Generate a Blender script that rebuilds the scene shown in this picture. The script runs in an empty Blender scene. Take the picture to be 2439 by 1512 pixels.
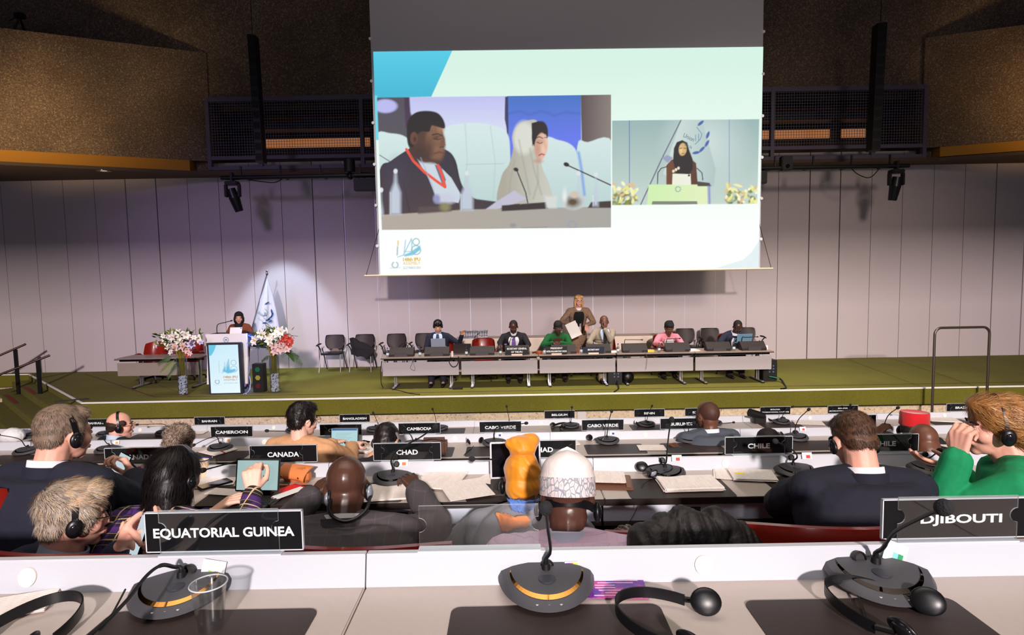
import bpy, bmesh, math, random
import numpy as np
from mathutils import Vector, Matrix, Euler, Quaternion, noise
random.seed(7)
C = bpy.context.scene.collection
SC = bpy.context.scene
R = math.radians
# -- camera
F = 1400.0
W, H = 2439, 1512
CAMZ = 2.62
PITCH = math.atan(104.0 / F)
ROLL = R(1.03)
_fw = Vector((0, math.cos(PITCH), -math.sin(PITCH)))
_rt = Vector((1, 0, 0)); _up = _rt.cross(_fw)
_rq = Quaternion(_fw, ROLL)
_rt = _rq @ _rt; _up = _rq @ _up
camd = bpy.data.cameras.new('camera')
camd.sensor_width = 36.0
camd.lens = 36.0 * F / W
camd.clip_start = 0.05
camd.clip_end = 200
cam = bpy.data.objects.new('camera', camd)
C.objects.link(cam)
cam.matrix_world = Matrix(((_rt.x, _up.x, -_fw.x, 0), (_rt.y, _up.y, -_fw.y, 0), (_rt.z, _up.z, -_fw.z, CAMZ), (0, 0, 0, 1)))
SC.camera = cam
def ray(px, py):
    return _fw + _rt * ((px - W / 2) / F) - _up * ((py - H / 2) / F)
def at(px, py, Y):
    d = ray(px, py); t = Y / d.y
    return Vector((d.x * t, Y, CAMZ + d.z * t))
def atz(px, py, z):
    d = ray(px, py); t = (z - CAMZ) / d.z
    return Vector((d.x * t, d.y * t, z))
def colpt(px, Y, z):
    """point at distance Y and height z that stands in picture column px"""
    dz = z - CAMZ; dep = _fw.y * Y + _fw.z * dz
    return Vector((((px - W / 2) / F * dep - (_rt.y * Y + _rt.z * dz)) / _rt.x, Y, z))
# -- world, exposure, main lights
SC.view_settings.view_transform = 'Standard'
SC.view_settings.look = 'None'
SC.view_settings.exposure = 0.0
SC.view_settings.gamma = 1.0
SC.view_settings.use_curve_mapping = False
wd = bpy.data.worlds.new('world'); SC.world = wd; wd.use_nodes = True
wd.node_tree.nodes['Background'].inputs[0].default_value = (0.5, 0.6, 1.0, 1)
wd.node_tree.nodes['Background'].inputs[1].default_value = 0.62
def aim(o, target):
    d = Vector(target) - o.location
    o.rotation_euler = d.to_track_quat('-Z', 'Y').to_euler()
def area(name, loc, target, size, power, col, sizey=None, spread=180):
    l = bpy.data.lights.new(name, 'AREA'); l.energy = power; l.color = col[:3]
    l.shape = 'RECTANGLE' if sizey else 'SQUARE'; l.size = size
    if sizey: l.size_y = sizey
    l.spread = R(spread)
    o = bpy.data.objects.new(name, l); C.objects.link(o); o.location = loc; aim(o, target)
    return o
def spot(name, loc, target, angle, power, col, blend=0.5, radius=0.1):
    l = bpy.data.lights.new(name, 'SPOT'); l.energy = power; l.color = col[:3]
    l.spot_size = R(angle); l.spot_blend = blend; l.shadow_soft_size = radius
    o = bpy.data.objects.new(name, l); C.objects.link(o); o.location = loc; aim(o, target)
    return o
area('stage_spotlight', (2.5, -25, 12), (1.0, 15.0, 2.0), 1.0, 16500, (1.0, 0.87, 0.83), 1.6)
area('stage_floor_fill', (1.5, 12.0, 9.0), (1.5, 13.6, 0), 14, 330, (1.0, 0.92, 0.84), 1.0, 72)  # fill light added overhead to brighten the stage floor
spot('stage_wash_left', (-9, -6, 9.5), (-7.0, 16.0, .6), 34, 4200, (0.7, 0.5, 1.0), 1.0, 1.3)
spot('right_wall_fill', (8, -6, 9.5), (6.5, 16.0, .4), 44, 5200, (1.0, 0.82, 0.68), 1.0, 1.3)  # warm spot added to brighten the stage and wall at the right
spot('flag_spotlight', (-6.6, 15.05, 5.0), (-6.5, 17, -.5), 54, 620, (0.62, 0.8, 1.0), 0.45, 0.08)
area('seat_ceiling_light', (0.5, 3.5, 9.8), (0.5, 3.8, 0), 12, 170, (1.0, 0.88, 0.74), 6, 90)
area('flash_fill_light', (0.2, -1.6, 4.6), (0.4, 4.0, 1.2), 0.9, 15, (0.98, 0.97, 1.0), 0.9, 150)  # added soft fill above and behind the camera, standing in for flash
# -- materials
def lin(c):
    c = c / 255.0
    return c / 12.92 if c <= 0.04045 else ((c + 0.055) / 1.055) ** 2.4
def rgb(r, g, b): return (lin(r), lin(g), lin(b), 1.0)
_M = {}
def mat(name, col, rough=0.6, metal=0.0, spec=0.5, noise_amt=0.0, noise_scale=20, bump=0.0, bump_scale=80,
        emit=None, emit_str=0.0, alpha=None, trans=0.0, ior=1.45, sheen=0.0, coat=0.0):
    if name in _M: return _M[name]
    m = bpy.data.materials.new(name); m.use_nodes = True
    nt = m.node_tree; b = nt.nodes['Principled BSDF']
    b.inputs['Base Color'].default_value = col
    b.inputs['Roughness'].default_value = rough
    b.inputs['Metallic'].default_value = metal
    b.inputs['Specular IOR Level'].default_value = spec
    b.inputs['IOR'].default_value = ior
    if trans: b.inputs['Transmission Weight'].default_value = trans
    if sheen: b.inputs['Sheen Weight'].default_value = sheen
    if coat: b.inputs['Coat Weight'].default_value = coat
    if emit is not None:
        b.inputs['Emission Color'].default_value = emit
        b.inputs['Emission Strength'].default_value = emit_str
    if alpha is not None: b.inputs['Alpha'].default_value = alpha
    if noise_amt or bump:
        tc = nt.nodes.new('ShaderNodeTexCoord')
    if noise_amt:
        n = nt.nodes.new('ShaderNodeTexNoise'); n.inputs['Scale'].default_value = noise_scale
        n.inputs['Detail'].default_value = 5
        nt.links.new(tc.outputs['Object'], n.inputs['Vector'])
        cr = nt.nodes.new('ShaderNodeValToRGB')
        a = max(0, 1 - noise_amt); z = 1 + noise_amt
        cr.color_ramp.elements[0].position = 0.3; cr.color_ramp.elements[1].position = 0.7
        cr.color_ramp.elements[0].color = (col[0] * a, col[1] * a, col[2] * a, 1)
        cr.color_ramp.elements[1].color = (min(1, col[0] * z), min(1, col[1] * z), min(1, col[2] * z), 1)
        nt.links.new(n.outputs['Fac'], cr.inputs['Fac'])
        nt.links.new(cr.outputs['Color'], b.inputs['Base Color'])
    if bump:
        n2 = nt.nodes.new('ShaderNodeTexNoise'); n2.inputs['Scale'].default_value = bump_scale
        n2.inputs['Detail'].default_value = 4
        nt.links.new(tc.outputs['Object'], n2.inputs['Vector'])
        bp = nt.nodes.new('ShaderNodeBump'); bp.inputs['Strength'].default_value = bump
        bp.inputs['Distance'].default_value = 0.02
        nt.links.new(n2.outputs['Fac'], bp.inputs['Height'])
        nt.links.new(bp.outputs['Normal'], b.inputs['Normal'])
    _M[name] = m
    return m
def ramp_mat(name, stops, scale, rough=0.9, bump=0.3, kind='noise', detail=8, stretch=(1, 1, 1), second=None):
    """colour ramp over a noise / voronoi pattern in object space"""
    if name in _M: return _M[name]
    m = bpy.data.materials.new(name); m.use_nodes = True
    nt = m.node_tree; b = nt.nodes['Principled BSDF']; b.inputs['Roughness'].default_value = rough
    tc = nt.nodes.new('ShaderNodeTexCoord'); mp = nt.nodes.new('ShaderNodeMapping')
    mp.inputs['Scale'].default_value = stretch
    nt.links.new(tc.outputs['Object'], mp.inputs['Vector'])
    if kind == 'noise':
        n = nt.nodes.new('ShaderNodeTexNoise'); n.inputs['Detail'].default_value = detail; n.inputs['Roughness'].default_value = 0.65
        out = n.outputs['Fac']
    else:
        n = nt.nodes.new('ShaderNodeTexVoronoi'); out = n.outputs['Distance']
    n.inputs['Scale'].default_value = scale
    nt.links.new(mp.outputs['Vector'], n.inputs['Vector'])
    cr = nt.nodes.new('ShaderNodeValToRGB'); el = cr.color_ramp.elements
    while len(el) < len(stops): el.new(0.5)
    for e, (p, c) in zip(el, stops): e.position = p; e.color = c
    nt.links.new(out, cr.inputs['Fac'])
    res = cr.outputs['Color']
    if second:
        n3 = nt.nodes.new('ShaderNodeTexNoise'); n3.inputs['Scale'].default_value = second[0]; n3.inputs['Detail'].default_value = 3
        nt.links.new(mp.outputs['Vector'], n3.inputs['Vector'])
        cr2 = nt.nodes.new('ShaderNodeValToRGB')
        cr2.color_ramp.elements[0].position = 0.35; cr2.color_ramp.elements[1].position = 0.68
        v0, v1 = second[1], second[2]
        cr2.color_ramp.elements[0].color = (v0, v0, v0, 1); cr2.color_ramp.elements[1].color = (v1, v1, v1, 1)
        nt.links.new(n3.outputs['Fac'], cr2.inputs['Fac'])
        mx = nt.nodes.new('ShaderNodeMix'); mx.data_type = 'RGBA'; mx.blend_type = 'MULTIPLY'; mx.inputs[0].default_value = 1
        nt.links.new(res, mx.inputs[6]); nt.links.new(cr2.outputs['Color'], mx.inputs[7]); res = mx.outputs[2]
    nt.links.new(res, b.inputs['Base Color'])
    if bump:
        bp = nt.nodes.new('ShaderNodeBump'); bp.inputs['Strength'].default_value = bump; bp.inputs['Distance'].default_value = 0.02
        nt.links.new(out, bp.inputs['Height']); nt.links.new(bp.outputs['Normal'], b.inputs['Normal'])
    _M[name] = m
    return m
def glass_mat(name, tint=(0.93, 0.96, 1.0), refl=0.12, rough=0.03, fac=.4):
    """thin clear acrylic or glass: mostly transparent with a glossy coat"""
    if name in _M: return _M[name]
    m = bpy.data.materials.new(name); m.use_nodes = True
    nt = m.node_tree; nt.nodes.clear()
    o = nt.nodes.new('ShaderNodeOutputMaterial'); mx = nt.nodes.new('ShaderNodeMixShader')
    t = nt.nodes.new('ShaderNodeBsdfTransparent'); t.inputs[0].default_value = (*tint, 1)
    g = nt.nodes.new('ShaderNodeBsdfGlossy'); g.inputs['Roughness'].default_value = rough
    lw = nt.nodes.new('ShaderNodeLayerWeight'); lw.inputs[0].default_value = 0.35
    mt = nt.nodes.new('ShaderNodeMath'); mt.operation = 'MULTIPLY_ADD'
    mt.inputs[1].default_value = fac; mt.inputs[2].default_value = refl
    nt.links.new(lw.outputs['Facing'], mt.inputs[0]); nt.links.new(mt.outputs[0], mx.inputs[0])
    nt.links.new(t.outputs[0], mx.inputs[1]); nt.links.new(g.outputs[0], mx.inputs[2]); nt.links.new(mx.outputs[0], o.inputs[0])
    _M[name] = m
    return m
# -- mesh builder
class MB:
    def __init__(s): s.v = []; s.f = []; s.mi = []; s.xf = Matrix.Identity(4); s.cur = 0
    def add(s, vs, fs, mi=None):
        n = len(s.v); s.v += [tuple(s.xf @ Vector(p)) for p in vs]
        s.f += [tuple(i + n for i in f) for f in fs]; s.mi += [s.cur if mi is None else mi] * len(fs)
        return s
    def box(s, lo, hi, mi=None, bev=0.0):
        x0, y0, z0 = lo; x1, y1, z1 = hi
        if bev <= 0:
            return s.add([(x0, y0, z0), (x1, y0, z0), (x1, y1, z0), (x0, y1, z0), (x0, y0, z1), (x1, y0, z1), (x1, y1, z1), (x0, y1, z1)],
                         [(0, 3, 2, 1), (4, 5, 6, 7), (0, 1, 5, 4), (1, 2, 6, 5), (2, 3, 7, 6), (3, 0, 4, 7)], mi)
        bm = bmesh.new(); bmesh.ops.create_cube(bm, size=1)
        for v in bm.verts:
            v.co = Vector(((x0 + x1) / 2 + v.co.x * (x1 - x0), (y0 + y1) / 2 + v.co.y * (y1 - y0), (z0 + z1) / 2 + v.co.z * (z1 - z0)))
        bmesh.ops.bevel(bm, geom=list(bm.edges), offset=bev, segments=2, affect='EDGES')
        s.bm(bm, mi); return s
    def bm(s, bm, mi=None):
        bm.verts.ensure_lookup_table()
        s.add([v.co.copy() for v in bm.verts], [[v.index for v in f.verts] for f in bm.faces], mi); bm.free(); return s
    def cyl(s, a, b, r0, r1=None, n=16, mi=None, caps=True):
        a = Vector(a); b = Vector(b); r1 = r0 if r1 is None else r1
        d = (b - a); q = d.to_track_quat('Z', 'Y') if d.length > 1e-9 else Quaternion()
        vs = []
        for c, r in ((a, r0), (b, r1)):
            for i in range(n):
                t = 2 * math.pi * i / n
                vs.append(c + q @ Vector((r * math.cos(t), r * math.sin(t), 0)))
        fs = [(i, (i + 1) % n, n + (i + 1) % n, n + i) for i in range(n)]
        if caps: fs += [tuple(range(n - 1, -1, -1)), tuple(range(n, 2 * n))]
        return s.add(vs, fs, mi)
    def tube(s, pts, r, n=8, mi=None, closed=False):
        pts = [Vector(p) for p in pts]; rs = r if isinstance(r, (list, tuple)) else [r] * len(pts)
        vs = []; m = len(pts); up = None
        for i, p in enumerate(pts):
            if closed: t = pts[(i + 1) % m] - pts[i - 1]
            else: t = pts[min(i + 1, m - 1)] - pts[max(i - 1, 0)]
            t.normalize()
            if up is None:
                up = Vector((0, 0, 1)) if abs(t.z) < 0.9 else Vector((1, 0, 0))
            sd = t.cross(up)
            if sd.length < 1e-6: sd = t.orthogonal()
            sd.normalize(); up = sd.cross(t).normalized()
            for k in range(n):
                a = 2 * math.pi * k / n
                vs.append(p + (sd * math.cos(a) + up * math.sin(a)) * rs[i])
        fs = []
        for i in range(m if closed else m - 1):
            j = (i + 1) % m
            for k in range(n):
                k2 = (k + 1) % n
                fs.append((i * n + k, i * n + k2, j * n + k2, j * n + k))
        if not closed: fs += [tuple(range(n - 1, -1, -1)), tuple((m - 1) * n + k for k in range(n))]
        return s.add(vs, fs, mi)
    def lathe(s, prof, n=24, mi=None, center=(0, 0, 0)):
        vs = []; cx, cy, cz = center
        for (r, z) in prof:
            for i in range(n):
                t = 2 * math.pi * i / n; vs.append((cx + r * math.cos(t), cy + r * math.sin(t), cz + z))
        fs = []
        for j in range(len(prof) - 1):
            for i in range(n):
                k = (i + 1) % n
                fs.append((j * n + i, j * n + k, (j + 1) * n + k, (j + 1) * n + i))
        return s.add(vs, fs, mi)
    def ell(s, c, r, rot=None, n=16, m=10, mi=None):
        vs = []; c = Vector(c)
        rm = rot.to_matrix() if rot is not None else Matrix.Identity(3)
        for j in range(m + 1):
            ph = math.pi * j / m
            for i in range(n):
                t = 2 * math.pi * i / n
                vs.append(c + rm @ Vector((r[0] * math.sin(ph) * math.cos(t), r[1] * math.sin(ph) * math.sin(t), r[2] * math.cos(ph))))
        fs = []
        for j in range(m):
            for i in range(n):
                k = (i + 1) % n
                fs.append((j * n + i, (j + 1) * n + i, (j + 1) * n + k, j * n + k))
        return s.add(vs, fs, mi)
    def prism(s, outline, z0, z1, mi=None):
        """outline in xy, extruded along z"""
        n = len(outline)
        vs = [(x, y, z0) for x, y in outline] + [(x, y, z1) for x, y in outline]
        fs = [tuple(range(n - 1, -1, -1)), tuple(range(n, 2 * n))] + [(i, (i + 1) % n, n + (i + 1) % n, n + i) for i in range(n)]
        return s.add(vs, fs, mi)
    def quad(s, a, b, c, d, mi=None): return s.add([a, b, c, d], [(0, 1, 2, 3)], mi)
    def build(s, name, mats, parent=None, smooth=False, loc=None, weld=False):
        me = bpy.data.meshes.new(name); me.from_pydata(s.v, [], s.f)
        if not isinstance(mats, (list, tuple)): mats = [mats]
        for m in mats: me.materials.append(m)
        me.polygons.foreach_set('material_index', s.mi)
        if weld:
            b = bmesh.new(); b.from_mesh(me); bmesh.ops.remove_doubles(b, verts=b.verts, dist=1e-5)
            bmesh.ops.recalc_face_normals(b, faces=b.faces); b.to_mesh(me); b.free()
        if smooth:
            me.polygons.foreach_set('use_smooth', [True] * len(me.polygons))
            try: me.set_sharp_from_angle(angle=R(smooth if smooth is not True else 40))
            except Exception: pass
        me.update()
        o = bpy.data.objects.new(name, me); C.objects.link(o)
        if loc is not None: o.location = loc
        if parent is not None: o.parent = parent
        return o
def tag(o, label=None, cat=None, group=None, kind=None):
    if label: o['label'] = label
    if cat: o['category'] = cat
    if group: o['group'] = group
    if kind: o['kind'] = kind
    return o
def thing(name, label, cat, loc=(0, 0, 0), rz=0.0, group=None):
    o = bpy.data.objects.new(name, None); o.empty_display_size = 0.1; C.objects.link(o)
    o.location = loc; o.rotation_euler = (0, 0, rz)
    return tag(o, label, cat, group)
def dup(root, loc=None, rz=None, label=None, group=None):
    def cp(o, par):
        c = o.copy(); C.objects.link(c)
        if par is not None: c.parent = par
        for ch in o.children: cp(ch, c)
        return c
    r = cp(root, None)
    if loc is not None: r.location = loc
    if rz is not None: r.rotation_euler = (0, 0, rz)
    if label: r['label'] = label
    if group: r['group'] = group
    return r
def text_mb(txt, size, mi=None, bold=0.0, squeeze=1.0, depth=0.0):
    """mesh data (verts, faces) of a word centred at the origin, lying in xz plane facing -y"""
    cu = bpy.data.curves.new('t', 'FONT'); cu.body = txt; cu.size = size; cu.align_x = 'CENTER'; cu.align_y = 'CENTER'
    cu.offset = bold; cu.resolution_u = 3; cu.space_line = 0.95
    o = bpy.data.objects.new('t', cu); C.objects.link(o)
    dg = bpy.context.evaluated_depsgraph_get(); dg.update()
    me = bpy.data.meshes.new_from_object(o.evaluated_get(dg))
    vs = [(v.co.x * squeeze, -v.co.z, v.co.y) for v in me.vertices]; fs = [tuple(p.vertices) for p in me.polygons]
    bpy.data.objects.remove(o); bpy.data.curves.remove(cu); bpy.data.meshes.remove(me)
    if vs:   # centre exactly
        xs = [v[0] for v in vs]; zs = [v[2] for v in vs]
        cx = (min(xs) + max(xs)) / 2; cz = (min(zs) + max(zs)) / 2
        vs = [(v[0] - cx, v[1], v[2] - cz) for v in vs]
    return vs, fs
def text_obj(txt, size, width, material, parent, loc, name='lettering', bold=0.0, rot=None, height=None):
    vs, fs = text_mb(txt, size, bold=bold)
    w = max(v[0] for v in vs) - min(v[0] for v in vs); k = width / w if width else 1
    kz = k
    if height:
        h = max(v[2] for v in vs) - min(v[2] for v in vs); kz = height / h
    b = MB()
    b.add([(v[0] * k, v[1], v[2] * kz) for v in vs], fs)
    o = b.build(name, material, parent); o.location = loc
    if rot is not None: o.rotation_euler = rot
    return o
def cr_curve(pts, n=8):
    """Catmull-Rom through points"""
    P = [Vector(p) for p in pts]; P = [P[0] * 2 - P[1]] + P + [P[-1] * 2 - P[-2]]
    out = []
    for i in range(1, len(P) - 2):
        for k in range(n):
            t = k / n; a, b, c, d = P[i - 1], P[i], P[i + 1], P[i + 2]
            out.append(0.5 * ((2 * b) + (c - a) * t + (2 * a - 5 * b + 4 * c - d) * t * t + (3 * b - a - 3 * c + d) * t ** 3))
    out.append(P[-2]); return out
# -- the hall
concrete = ramp_mat('exposed_aggregate_concrete', [(0.28, rgb(70, 56, 46)), (0.45, rgb(112, 92, 74)), (0.56, rgb(130, 108, 86)), (0.74, rgb(214, 192, 160))], 30, 0.95, 0.6, second=(0.5, 0.6, 1.1))
concrete_pale = ramp_mat('pale_aggregate_concrete', [(0.3, rgb(120, 90, 60)), (0.42, rgb(214, 190, 158)), (0.7, rgb(238, 222, 196))], 22, 0.9, 0.4)
carpet = ramp_mat('green_carpet', [(0.3, rgb(72, 72, 18)), (0.5, rgb(112, 108, 30)), (0.7, rgb(140, 134, 44))], 110, 1.0, 0.35, second=(0.9, 0.88, 1.06))
panel = mat('acoustic_panel_cloth', rgb(200, 188, 191), 0.9, noise_amt=0.04, noise_scale=120)
dark_gap = mat('dark_joint', rgb(38, 30, 28), 0.8)
steel = mat('brushed_steel_strip', rgb(200, 205, 215), 0.25, 1.0)
black = mat('matt_black', rgb(16, 16, 18), 0.5)
black_soft = mat('black_cloth', rgb(20, 20, 24), 0.9)
grate_m = mat('grey_painted_steel', rgb(92, 84, 100), 0.5)
wire_m = mat('dull_grey_wire', rgb(104, 104, 124), 0.5)
cove_yellow = mat('cove_lit_yellow', rgb(176, 120, 24), 0.7)  # yellow cove glow put into the strip's base colour
soffit_m = mat('dark_soffit', rgb(84, 66, 50), 0.7)
white_m = mat('white_paint', rgb(235, 235, 235), 0.5)
def struct(b, name, m, **k):
    o = b.build(name, m, **k); o['kind'] = 'structure'; return o
WY = 17.0        # back wall
SY = 12.58       # stage front edge
CL = (-9.35, SY); CL2 = (-13.9, 16.72)
b = MB(); b.prism([(-20, 16.72), CL2, CL, (20, SY), (20, WY + .6), (-20, WY + .6)], -0.36, 0.0)
struct(b, 'floor_stage', carpet)
b = MB(); b.prism([(-20, 16.9), (-13.9, 16.9), (-9.3, SY + .12), (20, SY + .12), (20, WY), (-20, WY)], -1.6, -0.362)
struct(b, 'stage_base_wall', concrete_pale)
b = MB(); b.box((-9.3, SY + .02, -0.385), (20, SY + .1, -0.362))
struct(b, 'trim_9', mat('dark_base_joint', rgb(30, 28, 16), 0.9))  # dark strip between the carpeted riser and the stone base
b = MB(); pts = [(-20, 16.70), (CL2[0] + .02, 16.70), (CL[0] + .0, SY - .005), (20, SY - .005)]
for (x0, y0), (x1, y1) in zip(pts, pts[1:]):
    a = Vector((x0, y0, .012)); c = Vector((x1, y1, .012)); d = (c - a).normalized(); nn = Vector((-d.y, d.x, 0)) * .018
    b.add([a - nn, c - nn, c + nn, a + nn, a - nn - Vector((0, 0, .03)), c - nn - Vector((0, 0, .03)), c + nn - Vector((0, 0, .03)), a + nn - Vector((0, 0, .03))],
          [(0, 1, 2, 3), (4, 7, 6, 5), (0, 4, 5, 1), (1, 5, 6, 2), (2, 6, 7, 3), (3, 7, 4, 0)])
struct(b, 'trim_1', mat('white_nosing', rgb(250, 248, 240), 0.5))
b = MB()
for pts, w in (([(-12.2, 16.6), (-8.05, 13.05), (14.5, 12.98)], .014), ([(-11.4, 16.9), (-7.25, 13.05)], .006), ([(-9.6, 14.75), (-6.6, 14.9)], .004)):
    for (x0, y0), (x1, y1) in zip(pts, pts[1:]):
        a = Vector((x0, y0, .004)); c = Vector((x1, y1, .004)); d = (c - a).normalized(); nn = Vector((-d.y, d.x, 0)) * w
        b.add([a - nn, c - nn, c + nn, a + nn], [(0, 1, 2, 3)])
struct(b, 'trim_2', mat('brown_floor_joint', rgb(92, 38, 22), 0.8))
TIER = [(-6.0, 1.75), (-0.45, 1.197), (1.36, .84), (3.10, .486), (4.95, .11), (8.2, -.35), (10.4, -.75), (SY + .3, -.75)]
b = MB()
for (y0, z0), (y1, z1) in zip(TIER, TIER[1:]):
    b.box((-18, y0, -1.9), (20, y1, z0))
struct(b, 'floor', mat('grey_green_carpet', rgb(70, 82, 78), 1.0, noise_amt=.2, noise_scale=60))
b = MB()
b.box((-20, WY + .02, 0), (20, WY + .5, 5.9), 1)
jx = [at(x, 640, WY).x for x in (312, 752, 1926, 2373)]
pw = (jx[1] - jx[0]) / 6
x = jx[0] - 8 * pw; k = -8
seams = []
while x < 20:
    big = k in (-6, 0, 6, 22, 28)
    g = .022 if big else .007
    seams.append((x, big, k))
    b.box((x + g, WY - .03, 0.0), (x + pw - g, WY + .02, 5.9), 0)
    x += pw; k += 1
o = struct(b, 'wall_back', [panel, dark_gap])
b = MB()
for (x, big, k) in seams:
    if 7 <= k <= 19:
        b.box((x - .006, WY - .022, 0.02), (x + .006, WY - .005, 5.9))
    elif big:
        b.box((x - .02, WY - .015, 0.02), (x - .004, WY - .004, 5.9))
struct(b, 'trim_3', mat('pale_joint_strip', rgb(226, 232, 244), .35, .3))
GY = 16.55
GX0, GX1 = -8.2, 11.35
GZ0, GZ1 = 5.86, 7.5
b = MB()
b.box((-24, GY, GZ1), (26, GY + .5, 13))
b.box((-24, GY + .1, 5.58), (GX0 - .2, WY+.4, GZ1)); b.box((GX1 + .2, GY + .1, 5.58), (26, WY+.4, GZ1))
struct(b, 'wall_upper', concrete)
b = MB(); b.box((GX0 - .3, WY + 1.4, 5.6), (GX1 + .3, WY + 1.6, 8)); b.box((GX0 - .3, GY + .45, 7.35), (GX1 + .3, WY + 1.4, 7.6)); b.box((GX0 - .3, GY + .2, 5.62), (GX1 + .3, WY + 1.4, 5.7))
b.box((GX0 - .5, GY + .45, 5.6), (GX0 - .25, WY + 1.6, 8)); b.box((GX1 + .25, GY + .45, 5.6), (GX1 + .5, WY + 1.6, 8))
struct(b, 'wall_gallery', mat('gallery_dark_wall', rgb(88, 66, 46), 0.8))
b = MB(); b.box((-20, 13.6, 12.4), (20, WY, 12.6)); b.box((-24, -30, 12.4), (26, 13.6, 12.6))
struct(b, 'ceiling', mat('dark_ceiling', rgb(40, 38, 44), .9))
b = MB(); b.box((-18.5, -30, -2), (-18, WY, 12.5)); struct(b, 'wall_left', concrete)
b = MB(); b.box((20, -30, -2), (20.5, WY, 12.5)); struct(b, 'wall_right', concrete)
b = MB(); b.box((-18, -10.1, 8.55), (20, -10, 12.4)); struct(b, 'added_light_baffle', _M['dark_ceiling'])  # unseen panel added to cut the stage spotlight off the upper wall
def bulk(name, p0, p1, zb, zt, back):
    b = MB(); (x0, y0), (x1, y1) = p0, p1
    b.prism([(x0, y0), (x1, y1), (x1, back), (x0, back)], zb, zt)
    return struct(b, name, concrete)
bulk('wall_bulkhead_left', (-8.2 - 4.4 * 2.4, 16.5 - 2.0 * 2.4), (-8.2, 16.5), 5.86, 8.76, GY + .2)
bulk('wall_bulkhead_right', (11.35 + 2.25 * 4, 16.45 - .85 * 4), (11.35, 16.45), 5.86, 8.8, GY + .2)
def strip(name, pa, pb, z0, z1, inset, m):
    b = MB(); (x0, y0), (x1, y1) = pa, pb
    b.prism([(x0, y0 + inset), (x1, y1 + inset), (x1, y1 + inset + .3), (x0, y0 + inset + .3)], z0, z1)
    return struct(b, name, m)
sx = at(448, 400, 16.2).x
k = (16.5 - 14.5) / (12.6 - 8.2)
strip('trim_4', (-18.7, 16.5 - (18.7 - 8.2) * k), (sx, 16.5 - (-8.2 - sx) * k), 5.58, 5.86, .02, cove_yellow)
sxr = at(2246, 372, 16.2).x
kr = .85 / 2.25
strip('trim_5', (20, 16.45 - (20 - 11.35) * kr), (sxr, 16.45 - (sxr - 11.35) * kr), 5.60, 5.86, .02, cove_yellow)
b = MB()
b.prism([(-18.7, 16.5 - (18.7 - 8.2) * k + .02), (sx, 16.5 - (-8.2 - sx) * k + .02), (GX0, 16.3), (GX1, 16.25), (sxr, 16.45 - (sxr - 11.35) * kr + .02), (20, 16.45 - (20 - 11.35) * kr + .02), (20, WY + .2), (-18.7, WY + .2)], 5.50, 5.58)
struct(b, 'ceiling_soffit', soffit_m)
t = thing('downlight', 'round recessed downlight in the soffit below the left concrete bulkhead', 'ceiling light', at(248, 418, 15.6))
t.location.z = 5.5
b = MB(); b.lathe([(.10, 0), (.17, 0), (.17, -.012), (.15, -.02), (.10, -.02)], 28); b.build('trim_ring', mat('chrome', rgb(210, 205, 195), .2, 1.0), t, True)
b = MB(); b.cyl((0, 0, -.004), (0, 0, -.002), .10, n=24); b.build('bulb', mat('bulb_dim', rgb(240, 200, 150), .3, emit=rgb(255, 200, 140), emit_str=1.2), t)
def guard(label, x0, x1, posts):
    t = thing('gallery_guard', label, 'railing', (x0, 16.32, 5.58))
    w = x1 - x0; zt = GZ1 - 5.58 + .02
    fr = MB()
    fr.box((0, -.05, zt - .12), (w, .05, zt))
    fr.box((0, -.05, .27), (w, .05, .37)); fr.box((0, -.05, .0), (w, .05, .09))
    for p in posts: fr.box((p - .05, -.06, 0), (p + .05, .06, zt))
    fr.build('frame', grate_m, t)
    g = MB(); s = .072
    n = int(w / s)
    for i in range(1, n): g.box((i * s - .004, -.004, .37), (i * s + .004, .004, zt - .12))
    for j in range(1, int((zt - .49) / (s*1.05)) + 1): g.box((0, -.006, .37 + j * s*1.05 - .004), (w, .002, .37 + j * s*1.05 + .004))
    g.build('wire_grid', wire_m, t)
    return t
gx = lambda px: at(px, 330, 16.32).x
guard('grey mesh gallery railing left of the big screen', GX0, 1.4, [.05, gx(863) - GX0, 1.4 - GX0 - .05, gx(620) - GX0])
guard('grey mesh gallery railing right of the big screen', 2.0, GX1, [.05, gx(1838) - 2.0, gx(2078) - 2.0, GX1 - 2.0 - .05])
for k_, (xa, xb, lab) in enumerate(((-7.6, -4.2, 'warm glowing strip light in the gallery behind the left railing'), (7.2, 9.8, 'warm glowing strip light in the gallery behind the right railing, nearest the screen'), (10.1, 10.9, 'short warm strip light at the far right end of the gallery'))):
    t = thing('strip_light', lab, 'wall light', ((xa + xb) / 2, WY + 1.28, 6.55)); hw = (xb - xa) / 2
    b = MB(); b.box((-hw, 0, -.02), (hw, .1, .34)); b.build('housing', black, t)
    b = MB(); b.box((-hw + .03, -.03, .02), (hw - .03, 0, .28)); b.build('diffuser', mat('warm_glow', rgb(240, 180, 120), .6, emit=rgb(190, 120, 72), emit_str=.55), t)
b = MB(); b.box((GX0, WY + .5, 6.95), (GX1, WY + .9, 7.15)); struct(b, 'trim_6', black)
area('cove_light_left', (-12.2, 10.6, 4.2), (-11.8, 15.2, 6.9), 3.6, 34, (1.0, .72, .40), .5, 46)
area('cove_light_right', (15.2, 11.4, 4.2), (14.6, 15.6, 6.9), 2.8, 26, (1.0, .64, .28), .5, 46)
area('gallery_front_light', (1.6, 9.5, 10.8), (1.6, 16.6, 8.2), 12, 42, (1.0, .76, .58), 1.0, 150)
b = MB()
d = (Vector((CL[0], CL[1], 0)) - Vector((CL2[0], CL2[1], 0))).normalized()      # along edge
nrm = Vector((-abs(d.y), -abs(d.x), 0))                                        # outward, down-left
nrm.normalize()
p0 = Vector((CL2[0], CL2[1], 0)); p1 = Vector((CL[0], CL[1], 0))
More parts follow.
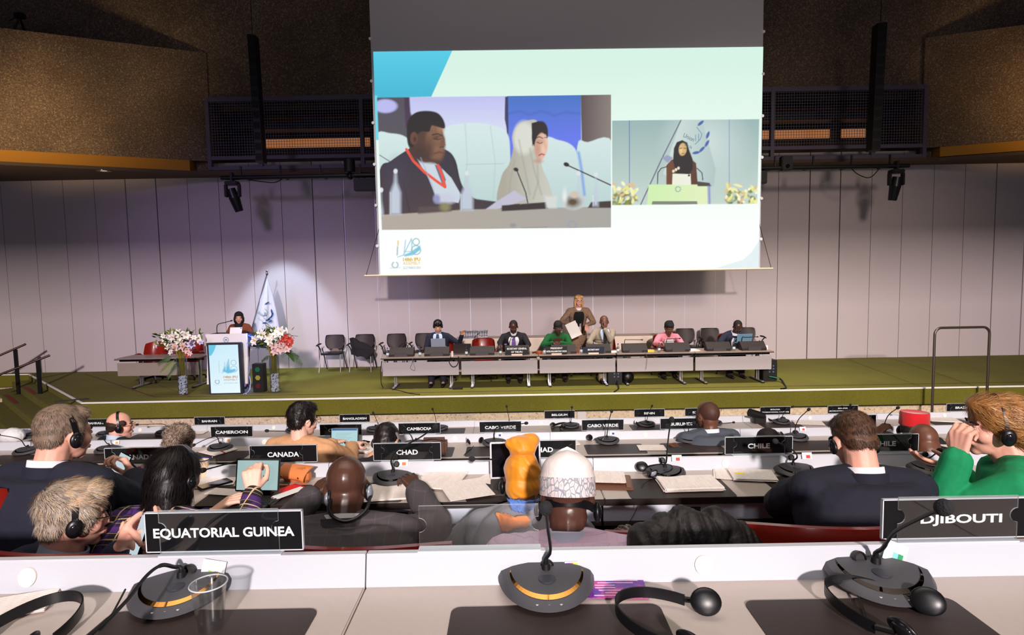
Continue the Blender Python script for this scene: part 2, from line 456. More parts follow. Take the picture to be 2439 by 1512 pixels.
for i in range(1, 5):
    z = -.17 * i; a = p0 + nrm * (.38 * (i - 1)) ; c = p1 + nrm * (.38 * (i - 1)) + d * .3 * 0
    a2 = p0 + nrm * .38 * i; c2 = p1 + nrm * .38 * i
    a = p0; c = p1
    n = 4; vs = [(a.x, a.y, z), (c.x, c.y, z), (c2.x, c2.y, z), (a2.x, a2.y, z), (a.x, a.y, -1.2), (c.x, c.y, -1.2), (c2.x, c2.y, -1.2), (a2.x, a2.y, -1.2)]
    b.add(vs, [(0, 1, 2, 3), (4, 7, 6, 5), (0, 4, 5, 1), (1, 5, 6, 2), (2, 6, 7, 3), (3, 7, 4, 0)])
struct(b, 'floor_steps', carpet)
b = MB()
for i in range(1, 5):
    z = -.17 * i + .004; q = p0 + nrm * (.38 * i - .09) + d * 1.2
    e = q + d * 1.7; w = nrm * .05
    b.add([q - w + Vector((0, 0, z)), e - w + Vector((0, 0, z)), e + w + Vector((0, 0, z)), q + w + Vector((0, 0, z))], [(0, 1, 2, 3)])
struct(b, 'trim_7', mat('red_stair_marking', rgb(130, 40, 24), .8))
b = MB(); b.prism([(-16.5, 16.7), (-14.2, 16.7), (-13.4, 15.4), (-14.3, 14.6), (-17.5, 14.6)], -1.2, -.42)
struct(b, 'wall_stair_side', concrete_pale)
def handrail(label, posts, ends):
    t = thing('handrail', label, 'handrail', posts[0][1])
    base = Vector(posts[0][1])
    for top, bot in posts:
        b = MB(); b.box((-.045, -.02, 0), (.045, .02, 1)); o = b.build('post', black, t)
        v = Vector(top) - Vector(bot); o.location = Vector(bot) - base; o.scale = (1, 1, v.length); o.rotation_euler = v.to_track_quat('Z', 'Y').to_euler() if abs(v.x) + abs(v.y) > .02 else (0, 0, 0)
        b = MB(); b.box((-.07, -.05, 0), (.07, .05, .012)); f = b.build('foot_plate', black, t); f.location = Vector(bot) - base
    a, c = Vector(ends[0]) - base, Vector(ends[1]) - base
    b = MB(); b.tube([a, c], .028, 10); b.build('rail', mat('bronze_rail', rgb(70, 52, 44), .3, .8), t, True)
def hpost(px, ytop, ybot, z):
    p = atz(px, ybot, z); q = at(px, ytop, p.y); return (Vector((p.x, p.y, q.z)), p)
A = hpost(100, 858, 985, -.68); zA = A
handrail('black metal handrail nearer the seats beside the left stage steps', [A], (at(-60, 915, A[1].y - .6), at(119, 846, A[1].y + .15)))
Bp = hpost(45, 832, 938, -.34)
handrail('black metal handrail against the back wall at the left stage steps', [Bp], (at(-60, 872, Bp[1].y - .5), at(62, 819, Bp[1].y + .15)))
# -- the projection screen
class Pic:
    """soft-edged shapes painted on a grid of points given in picture coordinates"""
    def __init__(s, X, Y, col): s.X = X; s.Y = Y; s.c = np.tile(np.array([lin(v) for v in col]), (X.size, 1)).astype(float)
    def _mix(s, a, col, op=1.0, col2=None, axis=None):
        a = np.clip(a * op, 0, 1)[:, None]
        c = np.array([lin(v) for v in col])
        if col2 is not None:
            c2 = np.array([lin(v) for v in col2]); (x0, y0, x1, y1) = axis
            t = ((s.X - x0) * (x1 - x0) + (s.Y - y0) * (y1 - y0)) / ((x1 - x0) ** 2 + (y1 - y0) ** 2)
            t = np.clip(t, 0, 1)[:, None]; c = c * (1 - t) + c2 * t
        s.c = s.c * (1 - a) + c * a
    def ell(s, cx, cy, rx, ry, col, soft=1.5, rot=0, op=1.0, **k):
        ca, sa = math.cos(R(rot)), math.sin(R(rot)); dx, dy = s.X - cx, s.Y - cy
        u = (dx * ca + dy * sa) / rx; v = (-dx * sa + dy * ca) / ry
        d = (np.sqrt(u * u + v * v) - 1) * min(rx, ry)
        s._mix(0.5 - d / soft, col, op, **k)
    def poly(s, pts, col, soft=1.5, op=1.0, curve=False, **k):
        if curve:
            P = [Vector((x, y, 0)) for x, y in pts]; n = len(P); out = []
            for i in range(n):
                a, b_, c_, d_ = P[i - 1], P[i], P[(i + 1) % n], P[(i + 2) % n]
                for j in range(5):
                    t = j / 5; q = 0.5 * ((2 * b_) + (c_ - a) * t + (2 * a - 5 * b_ + 4 * c_ - d_) * t * t + (3 * b_ - a - 3 * c_ + d_) * t ** 3)
                    out.append((q.x, q.y))
            pts = out
        ins = np.zeros(s.X.size, bool); dist = np.full(s.X.size, 1e9)
        for (x0, y0), (x1, y1) in zip(pts, pts[1:] + pts[:1]):
            if y0 != y1:
                cond = (y0 > s.Y) != (y1 > s.Y)
                ins ^= cond & (s.X < (x1 - x0) * (s.Y - y0) / (y1 - y0) + x0)
            ex, ey = x1 - x0, y1 - y0; L = ex * ex + ey * ey + 1e-9
            t = np.clip(((s.X - x0) * ex + (s.Y - y0) * ey) / L, 0, 1)
            dist = np.minimum(dist, np.hypot(s.X - x0 - t * ex, s.Y - y0 - t * ey))
        s._mix(0.5 + np.where(ins, dist, -dist) / soft, col, op, **k)
    def line(s, pts, w, col, op=1.0, soft=1.2):
        dist = np.full(s.X.size, 1e9)
        for (x0, y0), (x1, y1) in zip(pts, pts[1:]):
            ex, ey = x1 - x0, y1 - y0; L = ex * ex + ey * ey + 1e-9
            t = np.clip(((s.X - x0) * ex + (s.Y - y0) * ey) / L, 0, 1)
            dist = np.minimum(dist, np.hypot(s.X - x0 - t * ex, s.Y - y0 - t * ey))
        s._mix(0.5 + (w / 2 - dist) / soft, col, op)
def glow_mat(name, strength=1.0):
    if name in _M: return _M[name]
    m = bpy.data.materials.new(name); m.use_nodes = True; nt = m.node_tree; b = nt.nodes['Principled BSDF']
    a = nt.nodes.new('ShaderNodeAttribute'); a.attribute_name = 'picture'
    b.inputs['Base Color'].default_value = (.02, .02, .02, 1); b.inputs['Roughness'].default_value = .6; b.inputs['Specular IOR Level'].default_value = .2
    nt.links.new(a.outputs['Color'], b.inputs['Emission Color']); b.inputs['Emission Strength'].default_value = strength
    _M[name] = m; return m
def pic_plane(name, corners, nu, nv, paint, pxq, material, parent, offset=(0, 0, 0), base=(0, 0, 0)):
    """corners TL TR BR BL in world; pxq the same corners in picture coordinates"""
    U, V = np.meshgrid(np.linspace(0, 1, nu), np.linspace(0, 1, nv))
    U = U.ravel(); V = V.ravel()
    def bil(q):
        q = [np.array(c, float) for c in q]
        return (np.outer((1 - U) * (1 - V), q[0]) + np.outer(U * (1 - V), q[1]) + np.outer(U * V, q[2]) + np.outer((1 - U) * V, q[3]))
    P = bil(corners) + np.array(offset) - np.array(base); Q = bil(pxq)
    pc = paint(Q[:, 0], Q[:, 1])
    i = np.arange(nu * nv).reshape(nv, nu)
    fs = np.stack([i[1:, :-1], i[1:, 1:], i[:-1, 1:], i[:-1, :-1]], -1).reshape(-1, 4)
    me = bpy.data.meshes.new(name); me.vertices.add(len(P)); me.vertices.foreach_set('co', P.ravel())
    me.loops.add(fs.size); me.loops.foreach_set('vertex_index', fs.ravel())
    me.polygons.add(len(fs)); me.polygons.foreach_set('loop_start', np.arange(0, fs.size, 4)); me.polygons.foreach_set('loop_total', np.full(len(fs), 4))
    me.update(); me.validate()
    ca = me.color_attributes.new('picture', 'FLOAT_COLOR', 'POINT')
    ca.data.foreach_set('color', np.hstack([pc, np.ones((len(pc), 1))]).astype(np.float32).ravel())
    me.materials.append(material)
    o = bpy.data.objects.new(name, me); C.objects.link(o)
    if parent: o.parent = parent
    return o
SCY = 14.0
SQ = [(889, 123), (1818, 111.5), (1807, 638), (906, 655)]
sb = at(1356, 646, SCY)
scr = thing('projection_screen', 'huge white projection screen hanging above the stage showing a slide with two video pictures', 'projection screen', sb)
b = MB(); sbv = Vector(sb)
L0, L1 = at(905, 655, SCY), at(1807.5, 637, SCY); T0, T1 = at(880, 60, SCY), at(1821, 60, SCY)
xl, xr = L0.x, L1.x; zb = (L0.z + L1.z) / 2
xl2, xr2 = T0.x, T1.x
b.box((xl - sb.x - .03, .004, zb - sb.z), (xr - sb.x + .03, .01, 10.6 - sb.z))
b.build('screen_fabric', mat('screen_fabric', rgb(190, 190, 196), .9), scr)
b = MB(); bz = zb - sb.z - .02
x0b, x1b = at(868, 657, SCY).x - sb.x, at(1841, 637, SCY).x - sb.x
b.cyl((x0b, 0, bz), (x1b, 0, bz), .022, n=12); b.build('bottom_bar', mat('pale_bar', rgb(220, 200, 170), .4), scr, True)
for x, xt in ((x0b + .04, xl - sb.x + .02), (x1b - .04, xr - sb.x - .02)):
    b = MB(); b.tube([(x, 0, bz), (xt, .0, bz + 1.12)], .006, 6); b.build('tension_cord', black, scr)
for i in range(8):
    for x in (xl - sb.x - .04, xr - sb.x + .04): b = MB(); b.cyl((x, -.01, bz + .7 + i * .95), (x, .03, bz + .7 + i * .95), .035, n=10); b.build('side_eyelet', white_m, scr)
def slide(X, Y):
    p = Pic(X, Y, (232, 250, 243))
    p.poly([(880, 100), (1830, 100), (1830, 700), (880, 700)], (214, 243, 229), 1, col2=(250, 253, 251), axis=(0, 150, 0, 560))
    p.poly([(880, 100), (1077, 100), (1077, 121), (1027, 228), (880, 232)], (92, 205, 232), col2=(70, 185, 214), axis=(0, 120, 0, 230))
    p.poly([(880, 225), (899, 225), (903, 330), (880, 330)], (110, 215, 235))
    p.poly([(1700, 640), (1770, 618), (1790, 600), (1815, 560), (1815, 645)], (226, 238, 242), 3)
    q = [(898, 230), (1455.5, 223), (1455, 539.5), (909.5, 545)]
    m = np.zeros(X.size); tmp = Pic(X, Y, (0, 0, 0)); tmp.c[:] = 0; tmp.poly(q, (255, 255, 255), 1.0); mask = tmp.c[:, :1]
    v = Pic(X, Y, (206, 208, 246))
    v.poly([(895, 220), (1215, 220), (1215, 330), (895, 330)], (196, 198, 246), 2, col2=(218, 224, 250), axis=(0, 225, 0, 310))
    v.poly([(880, 220), (963, 220), (972, 262), (985, 275), (985, 330), (880, 330)], (84, 80, 92), 6)
    v.ell(918, 250, 28, 16, (190, 190, 245), 5); v.poly([(962, 225), (975, 225), (980, 300), (966, 300)], (70, 50, 80), 4)
    v.poly([(1207, 215), (1384, 215), (1384, 420), (1215, 420)], (70, 118, 200), 2, col2=(100, 120, 240), axis=(0, 225, 0, 330))
    v.line([(1210, 268), (1240, 262), (1260, 270), (1290, 262), (1320, 272), (1350, 264), (1380, 268)], 6, (70, 100, 190), .5, 5)
    v.poly([(1383, 215), (1470, 215), (1470, 345), (1386, 345)], (92, 78, 80), 2, col2=(140, 130, 125), axis=(1385, 0, 1460, 0))
    v.poly([(1203, 228), (1210, 228), (1212, 370), (1206, 300), (1202, 280)], (60, 60, 100), 2)
    for (pts) in ([(896, 318), (930, 314), (965, 322), (985, 350), (985, 400), (896, 410)],
                  [(1040, 330), (1062, 300), (1110, 290), (1160, 292), (1205, 310), (1215, 360), (1210, 470), (1150, 500), (1080, 480)],
                  [(1295, 335), (1330, 330), (1365, 345), (1376, 380), (1372, 480), (1290, 480)],
                  [(1375, 345), (1400, 335), (1460, 338), (1460, 520), (1378, 500)]):
        v.poly(pts, (216, 236, 236), 3, curve=True, col2=(190, 216, 214), axis=(0, 310, 0, 480))
    for a, c_ in (((1108, 292), (1102, 470)), ((1168, 298), (1175, 470))): v.line([a, ((a[0] + c_[0]) / 2 + 8, (a[1] + c_[1]) / 2), c_], 2.5, (180, 205, 205), .6, 3)
    v.line([(1110, 388), (1200, 386)], 2, (180, 200, 200), .7)
    v.line([(1378, 360), (1385, 400), (1392, 460)], 8, (130, 170, 230), .7, 4)
    v.line([(903, 365), (935, 385)], 2, (50, 50, 50), .8)
    v.poly([(880, 560), (903, 405), (930, 380), (972, 352), (1000, 340), (1060, 352), (1085, 378), (1102, 440), (1150, 478), (1240, 480), (1180, 505), (1100, 520), (1030, 510), (1000, 560)], (50, 44, 62), 2, curve=True, col2=(74, 58, 62), axis=(0, 380, 0, 520))
    v.poly([(975, 345), (990, 345), (1055, 400), (1075, 420), (1098, 460), (1092, 480), (1040, 470), (1020, 420)], (206, 218, 230), 2)
    v.poly([(1035, 388), (1050, 392), (1062, 425), (1055, 440)], (110, 100, 130), 2)
    v.line([(968, 352), (985, 380), (1010, 405), (1040, 428), (1060, 442)], 6.5, (238, 84, 62)); v.line([(1043, 390), (1052, 410), (1060, 440)], 6.5, (238, 84, 62))
    v.ell(1013, 325, 43, 58, (98, 66, 54), 3, rot=-6, col2=(70, 44, 38), axis=(1060, 0, 970, 0))
    v.ell(1037, 338, 24, 46, (128, 90, 68), 6, rot=-4, op=.8)
    v.ell(1005, 362, 26, 20, (66, 42, 38), 10, op=.7); v.ell(1030, 296, 22, 8, (150, 108, 80), 9, op=.45); v.ell(1043, 352, 12, 8, (140, 98, 76), 6, op=.5); v.ell(1020, 345, 14, 22, (84, 54, 44), 10, op=.5)
    v.ell(1041, 324, 10, 4, (64, 40, 34), 4, op=.6); v.ell(1030, 380, 20, 6, (84, 56, 46), 6, op=.7)
    v.ell(1050, 300, 9, 14, (170, 125, 90), 8, op=.7); v.ell(1050, 330, 9, 8, (140, 96, 72), 5, op=.8)
    v.poly([(970, 330), (970, 290), (985, 268), (1010, 261), (1040, 265), (1056, 282), (1059, 302), (1040, 298), (1028, 296), (1022, 310), (1004, 310), (990, 322), (985, 345), (975, 345)], (30, 24, 28), 3, curve=True)
    v.ell(986, 326, 9, 15, (106, 66, 52), 2.5); v.ell(988, 328, 4, 8, (60, 34, 30), 3, op=.7)
    v.line([(1030, 318), (1042, 315), (1054, 320)], 3, (34, 22, 20), .9, 2.5); v.line([(1033, 327), (1042, 329), (1050, 327)], 2, (30, 20, 20), .9, 2)
    v.poly([(1053, 320), (1058, 322), (1061, 343), (1050, 347), (1046, 342)], (120, 82, 62), 3); v.line([(1047, 347), (1058, 346)], 2, (50, 28, 26), .8, 2)
    v.line([(1035, 362), (1046, 358), (1056, 361)], 4, (110, 60, 56), .9, 2.5); v.line([(1018, 372), (1030, 382), (1050, 382)], 3, (60, 38, 34), .5, 4)
    v.line([(930, 395), (960, 430), (975, 500)], 3, (34, 30, 44), .6, 5); v.line([(1082, 385), (1096, 430), (1098, 480)], 3, (34, 30, 44), .6, 4); v.ell(945, 430, 24, 50, (70, 62, 84), 26, op=.4); v.line([(1002, 372), (1030, 440), (1040, 475)], 2.5, (160, 172, 190), .6, 3)
    v.poly([(1185, 480), (1195, 415), (1212, 388), (1222, 350), (1220, 320), (1232, 295), (1255, 284), (1280, 287), (1285, 340), (1290, 390), (1310, 440), (1312, 480), (1240, 482)], (202, 203, 192), 2.5, curve=True, col2=(176, 170, 156), axis=(1300, 0, 1200, 0))
    v.ell(1248, 325, 26, 40, (222, 224, 214), 8, op=.8)
    for a in ([(1236, 330), (1248, 390), (1262, 460)], [(1262, 350), (1272, 400), (1290, 460)], [(1225, 380), (1215, 430), (1212, 470)], [(1280, 390), (1282, 430), (1270, 470)]): v.line(a, 3, (160, 158, 148), .6, 5)
    v.ell(1286, 318, 19, 33, (40, 30, 34), 2.5, rot=8)
    v.ell(1289, 345, 16, 32, (212, 164, 142), 2.5, rot=6, col2=(236, 196, 172), axis=(1275, 0, 1300, 0))
    v.poly([(1266, 290), (1284, 285), (1302, 312), (1297, 316), (1284, 306), (1274, 330), (1268, 345)], (34, 26, 32), 2)
    v.poly([(1296, 325), (1302, 345), (1301, 352), (1294, 352)], (226, 180, 155), 2.5)
    v.ell(1281, 350, 5, 20, (190, 140, 120), 6, op=.5); v.ell(1294, 352, 4, 8, (244, 206, 184), 4, op=.6); v.ell(1287, 332, 8, 3, (176, 124, 110), 4, op=.5)
    v.line([(1276, 326), (1284, 322), (1293, 326)], 2.4, (46, 26, 26), .9, 2); v.line([(1297, 324), (1302, 324)], 2, (46, 26, 26), .9, 2)
    v.line([(1279, 335), (1286, 338), (1292, 336)], 2.2, (40, 24, 26), .9, 2)
    v.line([(1284, 366), (1290, 363), (1296, 365)], 3.2, (176, 74, 84), .95, 2); v.ell(1282, 380, 12, 6, (196, 150, 130), 5, op=.6)
    v.poly([(1100, 485), (1130, 470), (1190, 478), (1200, 500), (1140, 498)], (64, 52, 60), 3)
    v.poly([(1150, 500), (1185, 475), (1225, 450), (1255, 470), (1230, 480), (1180, 498)], (196, 194, 214), 3)
    v.poly([(880, 510), (960, 506), (1110, 496), (1305, 492), (1470, 488), (1470, 560), (880, 560)], (182, 170, 158), 3, col2=(168, 166, 160), axis=(900, 0, 1450, 0))
    v.poly([(996, 490), (1075, 486), (1075, 500), (996, 506)], (88, 72, 72), 5); v.poly([(1195, 486), (1300, 478), (1306, 494), (1195, 500)], (52, 40, 42), 3); v.poly([(1408, 478), (1470, 474), (1470, 492), (1400, 492)], (60, 48, 46), 3)
    v.line([(1231, 402), (1242, 430), (1252, 455), (1257, 480)], 2.6, (52, 46, 52)); v.ell(1229, 400, 6, 4.5, (40, 36, 40), 2, rot=20)
    v.line([(1352, 390), (1400, 412), (1456, 438)], 3, (50, 42, 40)); v.ell(1349, 388, 7, 5, (30, 26, 28), 2, rot=20)
    for (x, y0, y1, w) in ((942, 400, 510, 15), (1112, 405, 500, 17), (1378, 405, 480, 8), (1419, 408, 490, 8), (908, 445, 512, 7)):
        v.poly([(x - w * .25, y0), (x + w * .25, y0), (x + w * .4, y0 + 30), (x + w, y0 + 55), (x + w, y1), (x - w, y1), (x - w, y0 + 55), (x - w * .4, y0 + 30)], (196, 206, 222), 4, op=.42)
        v.line([(x - w * .8, y0 + 55), (x - w * .8, y1 - 4)], 2, (240, 245, 250), .6, 3); v.ell(x, y0 + 4, 5, 6, (225, 230, 238), 2, op=.8)
    v.ell(1062, 470, 26, 14, (206, 208, 226), 7, op=.7); v.ell(1060, 490, 14, 12, (140, 136, 92), 7, op=.7); v.ell(1040, 470, 9, 12, (150, 155, 200), 5, op=.7)
    v.ell(1366, 476, 30, 22, (200, 205, 205), 3, op=.5); v.ell(1364, 478, 20, 14, (92, 72, 48), 8, op=.6); v.ell(1368, 460, 10, 9, (215, 195, 180), 4, op=.8); v.ell(1345, 466, 6, 20, (240, 244, 244), 5, op=.6)
    v.poly([(1295, 462), (1330, 462), (1326, 494), (1300, 494)], (218, 222, 218), 4, op=.5)
    for a in range(0, 360, 30): v.ell(1363 + 10 * math.cos(R(a)), 533 + 9 * math.sin(R(a)), 3, 2, (150, 160, 180), 2, op=.7)
    v.ell(1222, 534, 9, 6, (150, 150, 150), 3, op=.6); v.line([(1243, 540), (1304, 538)], 2, (130, 130, 135), .6)
    p.c = p.c * (1 - mask) + (v.c * .93 + .012) * mask
    q = [(1458, 284), (1808.5, 280.5), (1804, 482), (1458.5, 485.5)]
    tmp = Pic(X, Y, (0, 0, 0)); tmp.c[:] = 0; tmp.poly(q, (255, 255, 255), 1.0); mask = tmp.c[:, :1]
    v = Pic(X, Y, (170, 196, 192))
    v.poly([(1450, 270), (1820, 270), (1820, 500), (1450, 500)], (150, 180, 180), 1, col2=(196, 214, 206), axis=(0, 280, 0, 480))
    v.ell(1680, 340, 90, 90, (200, 218, 216), 60, op=.6)
    v.line([(1499, 284), (1499, 484)], 2, (90, 110, 190), .8); v.line([(1737, 282), (1737, 484)], 1.6, (90, 120, 170), .7)
    v.poly([(1622, 283), (1672, 283), (1705, 400), (1700, 440), (1640, 450), (1580, 410)], (206, 222, 218), 3, col2=(176, 198, 196), axis=(1600, 0, 1700, 0))
    v.line([(1622, 283), (1576, 375), (1526, 484)], 3, (110, 116, 130)); v.poly([(1590, 365), (1604, 372), (1590, 385), (1576, 372)], (150, 160, 190), 2, op=.8)
    for (x, y, r_) in ((1669, 290, 40), (1686, 318, 70), (1684, 338, 60), (1672, 352, 45), (1658, 360, 10)): v.ell(x, y, 9, 3.4, (70, 100, 170), 1.5, rot=-r_)
    v.line([(1660, 300), (1672, 316), (1668, 328), (1656, 340)], 2, (110, 150, 180)); v.line([(1657, 318), (1657, 332)], 2, (110, 150, 180)); v.line([(1664, 316), (1664, 330)], 2, (110, 150, 180))
    v.poly([(1587, 484), (1587, 390), (1600, 376), (1645, 374), (1658, 385), (1662, 436), (1650, 445)], (112, 66, 44), 2, col2=(84, 48, 34), axis=(1590, 0, 1665, 0))
    v.poly([(1605, 350), (1612, 335), (1625, 330), (1637, 336), (1641, 352), (1650, 376), (1650, 400), (1640, 412), (1612, 412), (1603, 380)], (30, 26, 32), 2)
    v.ell(1626, 352, 9.5, 15, (214, 178, 118), 2, rot=4); v.ell(1622, 355, 4, 10, (238, 206, 150), 3, op=.6)
    v.line([(1619, 350), (1624, 349)], 1.8, (40, 26, 20), .9, 1.5); v.line([(1629, 349), (1634, 350)], 1.8, (40, 26, 20), .9, 1.5); v.line([(1624, 362), (1630, 362)], 2, (150, 70, 60), .9, 1.5)
    for a in (0, 6, 12): v.ell(1604 + a, 404 - a * .6, 3, 3.5, (236, 226, 200), 1.5)
    v.poly([(1545, 436), (1684, 436), (1685, 486), (1541, 486)], (206, 240, 178), 1.5, col2=(226, 240, 190), axis=(1550, 0, 1680, 0))
    v.poly([(1554, 476), (1660, 476), (1662, 484), (1552, 484)], (126, 130, 120), 1.5)
    v.poly([(1602, 410), (1645, 411), (1646, 437), (1601, 437)], (236, 240, 222), 1.2); v.ell(1641, 414, 2.6, 2.6, (40, 40, 40), 1)
    v.line([(1566, 434), (1567, 408), (1575, 397), (1590, 393)], 2.2, (50, 48, 50)); v.line([(1674, 425), (1672, 408), (1660, 397)], 2.2, (50, 48, 50)); v.poly([(1658, 428), (1690, 432), (1694, 440), (1662, 440)], (70, 66, 60), 2)
    for a in range(0, 360, 40): v.ell(1615 + 6 * math.cos(R(a)), 447 + 6 * math.sin(R(a)), 2, 1.3, (120, 160, 180), 1, op=.9)
    v.line([(1689, 440), (1690, 484)], 5, (110, 110, 200), .7, 4)
    rnd = random.Random(5)
    for cx, w in ((1486, 30), (1768, 38)):
        for _ in range(38):
            v.ell(cx + rnd.uniform(-w, w), 462 + rnd.uniform(-10, 26), rnd.uniform(3, 8), rnd.uniform(2, 5), rnd.choice([(96, 116, 48), (132, 146, 66), (150, 120, 66)]), 3, rot=rnd.uniform(0, 180), op=.8)
        for _ in range(34):
            v.ell(cx + rnd.uniform(-w, w), 454 + rnd.uniform(-22, 28), rnd.uniform(4, 9), rnd.uniform(2, 4), rnd.choice([(244, 240, 170), (230, 232, 140), (250, 246, 206), (226, 190, 140)]), 2, rot=rnd.uniform(0, 180), op=.9)
    p.c = p.c * (1 - mask) + (v.c * .97 + .01) * mask
    for (a, c_, w) in (((948, 606), (976, 566), 3), ((976, 566), (978, 606), 3)): pass
    tl = (150, 205, 222)
    p.poly([(960, 606), (975, 600), (1001, 582), (1001, 594), (985, 606), (965, 610)], (120, 196, 222), 3, op=.85)
    p.line([(947, 611), (962, 606), (966, 570)], 2.2, tl, .9); p.line([(962, 604), (980, 566), (982, 606)], 2.4, tl, .9); p.line([(966, 598), (990, 596)], 2, tl, .9)
    for cy, r_ in ((574, 8), (594, 11)):
        pts = [(991 + r_ * math.cos(R(a)), cy + r_ * math.sin(R(a))) for a in range(0, 361, 24)]; p.line(pts, 2.4, (140, 190, 200), .9)
    for a in range(-60, 241, 20): p.ell(941 + 7 * math.cos(R(a)), 630 + 7 * math.sin(R(a)), 2, 1.2, (150, 180, 190), 1, op=.8)
    p.line([(929, 638), (953, 637)], 1.5, (170, 190, 195), .7); p.line([(948, 572), (948, 582)], 4, (235, 205, 120), .6); p.line([(947, 586), (946, 606)], 4, (160, 180, 190), .5)
    return p.c
wc = [at(x, y, SCY - .006) for x, y in SQ]
pic_plane('projected_slide', wc, 640, 364, slide, SQ, glow_mat('projected_picture', 1.0), scr, base=sb)
gold = mat('slide_gold', rgb(20, 20, 20), .8, emit=rgb(226, 186, 84), emit_str=1); slate = mat('slide_slate', rgb(10, 10, 10), .8, emit=rgb(130, 160, 170), emit_str=1)
def stxt(s, px, py, wpx, m, **k):
    p = at(px, py, SCY - .016)
    return text_obj(s, .3, wpx / F * 14, m, scr, Vector(p) - Vector(sb), 'slide_lettering', **k)
stxt('148th IPU', 980.5, 617.5, 41, gold, bold=.012, height=.085); stxt('ASSEMBLY', 980.5, 626.5, 41, gold, height=.075); stxt('23-27 MARCH 2024', 981, 637.5, 41, slate, height=.055)
nv = mat('slide_navy', rgb(10, 10, 10), .8, emit=rgb(84, 104, 120), emit_str=1)
stxt('Union', 1641, 327, 27, nv, height=.1, rot=(0, R(26), 0)); stxt('de la', 1640, 347, 18, nv, height=.07, rot=(0, R(26), 0))
# -- furniture and equipment on the stage
alu = mat('silver_leg', rgb(190, 190, 196), .3, .9)
table_top_m = mat('taupe_laminate', rgb(150, 132, 120), .35, noise_amt=.05, noise_scale=40)
edge_m = mat('dark_table_edge', rgb(30, 22, 24), .4)
modesty_m = mat('grey_modesty_panel', rgb(178, 170, 174), .6, noise_amt=.04, noise_scale=90)
def stage_table(label, px0, px1, pyt, Yf, group=None, legs=(.14, .88), h=.745, mod=modesty_m, depth=.7):
    """desk with modesty panel towards the hall; px0..px1 the panel ends"""
    a = at(px0, pyt, Yf); c = at(px1, pyt, Yf); w = c.x - a.x
    t = thing('panel_table', label, 'table', ((a.x + c.x) / 2, Yf + depth / 2, 0), 0, group)
    hw = w / 2; hd = depth / 2
    b = MB(); b.box((-hw - .02, -hd - .03, h - .018), (hw + .02, hd, h), 0); b.box((-hw - .022, -hd - .032, h - .034), (hw + .022, hd, h - .018), 1)
    b.build('tabletop', [table_top_m, edge_m], t)
    b = MB(); b.box((-hw + .01, -hd + .02, h - .43), (hw - .01, -hd + .035, h - .115), bev=.004); b.build('modesty_panel', mod, t)
    b = MB(); b.box((-hw + .02, -hd + .1, h - .09), (hw - .02, -hd + .22, h - .034)); b.build('cable_tray', black, t)
    for f in legs:
        x = -hw + w * f; sgn = 1 if f < .5 else -1
        b = MB(); b.box((x - .05 * 0 - .035, -.06, .05), (x - .005, .0, h - .034)); b.box((x + .012, -.06, .05), (x + .035, .0, h - .034))
        b.box((x - .03, -hd - .02, .02), (x + .03, hd - .06, .055), bev=.012); b.box((x - .032, -hd - .03, .0), (x + .032, -hd + .04, .03), 1); b.box((x - .032, hd - .1, .0), (x + .032, hd - .05, .03), 1)
        b.build('leg', [alu, black], t)
    return t
TY = 13.42
secs = [(909, 1093), (1097, 1281), (1284, 1467), (1469, 1653), (1656, 1840)]
seclab = ['leftmost section of the long grey dais table, under the laptops', 'second section of the long dais table from the left, behind the secretary general sign', 'middle section of the long dais table under the president sign',
          'fourth section of the long dais table, in front of the pink jacket', 'rightmost section of the long dais table beside the black speaker box']
TABS = []
for (x0, x1), lab in zip(secs, seclab):
    TABS.append(stage_table(lab, x0, x1, 853 - .018 * (x0 - 909), TY, 'sections of the dais table'))
TZ = .745
side = stage_table('small grey side table standing alone left of the lectern flowers', 274, 470, 834, 14.1, legs=(.2, .93), mod=mat('brown_grey_panel', rgb(150, 136, 124), .6))
